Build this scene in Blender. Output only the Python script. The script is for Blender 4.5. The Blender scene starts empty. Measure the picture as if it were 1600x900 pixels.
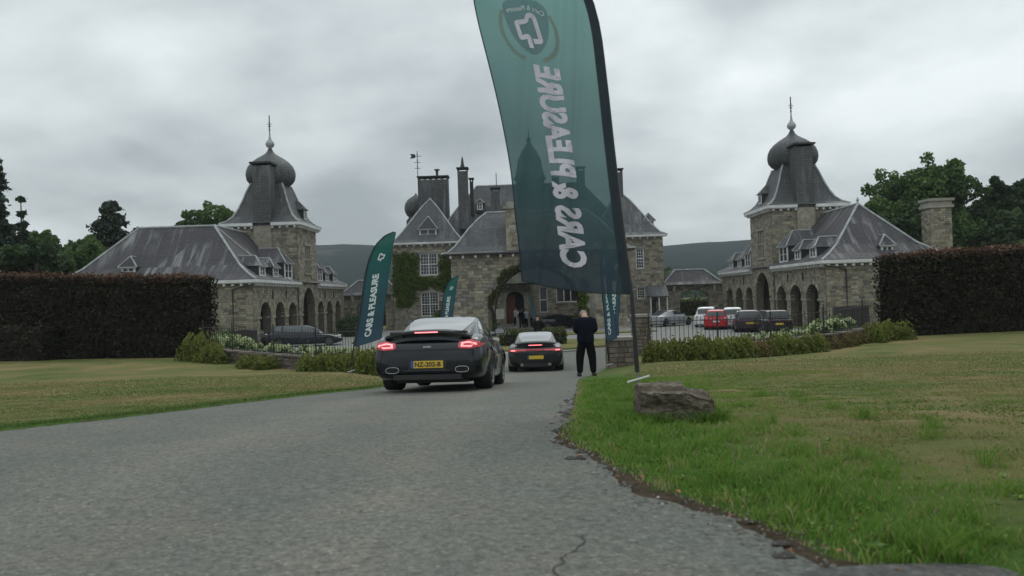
import bpy, bmesh, math, random
import numpy as np
from mathutils import Vector, Matrix, Euler, noise as mnoise
PI = math.pi
random.seed(7)
RNG = np.random.default_rng(11)
sc = bpy.context.scene
COL = sc.collection

# ------------------------------------------------------------------ camera
ZC = 0.9
FPX = 1244.4
rho = math.atan(.033)
_r = Vector((math.cos(rho), 0, -math.sin(rho))); _u = Vector((math.sin(rho), 0, math.cos(rho)))
_f = (Vector((0, 1, 0)) - _r * (15 / FPX) + _u * (14 / FPX)).normalized()
_r = (_r - _f * _r.dot(_f)).normalized(); _u = _r.cross(_f)
cam_d = bpy.data.cameras.new('camera'); cam = bpy.data.objects.new('camera', cam_d); COL.objects.link(cam)
cam_d.sensor_width = 36; cam_d.lens = FPX / 1600 * 36; cam_d.clip_start = .05; cam_d.clip_end = 6000
cam_d.dof.use_dof = True; cam_d.dof.focus_distance = 30; cam_d.dof.aperture_fstop = 3.5
cam.matrix_world = Matrix(((_r.x, _u.x, -_f.x, 0), (_r.y, _u.y, -_f.y, 0), (_r.z, _u.z, -_f.z, ZC), (0, 0, 0, 1)))
sc.camera = cam

def at(px, py, D):
    "metres of the point seen at photo pixel px, py at depth D"
    d = _f + _r * ((px - 800) / FPX) - _u * ((py - 450) / FPX)
    return d * (D / d.y) + Vector((0, 0, ZC))

# ------------------------------------------------------------------ sky, sun, exposure
SUN_EL, SUN_AZ = math.radians(52), math.radians(200)
world = bpy.data.worlds.new('World'); sc.world = world; world.use_nodes = True
wn = world.node_tree; wn.nodes.clear()
def N(nt, typ, **kw):
    n = nt.nodes.new(typ)
    for k, v in kw.items(): setattr(n, k, v)
    return n
def setup_world():
    nt = wn; L = nt.links.new
    out = N(nt, 'ShaderNodeOutputWorld')
    sky = N(nt, 'ShaderNodeTexSky', sky_type='NISHITA'); sky.sun_disc = False
    sky.sun_elevation = SUN_EL; sky.sun_rotation = SUN_AZ
    b1 = N(nt, 'ShaderNodeBackground'); b1.inputs[1].default_value = .1; L(sky.outputs[0], b1.inputs[0])
    tc = N(nt, 'ShaderNodeTexCoord'); sp = N(nt, 'ShaderNodeSeparateXYZ'); L(tc.outputs['Generated'], sp.inputs[0])
    zz = N(nt, 'ShaderNodeMath', operation='MAXIMUM'); L(sp.outputs[2], zz.inputs[0]); zz.inputs[1].default_value = 0
    za = N(nt, 'ShaderNodeMath', operation='ADD'); L(zz.outputs[0], za.inputs[0]); za.inputs[1].default_value = .30
    dx = N(nt, 'ShaderNodeMath', operation='DIVIDE'); L(sp.outputs[0], dx.inputs[0]); L(za.outputs[0], dx.inputs[1])
    dy = N(nt, 'ShaderNodeMath', operation='DIVIDE'); L(sp.outputs[1], dy.inputs[0]); L(za.outputs[0], dy.inputs[1])
    cb = N(nt, 'ShaderNodeCombineXYZ'); L(dx.outputs[0], cb.inputs[0]); L(dy.outputs[0], cb.inputs[1]); cb.inputs[2].default_value = 8.3
    n1 = N(nt, 'ShaderNodeTexNoise'); n1.inputs['Scale'].default_value = .95; n1.inputs['Detail'].default_value = 6; n1.inputs['Roughness'].default_value = .46
    n1.inputs['Distortion'].default_value = .35; L(cb.outputs[0], n1.inputs['Vector'])
    n2 = N(nt, 'ShaderNodeTexNoise'); n2.inputs['Scale'].default_value = 2.6; n2.inputs['Detail'].default_value = 5; L(cb.outputs[0], n2.inputs['Vector'])
    mx = N(nt, 'ShaderNodeMath', operation='MULTIPLY_ADD'); L(n2.outputs[0], mx.inputs[0]); mx.inputs[1].default_value = .35; 
    m0 = N(nt, 'ShaderNodeMath', operation='MULTIPLY'); L(n1.outputs[0], m0.inputs[0]); m0.inputs[1].default_value = .65; L(m0.outputs[0], mx.inputs[2])
    rp = N(nt, 'ShaderNodeValToRGB'); L(mx.outputs[0], rp.inputs[0])
    e = rp.color_ramp.elements
    e[0].position = .37; e[0].color = (.31, .35, .365, 1)
    e[1].position = .63; e[1].color = (.76, .81, .82, 1)
    k = e.new(.5); k.color = (.54, .585, .595, 1)
    # overcast sky: brighter towards the zenith
    g = N(nt, 'ShaderNodeMath', operation='MULTIPLY_ADD'); L(zz.outputs[0], g.inputs[0]); g.inputs[1].default_value = 1.15; g.inputs[2].default_value = 1.02
    b2 = N(nt, 'ShaderNodeBackground'); L(rp.outputs[0], b2.inputs[0]); L(g.outputs[0], b2.inputs[1])
    ms = N(nt, 'ShaderNodeMixShader'); ms.inputs[0].default_value = .93
    L(b1.outputs[0], ms.inputs[1]); L(b2.outputs[0], ms.inputs[2]); L(ms.outputs[0], out.inputs[0])
setup_world()
sun_d = bpy.data.lights.new('sun', 'SUN'); sun = bpy.data.objects.new('sun', sun_d); COL.objects.link(sun)
sun_d.energy = .6; sun_d.angle = math.radians(25); sun_d.color = (1, .97, .92)
sun.rotation_euler = Euler((PI / 2 - SUN_EL, 0, PI - SUN_AZ + PI))
sc.view_settings.view_transform = 'Standard'; sc.view_settings.look = 'None'; sc.view_settings.exposure = 0; sc.view_settings.gamma = 1
sc.render.engine = 'CYCLES'; sc.cycles.max_bounces = 6; sc.cycles.transparent_max_bounces = 12; sc.cycles.volume_bounces = 0

# ------------------------------------------------------------------ ground shape
HD = [-20, 0, 2.5, 5.5, 8, 10.4, 13, 16.5, 20.7, 26.5, 36, 48, 76, 100, 400]
HH = [.85, .85, .88, .97, 1.13, 1.3, 1.48, 1.76, 2.1, 2.46, 2.65, 2.75, 2.87, 2.9, 2.9]
def sm(t):
    t = np.clip(t, 0, 1); return t * t * (3 - 2 * t)
def G(x, y):
    h = np.interp(y, HD, HH); x = np.asarray(x, float)
    rc = np.where(x > 0, x - 1.8, -x - 3.2)
    ra = .22 * sm(rc / 2.5) * sm((y - 12) / 8) + .33 * sm((np.abs(x) - 6) / 8) * sm((y - 22) / 8)
    return ZC - h + ra * (1 - sm((y - 36) / 6))
def g1(x, y): return float(G(x, y))
# road edges (y, x-left, x-right)
RY = [-6, 2.4, 2.66, 2.96, 3.28, 3.74, 4.24, 4.86, 5.44, 6.52, 7.82, 8.74, 10.76, 14.86, 17.74, 21, 24.5, 30, 34, 38]
RL = [-9.5, -7.4, -7.3, -7.1, -6.9, -6.6, -6.3, -5.95, -5.7, -5.3, -4.7, -4.38, -3.98, -2.85, -2.75, -3.0, -3.6, -4.2, -4.6, -6]
RR = [3.6, 1.0, .91, .83, .72, .52, .43, .30, .19, .33, .45, .52, .69, .98, 1.22, 1.75, 2.5, 3.2, 4.2, 6]
def road_l(y): return np.interp(y, RY, RL)
def road_r(y): return np.interp(y, RY, RR)

# ------------------------------------------------------------------ helpers
ORG = {}
def tagp(o, label=None, cat=None, group=None, kind=None):
    if label: o['label'] = label
    if cat: o['category'] = cat
    if group: o['group'] = group
    if kind: o['kind'] = kind
    return o
def thing(name, label, cat, loc=(0, 0, 0), rot=(0, 0, 0), group=None, world=False):
    o = bpy.data.objects.new(name, None); COL.objects.link(o); o.empty_display_size = .2
    o.location = loc; o.rotation_euler = rot; ORG[o] = Vector(loc) if world else Vector((0, 0, 0))
    return tagp(o, label, cat, group)
def link_mesh(name, me, m, parent=None, kind=None):
    o = bpy.data.objects.new(name, me); COL.objects.link(o)
    if m is not None and len(me.materials) == 0: me.materials.append(m)
    if parent is not None: o.parent = parent; ORG[o] = ORG.get(parent, Vector((0, 0, 0)))
    else: ORG[o] = Vector((0, 0, 0))
    if kind: o['kind'] = kind
    return o
def np_mesh(name, V, F, tint=None, smooth=False):
    "V (n,3) array, F (m,k) array of equal sized faces"
    me = bpy.data.meshes.new(name); V = np.ascontiguousarray(V, np.float32); F = np.ascontiguousarray(F, np.int32)
    m, k = F.shape
    me.vertices.add(len(V)); me.vertices.foreach_set('co', V.ravel())
    me.loops.add(m * k); me.loops.foreach_set('vertex_index', F.ravel())
    me.polygons.add(m); me.polygons.foreach_set('loop_start', np.arange(0, m * k, k, dtype=np.int32))
    me.polygons.foreach_set('loop_total', np.full(m, k, np.int32))
    me.update(calc_edges=True)
    if tint is not None:
        a = me.attributes.new('tint', 'FLOAT', 'FACE'); a.data.foreach_set('value', np.asarray(tint, np.float32))
    if smooth: me.polygons.foreach_set('use_smooth', np.ones(m, bool))
    return me
def plane_uv(me):
    uv = me.uv_layers.new(name='uv')
    for p in me.polygons:
        n = p.normal; u = Vector((0, 0, 1)).cross(n)
        if u.length < .05: u = Vector((1, 0, 0))
        u.normalize(); v = n.cross(u)
        if abs(u.x) < abs(u.y): off = 0.37
        else: off = 0
        for li in p.loop_indices:
            c = me.vertices[me.loops[li].vertex_index].co
            uv.data[li].uv = (c.dot(u) + off, c.dot(v))

class MB:
    def __init__(s): s.v = []; s.f = []; s.t = []
    def add(s, vs, fs, t=0):
        b = len(s.v); s.v += [tuple(v) for v in vs]
        for f in fs: s.f.append([i + b for i in f]); s.t.append(t)
        return s
    def box(s, x0, x1, y0, y1, z0, z1, t=0):
        return s.add([(x, y, z) for x in (x0, x1) for y in (y0, y1) for z in (z0, z1)],
                     [(0, 1, 3, 2), (4, 6, 7, 5), (0, 4, 5, 1), (2, 3, 7, 6), (0, 2, 6, 4), (1, 5, 7, 3)], t)
    def pbox(s, P, u0, u1, n0, n1, z0, z1, t=0):
        return s.add([P(a, b, c) for a in (u0, u1) for b in (n0, n1) for c in (z0, z1)],
                     [(0, 1, 3, 2), (4, 6, 7, 5), (0, 4, 5, 1), (2, 3, 7, 6), (0, 2, 6, 4), (1, 5, 7, 3)], t)
    def tube(s, pts, rad, n=8, cap=True, t=0):
        pts = [Vector(p) for p in pts]; k = len(pts)
        if not hasattr(rad, '__len__'): rad = [rad] * k
        b = len(s.v); ref = None
        for i, p in enumerate(pts):
            d = (pts[min(i + 1, k - 1)] - pts[max(i - 1, 0)]).normalized()
            if ref is None: ref = Vector((0, 0, 1)) if abs(d.z) < .9 else Vector((1, 0, 0))
            a = d.cross(ref).normalized(); c = d.cross(a).normalized()
            for j in range(n):
                th = 2 * PI * j / n
                s.v.append(tuple(p + (a * math.cos(th) + c * math.sin(th)) * rad[i]))
        for i in range(k - 1):
            for j in range(n):
                s.f.append([b + i * n + j, b + i * n + (j + 1) % n, b + (i + 1) * n + (j + 1) % n, b + (i + 1) * n + j]); s.t.append(t)
        if cap:
            s.f.append([b + j for j in range(n)][::-1]); s.t.append(t); s.f.append([b + (k - 1) * n + j for j in range(n)]); s.t.append(t)
        return s
    def lathe(s, prof, c=(0, 0, 0), n=24, t=0, axis='z'):
        b = len(s.v); k = len(prof)
        for r, z in prof:
            for j in range(n):
                th = 2 * PI * j / n; a, d = r * math.cos(th), r * math.sin(th)
                p = (a, d, z) if axis == 'z' else (z, a, d)
                s.v.append((c[0] + p[0], c[1] + p[1], c[2] + p[2]))
        for i in range(k - 1):
            for j in range(n):
                q = [b + i * n + j, b + i * n + (j + 1) % n, b + (i + 1) * n + (j + 1) % n, b + (i + 1) * n + j]
                s.f.append(q); s.t.append(t)
        return s
    def prism(s, poly, f, t=0):
        "poly: 2-d outline, f(x, y, side) gives the 3-d points for side 0 and 1"
        k = len(poly); b = len(s.v)
        for sd in (0, 1):
            for p in poly: s.v.append(tuple(f(p[0], p[1], sd)))
        s.f.append([b + i for i in range(k)][::-1]); s.f.append([b + k + i for i in range(k)]); s.t += [t, t]
        for i in range(k):
            j = (i + 1) % k; s.f.append([b + i, b + j, b + k + j, b + k + i]); s.t.append(t)
        return s
    def mesh(s, name, org=(0, 0, 0), smooth=False, uv=False, fix=True):
        me = bpy.data.meshes.new(name)
        me.from_pydata([(x - org[0], y - org[1], z - org[2]) for x, y, z in s.v], [], s.f)
        a = me.attributes.new('tint', 'FLOAT', 'FACE'); a.data.foreach_set('value', np.array(s.t, np.float32))
        if fix and not uv or fix:
            bm = bmesh.new(); bm.from_mesh(me); bmesh.ops.recalc_face_normals(bm, faces=bm.faces); bm.to_mesh(me); bm.free()
        if smooth: me.polygons.foreach_set('use_smooth', np.ones(len(me.polygons), bool))
        if uv: plane_uv(me)
        me.update(); return me
    def build(s, name, m, parent=None, smooth=False, uv=False, kind=None, fix=True):
        org = ORG.get(parent, Vector((0, 0, 0))) if parent is not None else Vector((0, 0, 0))
        return link_mesh(name, s.mesh(name, org, smooth, uv, fix), m, parent, kind)

def frame(o, u, n):
    o = Vector(o); u = Vector(u).normalized(); n = Vector(n).normalized()
    return lambda a, b, c: o + u * a + n * b + Vector((0, 0, c))
def rnd(a, b): return random.uniform(a, b)

# ------------------------------------------------------------------ materials
MATS = {}
def newmat(name):
    m = bpy.data.materials.new(name); m.use_nodes = True; nt = m.node_tree; nt.nodes.clear()
    o = N(nt, 'ShaderNodeOutputMaterial'); b = N(nt, 'ShaderNodeBsdfPrincipled'); nt.links.new(b.outputs[0], o.inputs[0])
    MATS[name] = m; return m, nt, b, o
def ramp(nt, cols, src):
    r = N(nt, 'ShaderNodeValToRGB'); e = r.color_ramp.elements
    while len(e) < len(cols): e.new(.5)
    for i, (p, c) in enumerate(cols): e[i].position = p; e[i].color = (*c, 1)
    nt.links.new(src, r.inputs[0]); return r.outputs[0]
def noise(nt, vec, scale, detail=4, rough=.55, dist=0):
    n = N(nt, 'ShaderNodeTexNoise'); n.inputs['Scale'].default_value = scale; n.inputs['Detail'].default_value = detail
    n.inputs['Roughness'].default_value = rough; n.inputs['Distortion'].default_value = dist
    if vec is not None: nt.links.new(vec, n.inputs['Vector'])
    return n.outputs[0]
def mixc(nt, fac, a, b, mode='MIX'):
    m = N(nt, 'ShaderNodeMix', data_type='RGBA', blend_type=mode)
    for s, v in ((m.inputs[0], fac), (m.inputs[6], a), (m.inputs[7], b)):
        if hasattr(v, 'links') or hasattr(v, 'is_linked'): nt.links.new(v, s)
        elif isinstance(v, (int, float)): s.default_value = v
        else: s.default_value = (*v, 1)
    return m.outputs[2]
def bump(nt, b, h, strength, dist=.02):
    k = N(nt, 'ShaderNodeBump'); k.inputs['Strength'].default_value = strength; k.inputs['Distance'].default_value = dist
    nt.links.new(h, k.inputs['Height']); nt.links.new(k.outputs[0], b.inputs['Normal'])
def math2(nt, op, a, b=None):
    m = N(nt, 'ShaderNodeMath', operation=op)
    for i, v in enumerate((a, b)):
        if v is None: continue
        if hasattr(v, 'is_linked'): nt.links.new(v, m.inputs[i])
        else: m.inputs[i].default_value = v
    return m.outputs[0]
def pos(nt): return N(nt, 'ShaderNodeNewGeometry').outputs['Position']
def obc(nt): return N(nt, 'ShaderNodeTexCoord').outputs['Object']
def simple(name, c1, c2=None, scale=3, rough=.7, metal=0, bmp=0, bs=30, coat=0, spec=.5, detail=4, local=True, emit=None):
    m, nt, b, o = newmat(name)
    b.inputs['Roughness'].default_value = rough; b.inputs['Metallic'].default_value = metal
    b.inputs['Coat Weight'].default_value = coat; b.inputs['Specular IOR Level'].default_value = spec
    v = obc(nt) if local else pos(nt)
    if c2 is None: c2 = tuple(c * .85 for c in c1)
    nt.links.new(ramp(nt, [(.35, c1), (.65, c2)], noise(nt, v, scale, detail)), b.inputs['Base Color'])
    if bmp: bump(nt, b, noise(nt, v, bs, 5), bmp, .01)
    if emit:
        b.inputs['Emission Color'].default_value = (*emit[:3], 1); b.inputs['Emission Strength'].default_value = emit[3]
    return m
def tinted(name, cols, scale=8, rough=.85, bmp=.3, bs=25, amt=.35, obj_random=False):
    "colour picked per stone / per leaf from a ramp, plus grain"
    m, nt, b, o = newmat(name); b.inputs['Roughness'].default_value = rough
    if obj_random: src = N(nt, 'ShaderNodeObjectInfo').outputs['Random']
    else: src = N(nt, 'ShaderNodeAttribute', attribute_name='tint').outputs['Fac']
    c = ramp(nt, cols, src)
    n = noise(nt, pos(nt), scale, 6, .6)
    g = ramp(nt, [(.3, (1 - amt,) * 3), (.7, (1 + amt * .6,) * 3)], n)
    nt.links.new(mixc(nt, 1.0, c, g, 'MULTIPLY'), b.inputs['Base Color'])
    if bmp: bump(nt, b, noise(nt, pos(nt), bs, 6, .65), bmp, .02)
    return m
STONE_COLS = [(0, (.13, .12, .098)), (.25, (.225, .205, .155)), (.5, (.31, .285, .215)), (.7, (.20, .195, .178)), (.85, (.37, .34, .255)), (1, (.26, .225, .155))]
M_stone = tinted('rubble_stone', STONE_COLS, 2.5, .9, .5, 22)
M_stone_near = tinted('garden_wall_stone', [(0, (.10, .085, .07)), (.4, (.17, .15, .12)), (.75, (.13, .095, .075)), (1, (.21, .195, .165))], 6, .92, .6, 30, .4, True)
M_stone_piece = tinted('pavilion_stone', STONE_COLS, 4, .9, .5, 22, .35, True)
M_mortar = simple('lime_mortar', (.15, .137, .108), (.10, .092, .075), 3, .95, bmp=.4, bs=12, local=False)
M_dressed = simple('dressed_limestone', (.30, .29, .25), (.20, .195, .165), 1.5, .85, bmp=.2, bs=18, local=False)
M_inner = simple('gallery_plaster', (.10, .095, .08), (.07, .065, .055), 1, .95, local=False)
M_white = simple('white_paint', (.66, .67, .66), (.5, .51, .5), 1.2, .5, local=False)
M_lead = simple('lead_flashing', (.36, .38, .38), (.22, .235, .24), 2.5, .6, local=False)
M_dark_iron = simple('black_iron', (.015, .015, .016), (.02, .02, .02), 5, .5)
M_cap = simple('dark_cap_slab', (.03, .032, .033), (.045, .045, .045), 3, .8)
def slate_mat(name, base, streak_amt, dark=1.0):
    m, nt, b, o = newmat(name); b.inputs['Roughness'].default_value = .62; b.inputs['Specular IOR Level'].default_value = .35
    uv = N(nt, 'ShaderNodeUVMap').outputs[0]
    br = N(nt, 'ShaderNodeTexBrick'); nt.links.new(uv, br.inputs[0]); br.inputs['Scale'].default_value = 1
    br.inputs['Brick Width'].default_value = .3; br.inputs['Row Height'].default_value = .2; br.inputs['Mortar Size'].default_value = .016; br.inputs['Bias'].default_value = 0
    br.inputs['Color1'].default_value = (.78, .78, .78, 1); br.inputs['Color2'].default_value = (1.12, 1.1, 1.08, 1); br.inputs['Mortar'].default_value = (.42, .42, .43, 1)
    c = ramp(nt, [(.3, tuple(x * .8 for x in base)), (.55, base), (.75, (base[0] * 1.12, base[1] * 1.02, base[2] * .98))], noise(nt, pos(nt), .45, 6, .6))
    c = mixc(nt, 1.0, c, br.outputs[0], 'MULTIPLY')
    mp = N(nt, 'ShaderNodeMapping'); nt.links.new(uv, mp.inputs[0]); mp.inputs['Scale'].default_value = (1.7, .16, 1)
    s = noise(nt, mp.outputs[0], 1.0, 7, .68, .5)
    s2 = ramp(nt, [(.49, (0, 0, 0)), (.68, (1, 1, 1))], s)
    big = ramp(nt, [(.38, (0, 0, 0)), (.58, (1, 1, 1))], noise(nt, pos(nt), .22, 3))
    fac = math2(nt, 'MULTIPLY', math2(nt, 'MULTIPLY', s2, big), streak_amt)
    c = mixc(nt, fac, c, (.33, .345, .34))
    spots = ramp(nt, [(.62, (0, 0, 0)), (.72, (1, 1, 1))], noise(nt, pos(nt), 2.2, 8, .75))
    c = mixc(nt, math2(nt, 'MULTIPLY', spots, .28), c, (.045, .05, .045))
    nt.links.new(c, b.inputs['Base Color'])
    bump(nt, b, br.outputs['Fac'], -.5, .02)
    return m
M_slate = slate_mat('weathered_slate', (.052, .049, .056), .65)
M_slate2 = slate_mat('grey_slate', (.082, .088, .092), .45)
M_slate3 = slate_mat('dark_dome_slate', (.075, .083, .088), .3)
M_wood_brown = simple('oak_door', (.17, .065, .03), (.10, .04, .02), 4, .6, local=False)
M_wood_dark = simple('dark_timber', (.03, .028, .026), (.05, .045, .04), 4, .85, local=False)
M_dark = simple('dark_interior', (.012, .012, .012), (.016, .015, .014), 2, .9)
def glass_mat(name, col=(.02, .024, .027), rough=.08):
    m, nt, b, o = newmat(name); b.inputs['Roughness'].default_value = rough; b.inputs['Specular IOR Level'].default_value = .6
    nt.links.new(ramp(nt, [(.4, col), (.6, tuple(c * 1.6 for c in col))], noise(nt, obc(nt), 1.5)), b.inputs['Base Color']); return m
M_pane = glass_mat('window_glass', (.018, .02, .022), .18)
def leaf_mat(name, cols, transl=.25):
    m, nt, b, o = newmat(name); b.inputs['Roughness'].default_value = .65; b.inputs['Specular IOR Level'].default_value = .25
    c = ramp(nt, cols, N(nt, 'ShaderNodeAttribute', attribute_name='tint').outputs['Fac']); nt.links.new(c, b.inputs['Base Color'])
    t = N(nt, 'ShaderNodeBsdfTranslucent'); nt.links.new(c, t.inputs[0]); ms = N(nt, 'ShaderNodeMixShader'); ms.inputs[0].default_value = transl
    nt.links.new(b.outputs[0], ms.inputs[1]); nt.links.new(t.outputs[0], ms.inputs[2]); nt.links.new(ms.outputs[0], o.inputs[0]); return m
M_leaf_oak = leaf_mat('oak_leaf', [(0, (.03, .06, .018)), (.5, (.07, .125, .032)), (1, (.125, .20, .055))])
M_leaf_dark = leaf_mat('dark_leaf', [(0, (.022, .042, .018)), (.5, (.045, .08, .03)), (1, (.08, .13, .045))])
M_leaf_light = leaf_mat('light_leaf', [(0, (.05, .085, .025)), (.5, (.085, .13, .04)), (1, (.13, .175, .06))])
M_needle = leaf_mat('needle', [(0, (.016, .03, .02)), (.6, (.032, .055, .032)), (1, (.05, .08, .04))], .1)
M_hedge = leaf_mat('beech_hedge_leaf', [(0, (.010, .010, .006)), (.3, (.024, .023, .012)), (.5, (.034, .030, .016)), (.66, (.05, .032, .019)), (.85, (.10, .052, .032)), (1, (.15, .08, .05))], .15)
M_hedge_core = simple('hedge_inside', (.012, .012, .008), (.02, .018, .012), 6, .95, local=False)
M_bark = simple('bark', (.055, .045, .035), (.09, .075, .06), 6, .95, bmp=.6, bs=8, local=False)
M_ivy = leaf_mat('ivy_leaf', [(0, (.05, .08, .014)), (.5, (.095, .145, .024)), (.85, (.15, .20, .035)), (1, (.19, .19, .05))])
M_rose = leaf_mat('climber_leaf', [(0, (.04, .05, .02)), (.5, (.07, .09, .03)), (.8, (.11, .08, .04)), (1, (.16, .07, .04))])
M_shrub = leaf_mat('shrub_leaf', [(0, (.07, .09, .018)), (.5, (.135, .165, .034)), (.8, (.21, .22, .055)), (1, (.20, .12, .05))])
M_shrub_brown = leaf_mat('russet_shrub_leaf', [(0, (.07, .07, .025)), (.4, (.13, .12, .04)), (.7, (.17, .11, .05)), (1, (.15, .07, .04))])
M_hyd_leaf = leaf_mat('hydrangea_leaf', [(0, (.04, .075, .02)), (.5, (.075, .12, .03)), (1, (.12, .17, .05))])
M_hyd_flower = leaf_mat('hydrangea_flower', [(0, (.32, .42, .16)), (.5, (.48, .55, .30)), (1, (.66, .68, .50))], .2)
M_grass = leaf_mat('grass_blade', [(0, (.06, .13, .02)), (.4, (.12, .235, .035)), (.62, (.18, .28, .05)), (.82, (.25, .27, .09)), (1, (.34, .28, .16))], .4)
M_lawn_blade = leaf_mat('mown_grass_blade', [(0, (.085, .14, .032)), (.3, (.13, .175, .048)), (.55, (.19, .19, .068)), (.78, (.26, .21, .10)), (1, (.33, .26, .15))], .35)

# lawn
def lawn_mat():
    m, nt, b, o = newmat('lawn'); b.inputs['Roughness'].default_value = .95; b.inputs['Specular IOR Level'].default_value = .1
    p = pos(nt)
    mp = N(nt, 'ShaderNodeMapping'); nt.links.new(p, mp.inputs[0]); mp.inputs['Scale'].default_value = (.42, .55, .5)
    big = noise(nt, mp.outputs[0], 1.0, 6, .6, .6)
    fine = noise(nt, p, 9, 5, .7)
    f = math2(nt, 'ADD', math2(nt, 'MULTIPLY', big, .75), math2(nt, 'MULTIPLY', fine, .25))
    dry = ramp(nt, [(.36, (.065, .095, .026)), (.46, (.115, .125, .042)), (.56, (.165, .14, .06)), (.68, (.235, .18, .095))], f)
    green = ramp(nt, [(.35, (.04, .08, .015)), (.65, (.08, .14, .03))], fine)
    g = N(nt, 'ShaderNodeAttribute', attribute_name='green').outputs['Fac']
    gn = math2(nt, 'ADD', g, math2(nt, 'MULTIPLY', math2(nt, 'SUBTRACT', big, .5), 1.3))
    gf = ramp(nt, [(.25, (0, 0, 0)), (.75, (1, 1, 1))], gn)
    c = mixc(nt, gf, dry, green)
    sp = N(nt, 'ShaderNodeAttribute', attribute_name='soil').outputs['Fac']
    soil = ramp(nt, [(.3, (.035, .027, .019)), (.7, (.10, .075, .05))], noise(nt, p, 22, 6, .7))
    sf = ramp(nt, [(.45, (0, 0, 0)), (.6, (1, 1, 1))], math2(nt, 'ADD', sp, math2(nt, 'MULTIPLY', math2(nt, 'SUBTRACT', noise(nt, p, 5, 4), .5), .8)))
    c = mixc(nt, sf, c, soil)
    nt.links.new(c, b.inputs['Base Color']); bump(nt, b, noise(nt, p, 40, 6, .75), .7, .03); return m
M_lawn = lawn_mat()
def asphalt_mat(name, c0, rough_patch=False):
    m, nt, b, o = newmat(name); b.inputs['Roughness'].default_value = .88; b.inputs['Specular IOR Level'].default_value = .25
    p = pos(nt)
    v = N(nt, 'ShaderNodeTexVoronoi'); v.inputs['Scale'].default_value = 85; nt.links.new(p, v.inputs['Vector'])
    st = N(nt, 'ShaderNodeSeparateColor'); nt.links.new(v.outputs['Color'], st.inputs[0])
    grain = ramp(nt, [(.0, tuple(c * .74 for c in c0)), (.45, c0), (.9, tuple(c * 1.1 for c in c0)), (1, tuple(min(1, c * 1.6) for c in c0))], st.outputs[0])
    big = ramp(nt, [(.32, (.86, .92, .90)), (.5, (1.0, 1.0, .97)), (.68, (1.14, 1.07, 1.0))], noise(nt, p, 1.1, 6, .62, .4))
    mid = ramp(nt, [(.36, (.70, .72, .71)), (.5, (1, 1, 1)), (.64, (1.2, 1.19, 1.17))], noise(nt, p, 24, 5, .65))
    c = mixc(nt, 1.0, mixc(nt, 1.0, grain, big, 'MULTIPLY'), mid, 'MULTIPLY')
    # fine crazing where the surface is old
    w = N(nt, 'ShaderNodeVectorMath', operation='ADD'); nt.links.new(p, w.inputs[0])
    wn_ = N(nt, 'ShaderNodeTexNoise'); wn_.inputs['Scale'].default_value = 2.5; wn_.inputs['Detail'].default_value = 5; nt.links.new(p, wn_.inputs['Vector'])
    nt.links.new(wn_.outputs['Color'], w.inputs[1])
    vc = N(nt, 'ShaderNodeTexVoronoi', feature='DISTANCE_TO_EDGE'); vc.inputs['Scale'].default_value = .75; nt.links.new(w.outputs[0], vc.inputs['Vector'])
    line = ramp(nt, [(.0, (1, 1, 1)), (.012, (0, 0, 0))], vc.outputs[0])
    msk = ramp(nt, [(.55, (0, 0, 0)), (.62, (1, 1, 1))], noise(nt, p, .45, 3))
    ck = math2(nt, 'MULTIPLY', math2(nt, 'MULTIPLY', line, msk), .55)
    c = mixc(nt, ck, c, tuple(x * .3 for x in c0))
    sx_ = N(nt, 'ShaderNodeSeparateXYZ'); nt.links.new(p, sx_.inputs[0])
    tr = math2(nt, 'ABSOLUTE', math2(nt, 'SUBTRACT', math2(nt, 'ABSOLUTE', math2(nt, 'ADD', math2(nt, 'ADD', sx_.outputs[0], 1.25), math2(nt, 'MULTIPLY', noise(nt, p, .25, 2), .4))), .78))
    c = mixc(nt, 1.0, c, ramp(nt, [(.0, (1.13, 1.11, 1.08)), (.38, (1, 1, 1)), (.8, (.93, .94, .94))], tr), 'MULTIPLY')
    tar = ramp(nt, [(.66, (0, 0, 0)), (.70, (1, 1, 1))], noise(nt, p, 14, 5, .8))
    c = mixc(nt, math2(nt, 'MULTIPLY', tar, .35), c, tuple(x * .45 for x in c0))
    nt.links.new(c, b.inputs['Base Color'])
    h = math2(nt, 'ADD', math2(nt, 'MULTIPLY', v.outputs['Distance'], 1.0), noise(nt, p, 30, 6, .8))
    bump(nt, b, h, .55, .008); return m
M_asph = asphalt_mat('old_asphalt', (.132, .134, .122))
M_court = asphalt_mat('courtyard_gravel', (.21, .21, .205))
M_broken = asphalt_mat('broken_tarmac', (.085, .085, .083))

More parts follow.
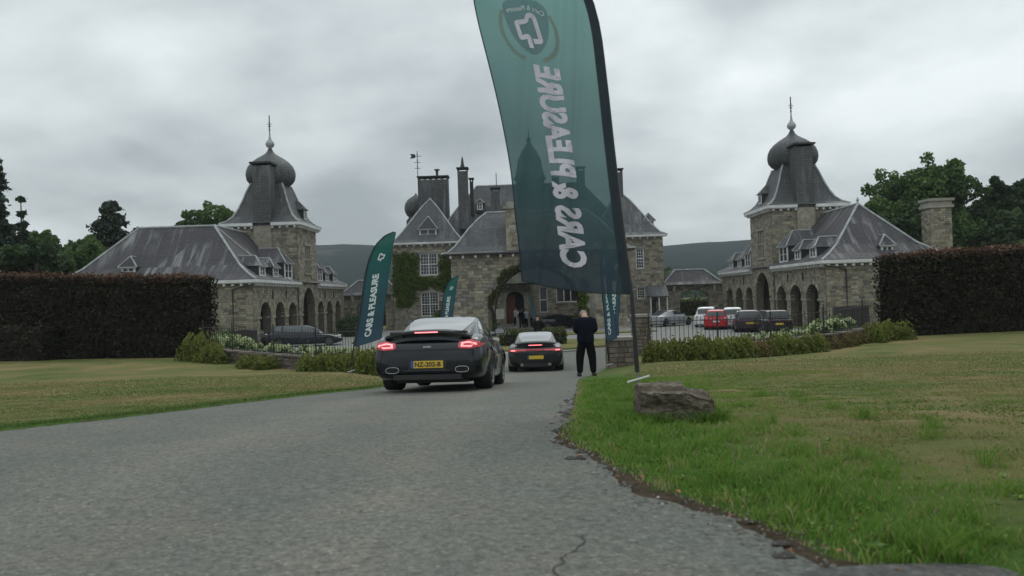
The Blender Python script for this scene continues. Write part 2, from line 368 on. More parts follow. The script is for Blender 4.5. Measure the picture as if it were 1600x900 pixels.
# ------------------------------------------------------------------ terrain
def build_ground():
    ys = np.concatenate([np.arange(-8, 1.5, .5), np.arange(1.5, 12, .14), np.arange(12, 36, .4), np.arange(36, 70, 2), np.arange(70, 200, 10), [200, 260, 330, 420]])
    xs = np.concatenate([[-900, -500, -260, -140, -80], np.arange(-50, -12, 2), np.arange(-12, -2, .25), np.arange(-2, 4, .12), np.arange(4, 12, .3), np.arange(12, 50, 2), [80, 140, 260, 500, 900]])
    X, Y = np.meshgrid(xs, ys); Z = G(X, Y)
    l, r = road_l(Y), road_r(Y)
    ins = np.minimum(X - l, r - X)                     # >0 inside the road
    inroad = (ins > .10) & (Y < 37)
    court = (Y > 36.5) & (Y < 84) & (np.abs(X - 1.1) < 17.6 + 0 * X)
    edge = np.clip(-ins, 0, 3)
    nz = np.array([mnoise.noise(Vector((a * 3, b * 3, 0))) for a, b in zip(X.ravel(), Y.ravel())]).reshape(X.shape)
    near = (Y < 14)
    rd = Y < 37
    Z = Z + np.where(rd & (ins > 0), -.012 - .07 * sm((ins - .12) / .3), 0) + np.where(near & (ins <= 0), -.012 + .04 * sm(edge / .3) + .02 * nz * sm(edge / .5), 0)
    Z = np.where(court, Z - .08, Z)
    ny, nx = X.shape
    V = np.stack([X, Y, Z], -1).reshape(-1, 3)
    i = np.arange(ny - 1)[:, None] * nx + np.arange(nx - 1)[None]; F = np.stack([i, i + 1, i + nx + 1, i + nx], -1).reshape(-1, 4)
    me = np_mesh('lawn_ground', V, F, smooth=True)
    gw = np.where(X > 0, np.clip(1.05 - edge / (1.9 + .02 * Y), 0, 1), np.clip(.9 - edge / 1.2, 0, 1))
    gw = np.where(Y > 20, gw * .6, gw)
    soil = np.where((X > 0) & (Y < 6.5), np.clip(1.0 - edge / .19, 0, 1), np.clip(.9 - edge / .07, 0, 1)) * (Y < 20)
    for nm, A in (('green', gw), ('soil', soil)):
        a = me.attributes.new(nm, 'FLOAT', 'POINT'); a.data.foreach_set('value', A.ravel().astype(np.float32))
    tagp(link_mesh('ground', me, M_lawn), kind='structure')
build_ground()
def strip(name, ys, xl, xr, nx, lift, m, jit=0, kind='structure'):
    V = []; F = []
    for i, y in enumerate(ys):
        a, b = xl(y), xr(y)
        if jit:
            fd = 1.0 if y < 9 else max(.25, 1 - (y - 9) / 5)
            a += fd * (jit * .6 * mnoise.noise(Vector((1.3, y * 2.0, 0))) + jit * .25 * mnoise.noise(Vector((4, y * 6, 0))))
            b += fd * (jit * mnoise.noise(Vector((7.7, y * 2.0, 0))) + jit * .4 * mnoise.noise(Vector((9, y * 6.5, 0))) + jit * .2 * mnoise.noise(Vector((9, y * 15, 3))))
        for j in range(nx + 1):
            x = a + (b - a) * j / nx; V.append((x, y, g1(x, y) + lift))
    for i in range(len(ys) - 1):
        for j in range(nx): k = i * (nx + 1) + j; F.append((k, k + 1, k + nx + 2, k + nx + 1))
    o = link_mesh(name, np_mesh(name, np.array(V), np.array(F), smooth=True), m)
    # a thickness, so that the ragged edge is a real step
    b = MB()
    for sd in (0, nx):
        for i in range(len(ys) - 1):
            p, q = V[i * (nx + 1) + sd], V[(i + 1) * (nx + 1) + sd]
            b.add([p, q, (q[0], q[1], q[2] - .07), (p[0], p[1], p[2] - .07)], [(0, 1, 2, 3)])
    b.build('road_edge', m, o, fix=False); tagp(o, kind=kind); return o
road = strip('driveway', list(np.arange(-6, 2, .5)) + list(np.arange(2, 8, .03)) + list(np.arange(8, 14, .08)) + list(np.arange(14, 38.1, .25)), road_l, road_r, 14, .0, M_asph, .10)
def ellipse_x(y, s):
    return 1.1 + s * 17.75
crt = strip('courtyard', [37.6] + list(np.arange(40, 82, 3)), lambda y: ellipse_x(y, -1), lambda y: ellipse_x(y, 1), 10, .004, M_court)
# darker broken tarmac where a path once joined, lower right
b = MB(); pp = []
for k in range(28):
    a = 2 * PI * k / 28; rr = 1 + .22 * mnoise.noise(Vector((math.cos(a) * 2, math.sin(a) * 2, 5)))
    x, y = 1.12 + .36 * rr * math.cos(a), 2.33 + .11 * rr * math.sin(a); pp.append((x, y, g1(x, y) + .032))
b.add(pp + [(1.12, 2.33, g1(1.12, 2.33) + .034)], [(i, (i + 1) % 28, 28) for i in range(28)]); b.build('broken_tarmac', M_broken, road)
# the crack in the asphalt
def crack(p0, p1, w, seed, parent):
    b = MB(); n = 26; prev = None
    for i in range(n + 1):
        t = i / n; x = p0[0] + (p1[0] - p0[0]) * t; y = p0[1] + (p1[1] - p0[1]) * t
        x += .05 * mnoise.noise(Vector((t * 6, seed, 0))) + .012 * mnoise.noise(Vector((t * 30, seed, 0)))
        ww = w * (.35 + .9 * abs(mnoise.noise(Vector((t * 12, seed, 3))))) * min(1, 4 * (1 - t) + .2)
        c = ((x - ww, y, g1(x, y) + .0035), (x + ww, y, g1(x, y) + .0035))
        if prev: b.add([prev[0], prev[1], c[1], c[0]], [(0, 1, 2, 3)])
        prev = c
    b.build('crack', M_crack, parent)
M_crack = simple('crack_dirt', (.05, .048, .042), (.03, .03, .028), 20, .95)
crack((.06, 2.50), (.24, 3.02), .0065, 1.7, road); crack((.24, 3.02), (.37, 3.26), .003, 5.1, road); crack((.40, 3.32), (.56, 3.52), .003, 9.4, road)

# far hills
def build_hills():
    xs = np.linspace(-2600, 2600, 200); ys = np.concatenate([[300, 420, 560], np.linspace(650, 1250, 36), np.linspace(1300, 2400, 8)])
    X, Y = np.meshgrid(xs, ys)
    ridge = np.interp(X, [-2600, -900, -320, -230, 160, 240, 340, 420, 900, 2600], [60, 75, 88, 88, 68, 70, 75, 76, 84, 60])
    prof = sm((Y - 380) / 830)
    nz = np.array([mnoise.fractal(Vector((a / 260, b / 260, .4)), 1, 2, 5) for a, b in zip(X.ravel(), Y.ravel())]).reshape(X.shape)
    Z = -2.3 + ridge * prof * (1 + .05 * nz) + 2.0 * nz * prof - np.where(Y > 1300, (Y - 1300) * .03, 0)
    Z += np.where(Y > 700, 1.6 * RNG.random(X.shape), 0)
    ny, nx = X.shape; V = np.stack([X, Y, Z], -1).reshape(-1, 3)
    i = np.arange(ny - 1)[:, None] * nx + np.arange(nx - 1)[None]; F = np.stack([i, i + 1, i + nx + 1, i + nx], -1).reshape(-1, 4)
    m, nt, bs, o = newmat('forested_hill'); bs.inputs['Roughness'].default_value = 1; bs.inputs['Specular IOR Level'].default_value = 0
    p = pos(nt); c = ramp(nt, [(.35, (.006, .018, .018)), (.6, (.017, .034, .030))], noise(nt, p, .03, 8, .75))
    clear = ramp(nt, [(.63, (0, 0, 0)), (.66, (1, 1, 1))], noise(nt, p, .0032, 5, .6, .4))
    nt.links.new(mixc(nt, math2(nt, 'MULTIPLY', clear, .7), c, (.10, .085, .08)), bs.inputs['Base Color'])
    bump(nt, bs, noise(nt, p, .12, 6, .8), 1, 6)
    tagp(link_mesh('hills', np_mesh('hills', V, F, smooth=True), m), kind='structure')
build_hills()
HZ = MB().box(-2700, 2700, -12, 2450, -4.2, 125).build('haze', None, None)
mh = bpy.data.materials.new('haze_air'); mh.use_nodes = True; mh.node_tree.nodes.clear()
_o = N(mh.node_tree, 'ShaderNodeOutputMaterial'); _v = N(mh.node_tree, 'ShaderNodeVolumePrincipled'); _v.inputs['Color'].default_value = (.86, .92, .97, 1)
_v.inputs['Density'].default_value = .00024; _v.inputs['Anisotropy'].default_value = 0; mh.node_tree.links.new(_v.outputs[0], _o.inputs['Volume'])
HZ.data.materials.append(mh); HZ['kind'] = 'stuff'

# ------------------------------------------------------------------ building helpers
def in_op(op, zlo, zhi):
    "interval of u that an opening blocks between two heights, or None"
    uc, w, kind, a, b = op
    if kind == 'rect':
        if zhi <= a or zlo >= b: return None
        return (uc - w / 2, uc + w / 2)
    z = zlo
    if z <= a: return (uc - w / 2, uc + w / 2)
    R = w / 2 * b                                        # b: rise factor
    if z >= a + R: return None
    return (uc - w / 2 * math.sqrt(max(0, 1 - ((z - a) / R) ** 2)), uc + w / 2 * math.sqrt(max(0, 1 - ((z - a) / R) ** 2)))
def wall(mb, P, u0, u1, z0, z1, t, ops):
    "a wall t thick (n from -t to 0) with its openings really cut: ops (uc, w, 'arch', spring, rise) or (uc, w, 'rect', z0, z1)"
    groups = {}
    for op in ops: groups.setdefault(round(op[0], 3), []).append(op)
    u = u0
    for uc in sorted(groups):
        g = sorted(groups[uc], key=lambda o: o[3]); w = max(o[1] for o in g); a, b = uc - w / 2, uc + w / 2
        mb.pbox(P, u, a, -t, 0, z0, z1); z = z0
        for op in g:
            if op[2] == 'arch':
                R = op[4]; n = 14; pts = [(uc - w / 2 * math.cos(PI * i / n), op[3] + w / 2 * R * math.sin(PI * i / n)) for i in range(n + 1)]
                top = min([z1] + [o[3] for o in g if o[3] > op[3]])
                for i in range(n):
                    (ua, za), (ub, zb) = pts[i], pts[i + 1]
                    mb.add([P(ua, 0, za), P(ub, 0, zb), P(ub, 0, top), P(ua, 0, top), P(ua, -t, za), P(ub, -t, zb), P(ub, -t, top), P(ua, -t, top)],
                           [(0, 1, 2, 3), (4, 7, 6, 5), (0, 4, 5, 1)])
                z = top
            else:
                ww = (w - op[1]) / 2
                if op[3] > z: mb.pbox(P, a, b, -t, 0, z, op[3])
                if ww > .01: mb.pbox(P, a, a + ww, -t, 0, op[3], op[4]); mb.pbox(P, b - ww, b, -t, 0, op[3], op[4])
                z = op[4]
        if z < z1: mb.pbox(P, a, b, -t, 0, z, z1)
        u = b
    mb.pbox(P, u, u1, -t, 0, z0, z1)
def rubble_cells(u0, u1, z0, z1, ops, ch, ln):
    z = z0; out = []
    while z < z1 - .03:
        h = min(rnd(*ch), z1 - z)
        if z1 - z - h < .05: h = z1 - z
        blk = sorted([q for q in (in_op(o, z, z + h) for o in ops) if q]); u = u0
        spans = []
        for a, b in blk:
            if a > u: spans.append((u, a))
            u = max(u, b)
        if u < u1: spans.append((u, u1))
        for a, b in spans:
            x = a + 0.0
            while x < b - .02:
                l = rnd(*ln)
                if b - x - l < ln[0] * .6: l = b - x
                out.append((x, x + l, z, z + h)); x += l
        z += h
    return out
def rubble(P, u0, u1, z0, z1, ops, ch=(.11, .22), ln=(.22, .55), d=(.012, .04), j=.012):
    mb = MB()
    for a, b, c, e in rubble_cells(u0, u1, z0, z1, ops, ch, ln):
        k = rnd(*d); a += j; b -= j; c += j * .8; e -= j * .8
        if b - a < .03 or e - c < .03: continue
        q = lambda: rnd(-.008, .008)
        f = [P(a + q(), k, c + q()), P(b + q(), k, c + q()), P(b + q(), k, e + q()), P(a + q(), k, e + q())]
        g = [P(a, -.004, c), P(b, -.004, c), P(b, -.004, e), P(a, -.004, e)]
        mb.add(f + g, [(0, 1, 2, 3), (0, 4, 5, 1), (1, 5, 6, 2), (2, 6, 7, 3), (3, 7, 4, 0)], random.random())
    return mb
def voussoirs(mb, P, uc, w, spring, rise, dep=.3, proud=.05, n=15, back=.25):
    R = w / 2
    for i in range(n):
        a0, a1 = PI * i / n + .012, PI * (i + 1) / n - .012; d = dep * rnd(.85, 1.12)
        pts = []
        for a, r in ((a0, R), (a1, R), (a1, R + d), (a0, R + d)):
            k = rise if r == R else (R * rise + (r - R)) / r
            pts.append((uc - r * math.cos(a), spring + r * math.sin(a) * k))
        v = [P(x, proud, z) for x, z in pts] + [P(x, -back, z) for x, z in pts]
        mb.add(v, [(0, 1, 2, 3), (4, 7, 6, 5), (0, 4, 5, 1), (1, 5, 6, 2), (2, 6, 7, 3), (3, 7, 4, 0)], random.random())
def window(par, P, uc, w, z0, z1, nx=2, nz=2, mu=(2, 3), rec=-.14, surround=True, name='window', fw=.07, sill=True):
    a, b = uc - w / 2, uc + w / 2; f = MB()
    for q in ((a, a + fw, z0, z1), (b - fw, b, z0, z1), (a + fw, b - fw, z0, z0 + fw), (a + fw, b - fw, z1 - fw, z1)): f.pbox(P, q[0], q[1], rec, rec + .08, q[2], q[3])
    cw, chh = (w - 2 * fw) / nx, (z1 - z0 - 2 * fw) / nz
    for i in range(1, nx): f.pbox(P, a + fw + cw * i - .045, a + fw + cw * i + .045, rec + .002, rec + .075, z0 + fw, z1 - fw)
    for i in range(1, nz): f.pbox(P, a + fw, b - fw, rec + .004, rec + .071, z0 + fw + chh * i - .045, z0 + fw + chh * i + .045)
    for i in range(nx):
        for k in range(nz):
            ca, cz = a + fw + cw * i, z0 + fw + chh * k
            for m_ in range(1, mu[0]): f.pbox(P, ca + cw * m_ / mu[0] - .014, ca + cw * m_ / mu[0] + .014, rec + .006, rec + .05, cz, cz + chh)
            for m_ in range(1, mu[1]): f.pbox(P, ca, ca + cw, rec + .008, rec + .048, cz + chh * m_ / mu[1] - .014, cz + chh * m_ / mu[1] + .014)
    win = f.build(name, M_white, par)
    MB().pbox(P, a + .01, b - .01, rec - .03, rec + .012, z0 + .01, z1 - .01).build('pane', M_pane, win)
    if sill: MB().pbox(P, a - .08, b + .08, rec + .01, .07, z0 - .12, z0 - .002).build('sill', M_dressed, win)
    if surround: MB().pbox(P, a - .1, b + .1, -.12, .05, z1 + .002, z1 + .2).build('lintel', M_dressed, win)
    return win
def hip_roof(par, x0, x1, y0, y1, z0, prof, m, name='roof', caps=True, capm=None, hips=(0, 1, 2, 3)):
    "rings of an inset rectangle: prof is a list of (inset, height)"
    mb = MB(); rings = []
    for d, h in prof:
        dx = min(d, (x1 - x0) / 2); dy = min(d, (y1 - y0) / 2)
        rings.append([(x0 + dx, y0 + dy, z0 + h), (x1 - dx, y0 + dy, z0 + h), (x1 - dx, y1 - dy, z0 + h), (x0 + dx, y1 - dy, z0 + h)])
    for a, b in zip(rings, rings[1:]):
        for i in range(4):
            j = (i + 1) % 4; q = [a[i], a[j], b[j], b[i]]
            u = []
            for p in q:
                if p not in u: u.append(p)
            if len(u) >= 3: mb.add(u, [tuple(range(len(u)))])
    mb.add(rings[0], [(3, 2, 1, 0)])
    tp = [];
    for p in rings[-1]:
        if p not in tp: tp.append(p)
    if len(tp) == 4: mb.add(tp, [(0, 1, 2, 3)])
    r = mb.build(name, m, par, uv=True)
    if caps:
        c = MB()
        for i in hips: c.tube([rg[i] for rg in rings], .085, 6)
        if rings[-1][0] != rings[-1][1] or rings[-1][0] != rings[-1][3]:
            c.tube([rings[-1][0], rings[-1][2]], .095, 6)
        c.build('ridge_cap', capm or M_lead, r)
    return r
def cornice(par, segs, z, h=.22, out=.42, step=.62, mod=True):
    "segs: (P, u0, u1, ext) white gutter board on modillion blocks"
    g = MB(); k = MB()
    for P, a, b, e0, e1 in segs:
        g.pbox(P, a - e0, b + e1, .02, out, z, z + h); g.pbox(P, a - e0 + .05, b + e1 - .05, .02, out - .09, z - .05, z)
        n = int((b - a) / step)
        for i in range(n + 1):
            u = a + .1 + (b - a - .2) * i / max(1, n); k.pbox(P, u - .075, u + .075, .01, out - .12, z - .2, z - .052)
    c = g.build('cornice', M_white, par, kind='stuff' if len(segs) > 1 else None)
    if mod: k.build('modillion', M_white, c, kind='stuff')
    return c

# ------------------------------------------------------------------ the two courtyard wings
ZB = -2.0
def dormer(par, P, uc, w, zs, zt, zr, back, nn, small, name='dormer'):
    "P frame: u along the wall, n outwards. The face stands at n = nn; the body runs back into the roof"
    a, b = uc - w / 2, uc + w / 2; m = MB()
    m.pbox(P, a, b, nn - back, nn - .02, zs - .3, zt)
    d = m.build(name, M_slate3, par)
    e = .16; r = MB(); hw = w / 2 + e
    ridge0 = P(uc, nn + e - hw * .8, zr); ridge1 = P(uc, nn - back - .6, zr)
    A, B, C, D = P(a - e, nn + e, zt), P(b + e, nn + e, zt), P(b + e, nn - back - .6, zt), P(a - e, nn - back - .6, zt)
    r.add([A, B, C, D, ridge0, ridge1], [(0, 1, 4), (1, 2, 5, 4), (3, 0, 4, 5), (2, 3, 5), (0, 3, 2, 1)])
    rf = r.build('dormer_roof', M_slate, d, uv=True)
    MB().tube([A + Vector((0, 0, .02)), ridge0, ridge1], .05, 5).tube([B + Vector((0, 0, .02)), ridge0], .05, 5).pbox(P, a - e, b + e, nn + e - .05, nn + e + .02, zt - .06, zt + .02).build('flashing', M_lead, d)
    f = MB(); fr_ = .13
    for q in ((a, a + fr_, zs, zt), (b - fr_, b, zs, zt), (a + fr_, b - fr_, zt - .1, zt - .002), (a + fr_, b - fr_, zs, zs + .12), (uc - .04, uc + .04, zs + .12, zt - .1)): f.pbox(P, q[0], q[1], nn - .05, nn + .05, q[2], q[3])
    f.pbox(P, a + fr_, b - fr_, nn - .02, nn + .03, (zs + zt) / 2 - .015, (zs + zt) / 2 + .015)
    f.build('window_frame', M_white, d); MB().pbox(P, a + .1, b - .1, nn - .03, nn - .005, zs + .05, zt - .05).build('pane', M_pane, d)
    return d
def wing(s, Xc, label):
    T = thing('courtyard_wing', label, 'building', (Xc + s * 3.9, 65, ZB), world=True, group='matching courtyard wings')
    Y0, Y1 = 52.0, 78.6; ZT = 2.45; t = .55
    P = frame((Xc, 0, 0), (0, 1, 0), (-s, 0, 0))           # courtyard face: u = world y
    Pf = frame((Xc, Y0, 0), (s, 0, 0), (0, -1, 0))         # front face: u = distance from the court corner
    wfront = 13.2 if s < 0 else 7.8
    arches = [(54.4, 2.35, 'arch', .15, .84), (57.7, 2.35, 'arch', .15, .84), (60.85, 2.2, 'arch', .15, .84), (69.4, 2.3, 'arch', .15, .84), (72.6, 2.3, 'arch', .15, .84), (75.9, 2.3, 'arch', .15, .84)]
    TY0, TY1 = 62.3, 68.0; big = (65.15, 3.7, 'arch', .3, 1.05)
    # courtyard wall, in two runs left and right of the tower
    m = MB(); wall(m, P, TY1, Y1, ZB, ZT, t, arches[3:]); m.build('arcade_wall', M_mortar, T)
    m = MB(); wall(m, P, Y0 + .02, TY0, ZB, ZT, t, arches[:3]); cw = m.build('arcade_wall', M_mortar, T)
    st = rubble(P, Y0 + .03, TY0 - .02, ZB, ZT, arches[:3], ln=(.2, .45)); s2 = rubble(P, TY1 + .02, Y1, ZB, ZT, arches[3:], ln=(.2, .45))
    st.v += []; n0 = len(st.v); st.v += s2.v; st.f += [[i + n0 for i in f] for f in s2.f]; st.t += s2.t
    st.build('stone', M_stone, cw, kind='stuff')
    vo = MB(); im = MB()
    for a in arches: voussoirs(vo, P, a[0], a[1], a[3], a[4], .28, .055, 13)
    for y in (54.4 - 1.5, 56.05, 59.3, 62.05): MB().pbox(P, y - .5 if y != 62.05 else y - .2, y + .5 if y != 62.05 else y + .24, -.3, .09, 0.0, .15).build('impost', M_dressed, cw)
    for y in (68.15, 71.0, 74.25, 77.6): MB().pbox(P, y - .12 if y == 68.15 else y - .5, y + .5 if y != 68.15 else y + .1, -.3, .09, 0.0, .15).build('impost', M_dressed, cw)
    vo.build('arch_stone', M_stone, cw, kind='stuff')
    # front wall
    fops = [] if s < 0 else [(4.3, .62, 'rect', .02, .86)]
    m = MB(); wall(m, Pf, 0, wfront, ZB, ZT, t, fops); fw = m.build('front_wall', M_mortar, T)
    rubble(Pf, 0, wfront, ZB, ZT, fops, ln=(.25, .62), ch=(.1, .2)).build('stone', M_stone, fw, kind='stuff')
    if s > 0: window(T, Pf, 4.3, .62, .02, .86, 2, 1, (1, 2), fw=.05)
    # outer and end walls, gallery behind the arcade
    Xo = Xc + s * 7.8
    m = MB(); xa, xb = sorted((Xo, Xo - s * .4)); m.box(xa, xb, Y0 + .56, Y1, ZB, ZT)
    xa, xb = sorted((Xc + s * .56, Xo - s * .41)); m.box(xa, xb, Y1 - .4, Y1 - .01, ZB, ZT)
    xa, xb = sorted((Xc + s * 3.0, Xc + s * 3.3)); m.box(xa, xb, Y0 + .57, Y1 - .42, ZB, ZT)
    if s < 0: m.box(Xc - 13.2, Xc - 12.8, Y0 + .56, Y0 + 7.6, ZB, ZT); m.box(Xc - 12.79, Xo - .01, Y0 + 7.2, Y0 + 7.6, ZB, ZT)
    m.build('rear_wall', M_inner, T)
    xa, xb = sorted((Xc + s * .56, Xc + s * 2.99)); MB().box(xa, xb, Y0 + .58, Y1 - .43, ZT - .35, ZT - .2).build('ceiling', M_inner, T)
    # roofs: courtyard range, and on the left a front range as well
    x0, x1 = sorted((Xc - s * .35, Xo + s * .35))
    prof = [(0, 0), (.75, .42), (1.6, 1.05), (2.9, 2.5), (4.25, 4.0)] 
    hip_roof(T, x0, x1, Y0 - .38, Y1 + .3, ZT + .2, prof, M_slate, hips=(1, 2, 3) if s < 0 else (0, 1, 2, 3))
    if s < 0: hip_roof(T, Xc - 13.5, Xc + .34, Y0 - .37, Y0 + 8.12, ZT + .19, prof, M_slate, hips=(0, 2, 3))
    else: MB().lathe([(.0, .0), (.07, .02), (.05, .2), (.12, .3), (.0, .55)], ((x0 + x1) / 2, Y0 + 3.9, ZT + 4.15), 8).build('finial', M_lead, T)
    [cornice(T, [q], ZT - .02, .2, .42, .55) for q in ((P, Y0, TY0, -.01, 0), (P, TY1, Y1, 0, 0), (Pf, 0, wfront, .42, .3))]
    # buttress-like wall ties and downpipe
    for y in (56.05, 59.2, 71, 74.2): MB().pbox(P, y - .05, y + .05, .03, .09, 1.35, 1.95).build('wall_tie', M_dark_iron, T)
    MB().tube([Pf(-.2, .33, 2.3), Pf(.6, .3, 2.15), Pf(1.3, .1, 2.0), Pf(1.3, .1, ZB)], .05, 6).build('downpipe', M_dark_iron, T)
    # dormers on the courtyard slope
    for y, w, zs, zt, zr, nn in ((54.6, 1.15, 2.9, 3.62, 4.35, -.2), (57.6, 1.15, 2.9, 3.62, 4.35, -.2), (60.4, 1.9, 2.85, 4.05, 5.25, -.1), (69.9, 1.7, 2.85, 4.05, 5.25, -.1), (72.9, 1.15, 2.9, 3.65, 4.4, -.2), (75.8, 1.15, 2.9, 3.65, 4.4, -.2)):
        dormer(T, P, y, w, zs, zt, zr, 1.6, nn, w < 1.5)
    if s < 0: dormer(T, Pf, 8.6, .95, 3.15, 3.75, 4.5, 1.5, -.9, True)
    else: dormer(T, Pf, 4.3, .8, 2.85, 3.5, 4.25, 1.4, -.6, True)
    # ---- tower
    ZC_ = 7.15; Xi = Xc - s * .12; Pt = frame((Xi, 0, 0), (0, 1, 0), (-s, 0, 0)); Ptf = frame((Xi, TY0, 0), (s, 0, 0), (0, -1, 0)); TW = 5.6
    tops = [big, (64.9, 1.9, 'rect', 3.45, 5.65)]
    tops = [big, (65.15, 1.9, 'rect', 3.45, 5.65)]
    m = MB(); wall(m, Pt, TY0 + .01, TY1, ZB, ZC_, .6, tops); wall(m, Ptf, 0, TW, ZB, ZC_, .5, [])
    xa, xb = sorted((Xi + s * TW, Xi + s * (TW - .4))); m.box(xa, xb, TY0 + .51, TY1, ZB, ZC_)
    xa, xb = sorted((Xi + s * .61, Xi + s * (TW - .41))); m.box(xa, xb, TY1 - .4, TY1 - .01, ZB, ZC_)
    tw = m.build('tower_wall', M_mortar, T)
    st = rubble(Pt, TY0 + .03, TY1, ZB, ZC_, tops, ln=(.2, .5)); s2 = rubble(Ptf, 0, TW, 2.0, ZC_, [], ln=(.22, .55))
    n0 = len(st.v); st.v += s2.v; st.f += [[i + n0 for i in f] for f in s2.f]; st.t += s2.t; st.build('stone', M_stone, tw, kind='stuff')
    vo = MB(); voussoirs(vo, Pt, 65.15, 3.7, .3, 1.05, .35, .06, 17); vo.build('arch_stone', M_stone, tw, kind='stuff')
    for q in ((TY0 + .02, 63.28), (67.02, TY1 - .02)): MB().pbox(Pt, q[0], q[1], -.3, .09, 0, .15).build('impost', M_dressed, tw)
    # mullioned window
    f = MB(); a, b_, z0, z1 = 64.2, 66.1, 3.45, 5.65
    for q in ((a, a + .12), (b_ - .12, b_), (a + .56, a + .68), (a + 1.18, a + 1.30)): f.pbox(Pt, q[0], q[1], -.25, .04, z0, z1)
    f.pbox(Pt, a + .12, b_ - .12, -.22, .02, (z0 + z1) / 2 - .06, (z0 + z1) / 2 + .06); f.pbox(Pt, a - .1, b_ + .1, -.1, .08, z1 + .003, z1 + .17); f.pbox(Pt, a - .1, b_ + .1, -.1, .1, z0 - .15, z0 - .003)
    w_ = f.build('window', M_dressed, T); MB().pbox(Pt, a + .02, b_ - .02, -.26, -.2, z0, z1).build('pane', M_pane, w_)
    # cornice round the tower, broken by the chimney breast on the front
    cx = 2.65
    [cornice(T, [q], ZC_, .22, .42, .55) for q in ((Pt, TY0, TY1, -.01, .4), (Ptf, 0, cx - .72, .42, 0), (Ptf, cx + .72, TW, 0, .4))]
    # bell-cast slate roof
    xm = Xi + s * TW / 2; ym = (TY0 + TY1) / 2; hw = TW / 2 + .42
    rf = hip_roof(T, xm - hw, xm + hw, ym - hw, ym + hw, ZC_ + .22, [(0, 0), (.45, .22), (.85, .62), (1.2, 1.3), (1.45, 1.95), (1.7, 2.7), (1.95, 3.35)], M_slate2, 'tower_roof')
    # tiny dormer on the courtyard slope of the bell roof
    d = MB(); d.pbox(Pt, 65.5, 66.4, -1.5, -.28, ZC_ + .7, ZC_ + 1.55); dd = d.build('dormer', M_slate3, T)
    MB().add([Pt(65.35, -.1, ZC_ + 1.55), Pt(66.55, -.1, ZC_ + 1.55), Pt(66.5, -1.6, ZC_ + 1.6), Pt(65.4, -1.6, ZC_ + 1.6), Pt(65.95, -.75, ZC_ + 2.3), Pt(65.95, -1.6, ZC_ + 2.35)], [(0, 1, 4), (1, 2, 5, 4), (3, 0, 4, 5), (0, 3, 2, 1)]).build('dormer_roof', M_slate2, dd, uv=True)
    MB().pbox(Pt, 65.52, 66.38, -.3, -.24, ZC_ + .75, ZC_ + 1.5).build('window_frame', M_white, dd); MB().pbox(Pt, 65.65, 66.25, -.27, -.22, ZC_ + .88, ZC_ + 1.42).build('pane', M_pane, dd)
    # onion dome
    zt = ZC_ + .22 + 3.3
    prof = [(1.2, -.25), (1.4, -.05), (1.7, .18), (1.92, .48), (1.99, .85), (1.95, 1.2), (1.8, 1.58), (1.5, 1.93), (1.12, 2.22), (.74, 2.45), (.42, 2.65), (.24, 2.88), (.14, 3.12)]
    on = MB().lathe([(r, zt + z) for r, z in prof], (xm, ym, 0), 32).build('onion_dome', M_slate3, T, smooth=True, uv=True)
    MB().lathe([(r, zt + 3.05 + z) for r, z in [(.13, 0), (.12, .08), (.30, .22), (.37, .42), (.29, .62), (.13, .78), (.07, 1.1), (.04, 1.5)]], (xm, ym, 0), 16).build('lead_ball', M_lead, on, smooth=True)
    f = MB().tube([(xm, ym, zt + 4.3), (xm, ym, zt + 5.85)], .045, 6)
    for z, r in ((4.65, .1), (4.95, .14), (5.25, .09)): f.lathe([(.02, z - .06 + zt), (r, z + zt), (.02, z + .06 + zt)], (xm, ym, 0), 8)
    f.box(xm - .2, xm + .2, ym - .015, ym + .015, zt + 5.1, zt + 5.14); f.build('finial', M_dark_iron, on)
    # chimney on the front, slate hung above the cornice and stone below
    c = MB().pbox(Ptf, cx - .68, cx + .68, -1.3, .16, ZC_ + .0, 11.9); ch = c.build('chimney', M_slate2, T, uv=True)
    MB().pbox(Ptf, cx - .7, cx + .7, -.1, .2, ZC_ - 3.6, ZC_ - .002).build('chimney_breast', M_stone_piece, ch)
    MB().pbox(Ptf, cx - .86, cx + .86, -1.45, .34, 12.05, 12.18).pbox(Ptf, cx - .6, cx - .5, -1.1, 0, 11.9, 12.05).pbox(Ptf, cx + .5, cx + .6, -1.1, 0, 11.9, 12.05).pbox(Ptf, cx - .25, cx - .1, -.9, -.7, 12.18, 12.42).pbox(Ptf, cx + .15, cx + .3, -.9, -.7, 12.18, 12.34).build('cap', M_cap, ch)
    return T
wing(-1, -17.6, 'long stone arcaded wing with slate roof and onion-domed tower, left of the courtyard')
wing(1, 19.8, 'stone arcaded wing with pyramid slate roof and onion-domed tower, right of the courtyard')

# stone chimney stack behind the right hedge
T = thing('stone_chimney_stack', 'tall plain stone chimney stack with moulded top rising behind the right hedge', 'chimney', (28.1, 53.5, ZB), world=True)
P = frame((27.2, 53, 0), (1, 0, 0), (0, -1, 0)); Pr = frame((27.2, 53, 0), (0, 1, 0), (-1, 0, 0))
m = MB().pbox(P, 0, 1.42, -1.1, 0, ZB, 5.9).build('shaft', M_mortar, T)
a = rubble(P, 0, 1.42, 1.5, 5.9, [], ch=(.1, .18), ln=(.2, .45)); a.build('stone', M_stone, m, kind='stuff')
rubble(Pr, 0, 1.1, 1.5, 5.9, [], ch=(.1, .18), ln=(.2, .45)).build('stone', M_stone, m, kind='stuff')
MB().pbox(P, -.12, 1.54, -1.22, .12, 5.9, 6.1).pbox(P, -.04, 1.46, -1.14, .04, 6.1, 6.35).pbox(P, -.16, 1.58, -1.26, .16, 6.35, 6.52).build('cap', M_dressed, T)

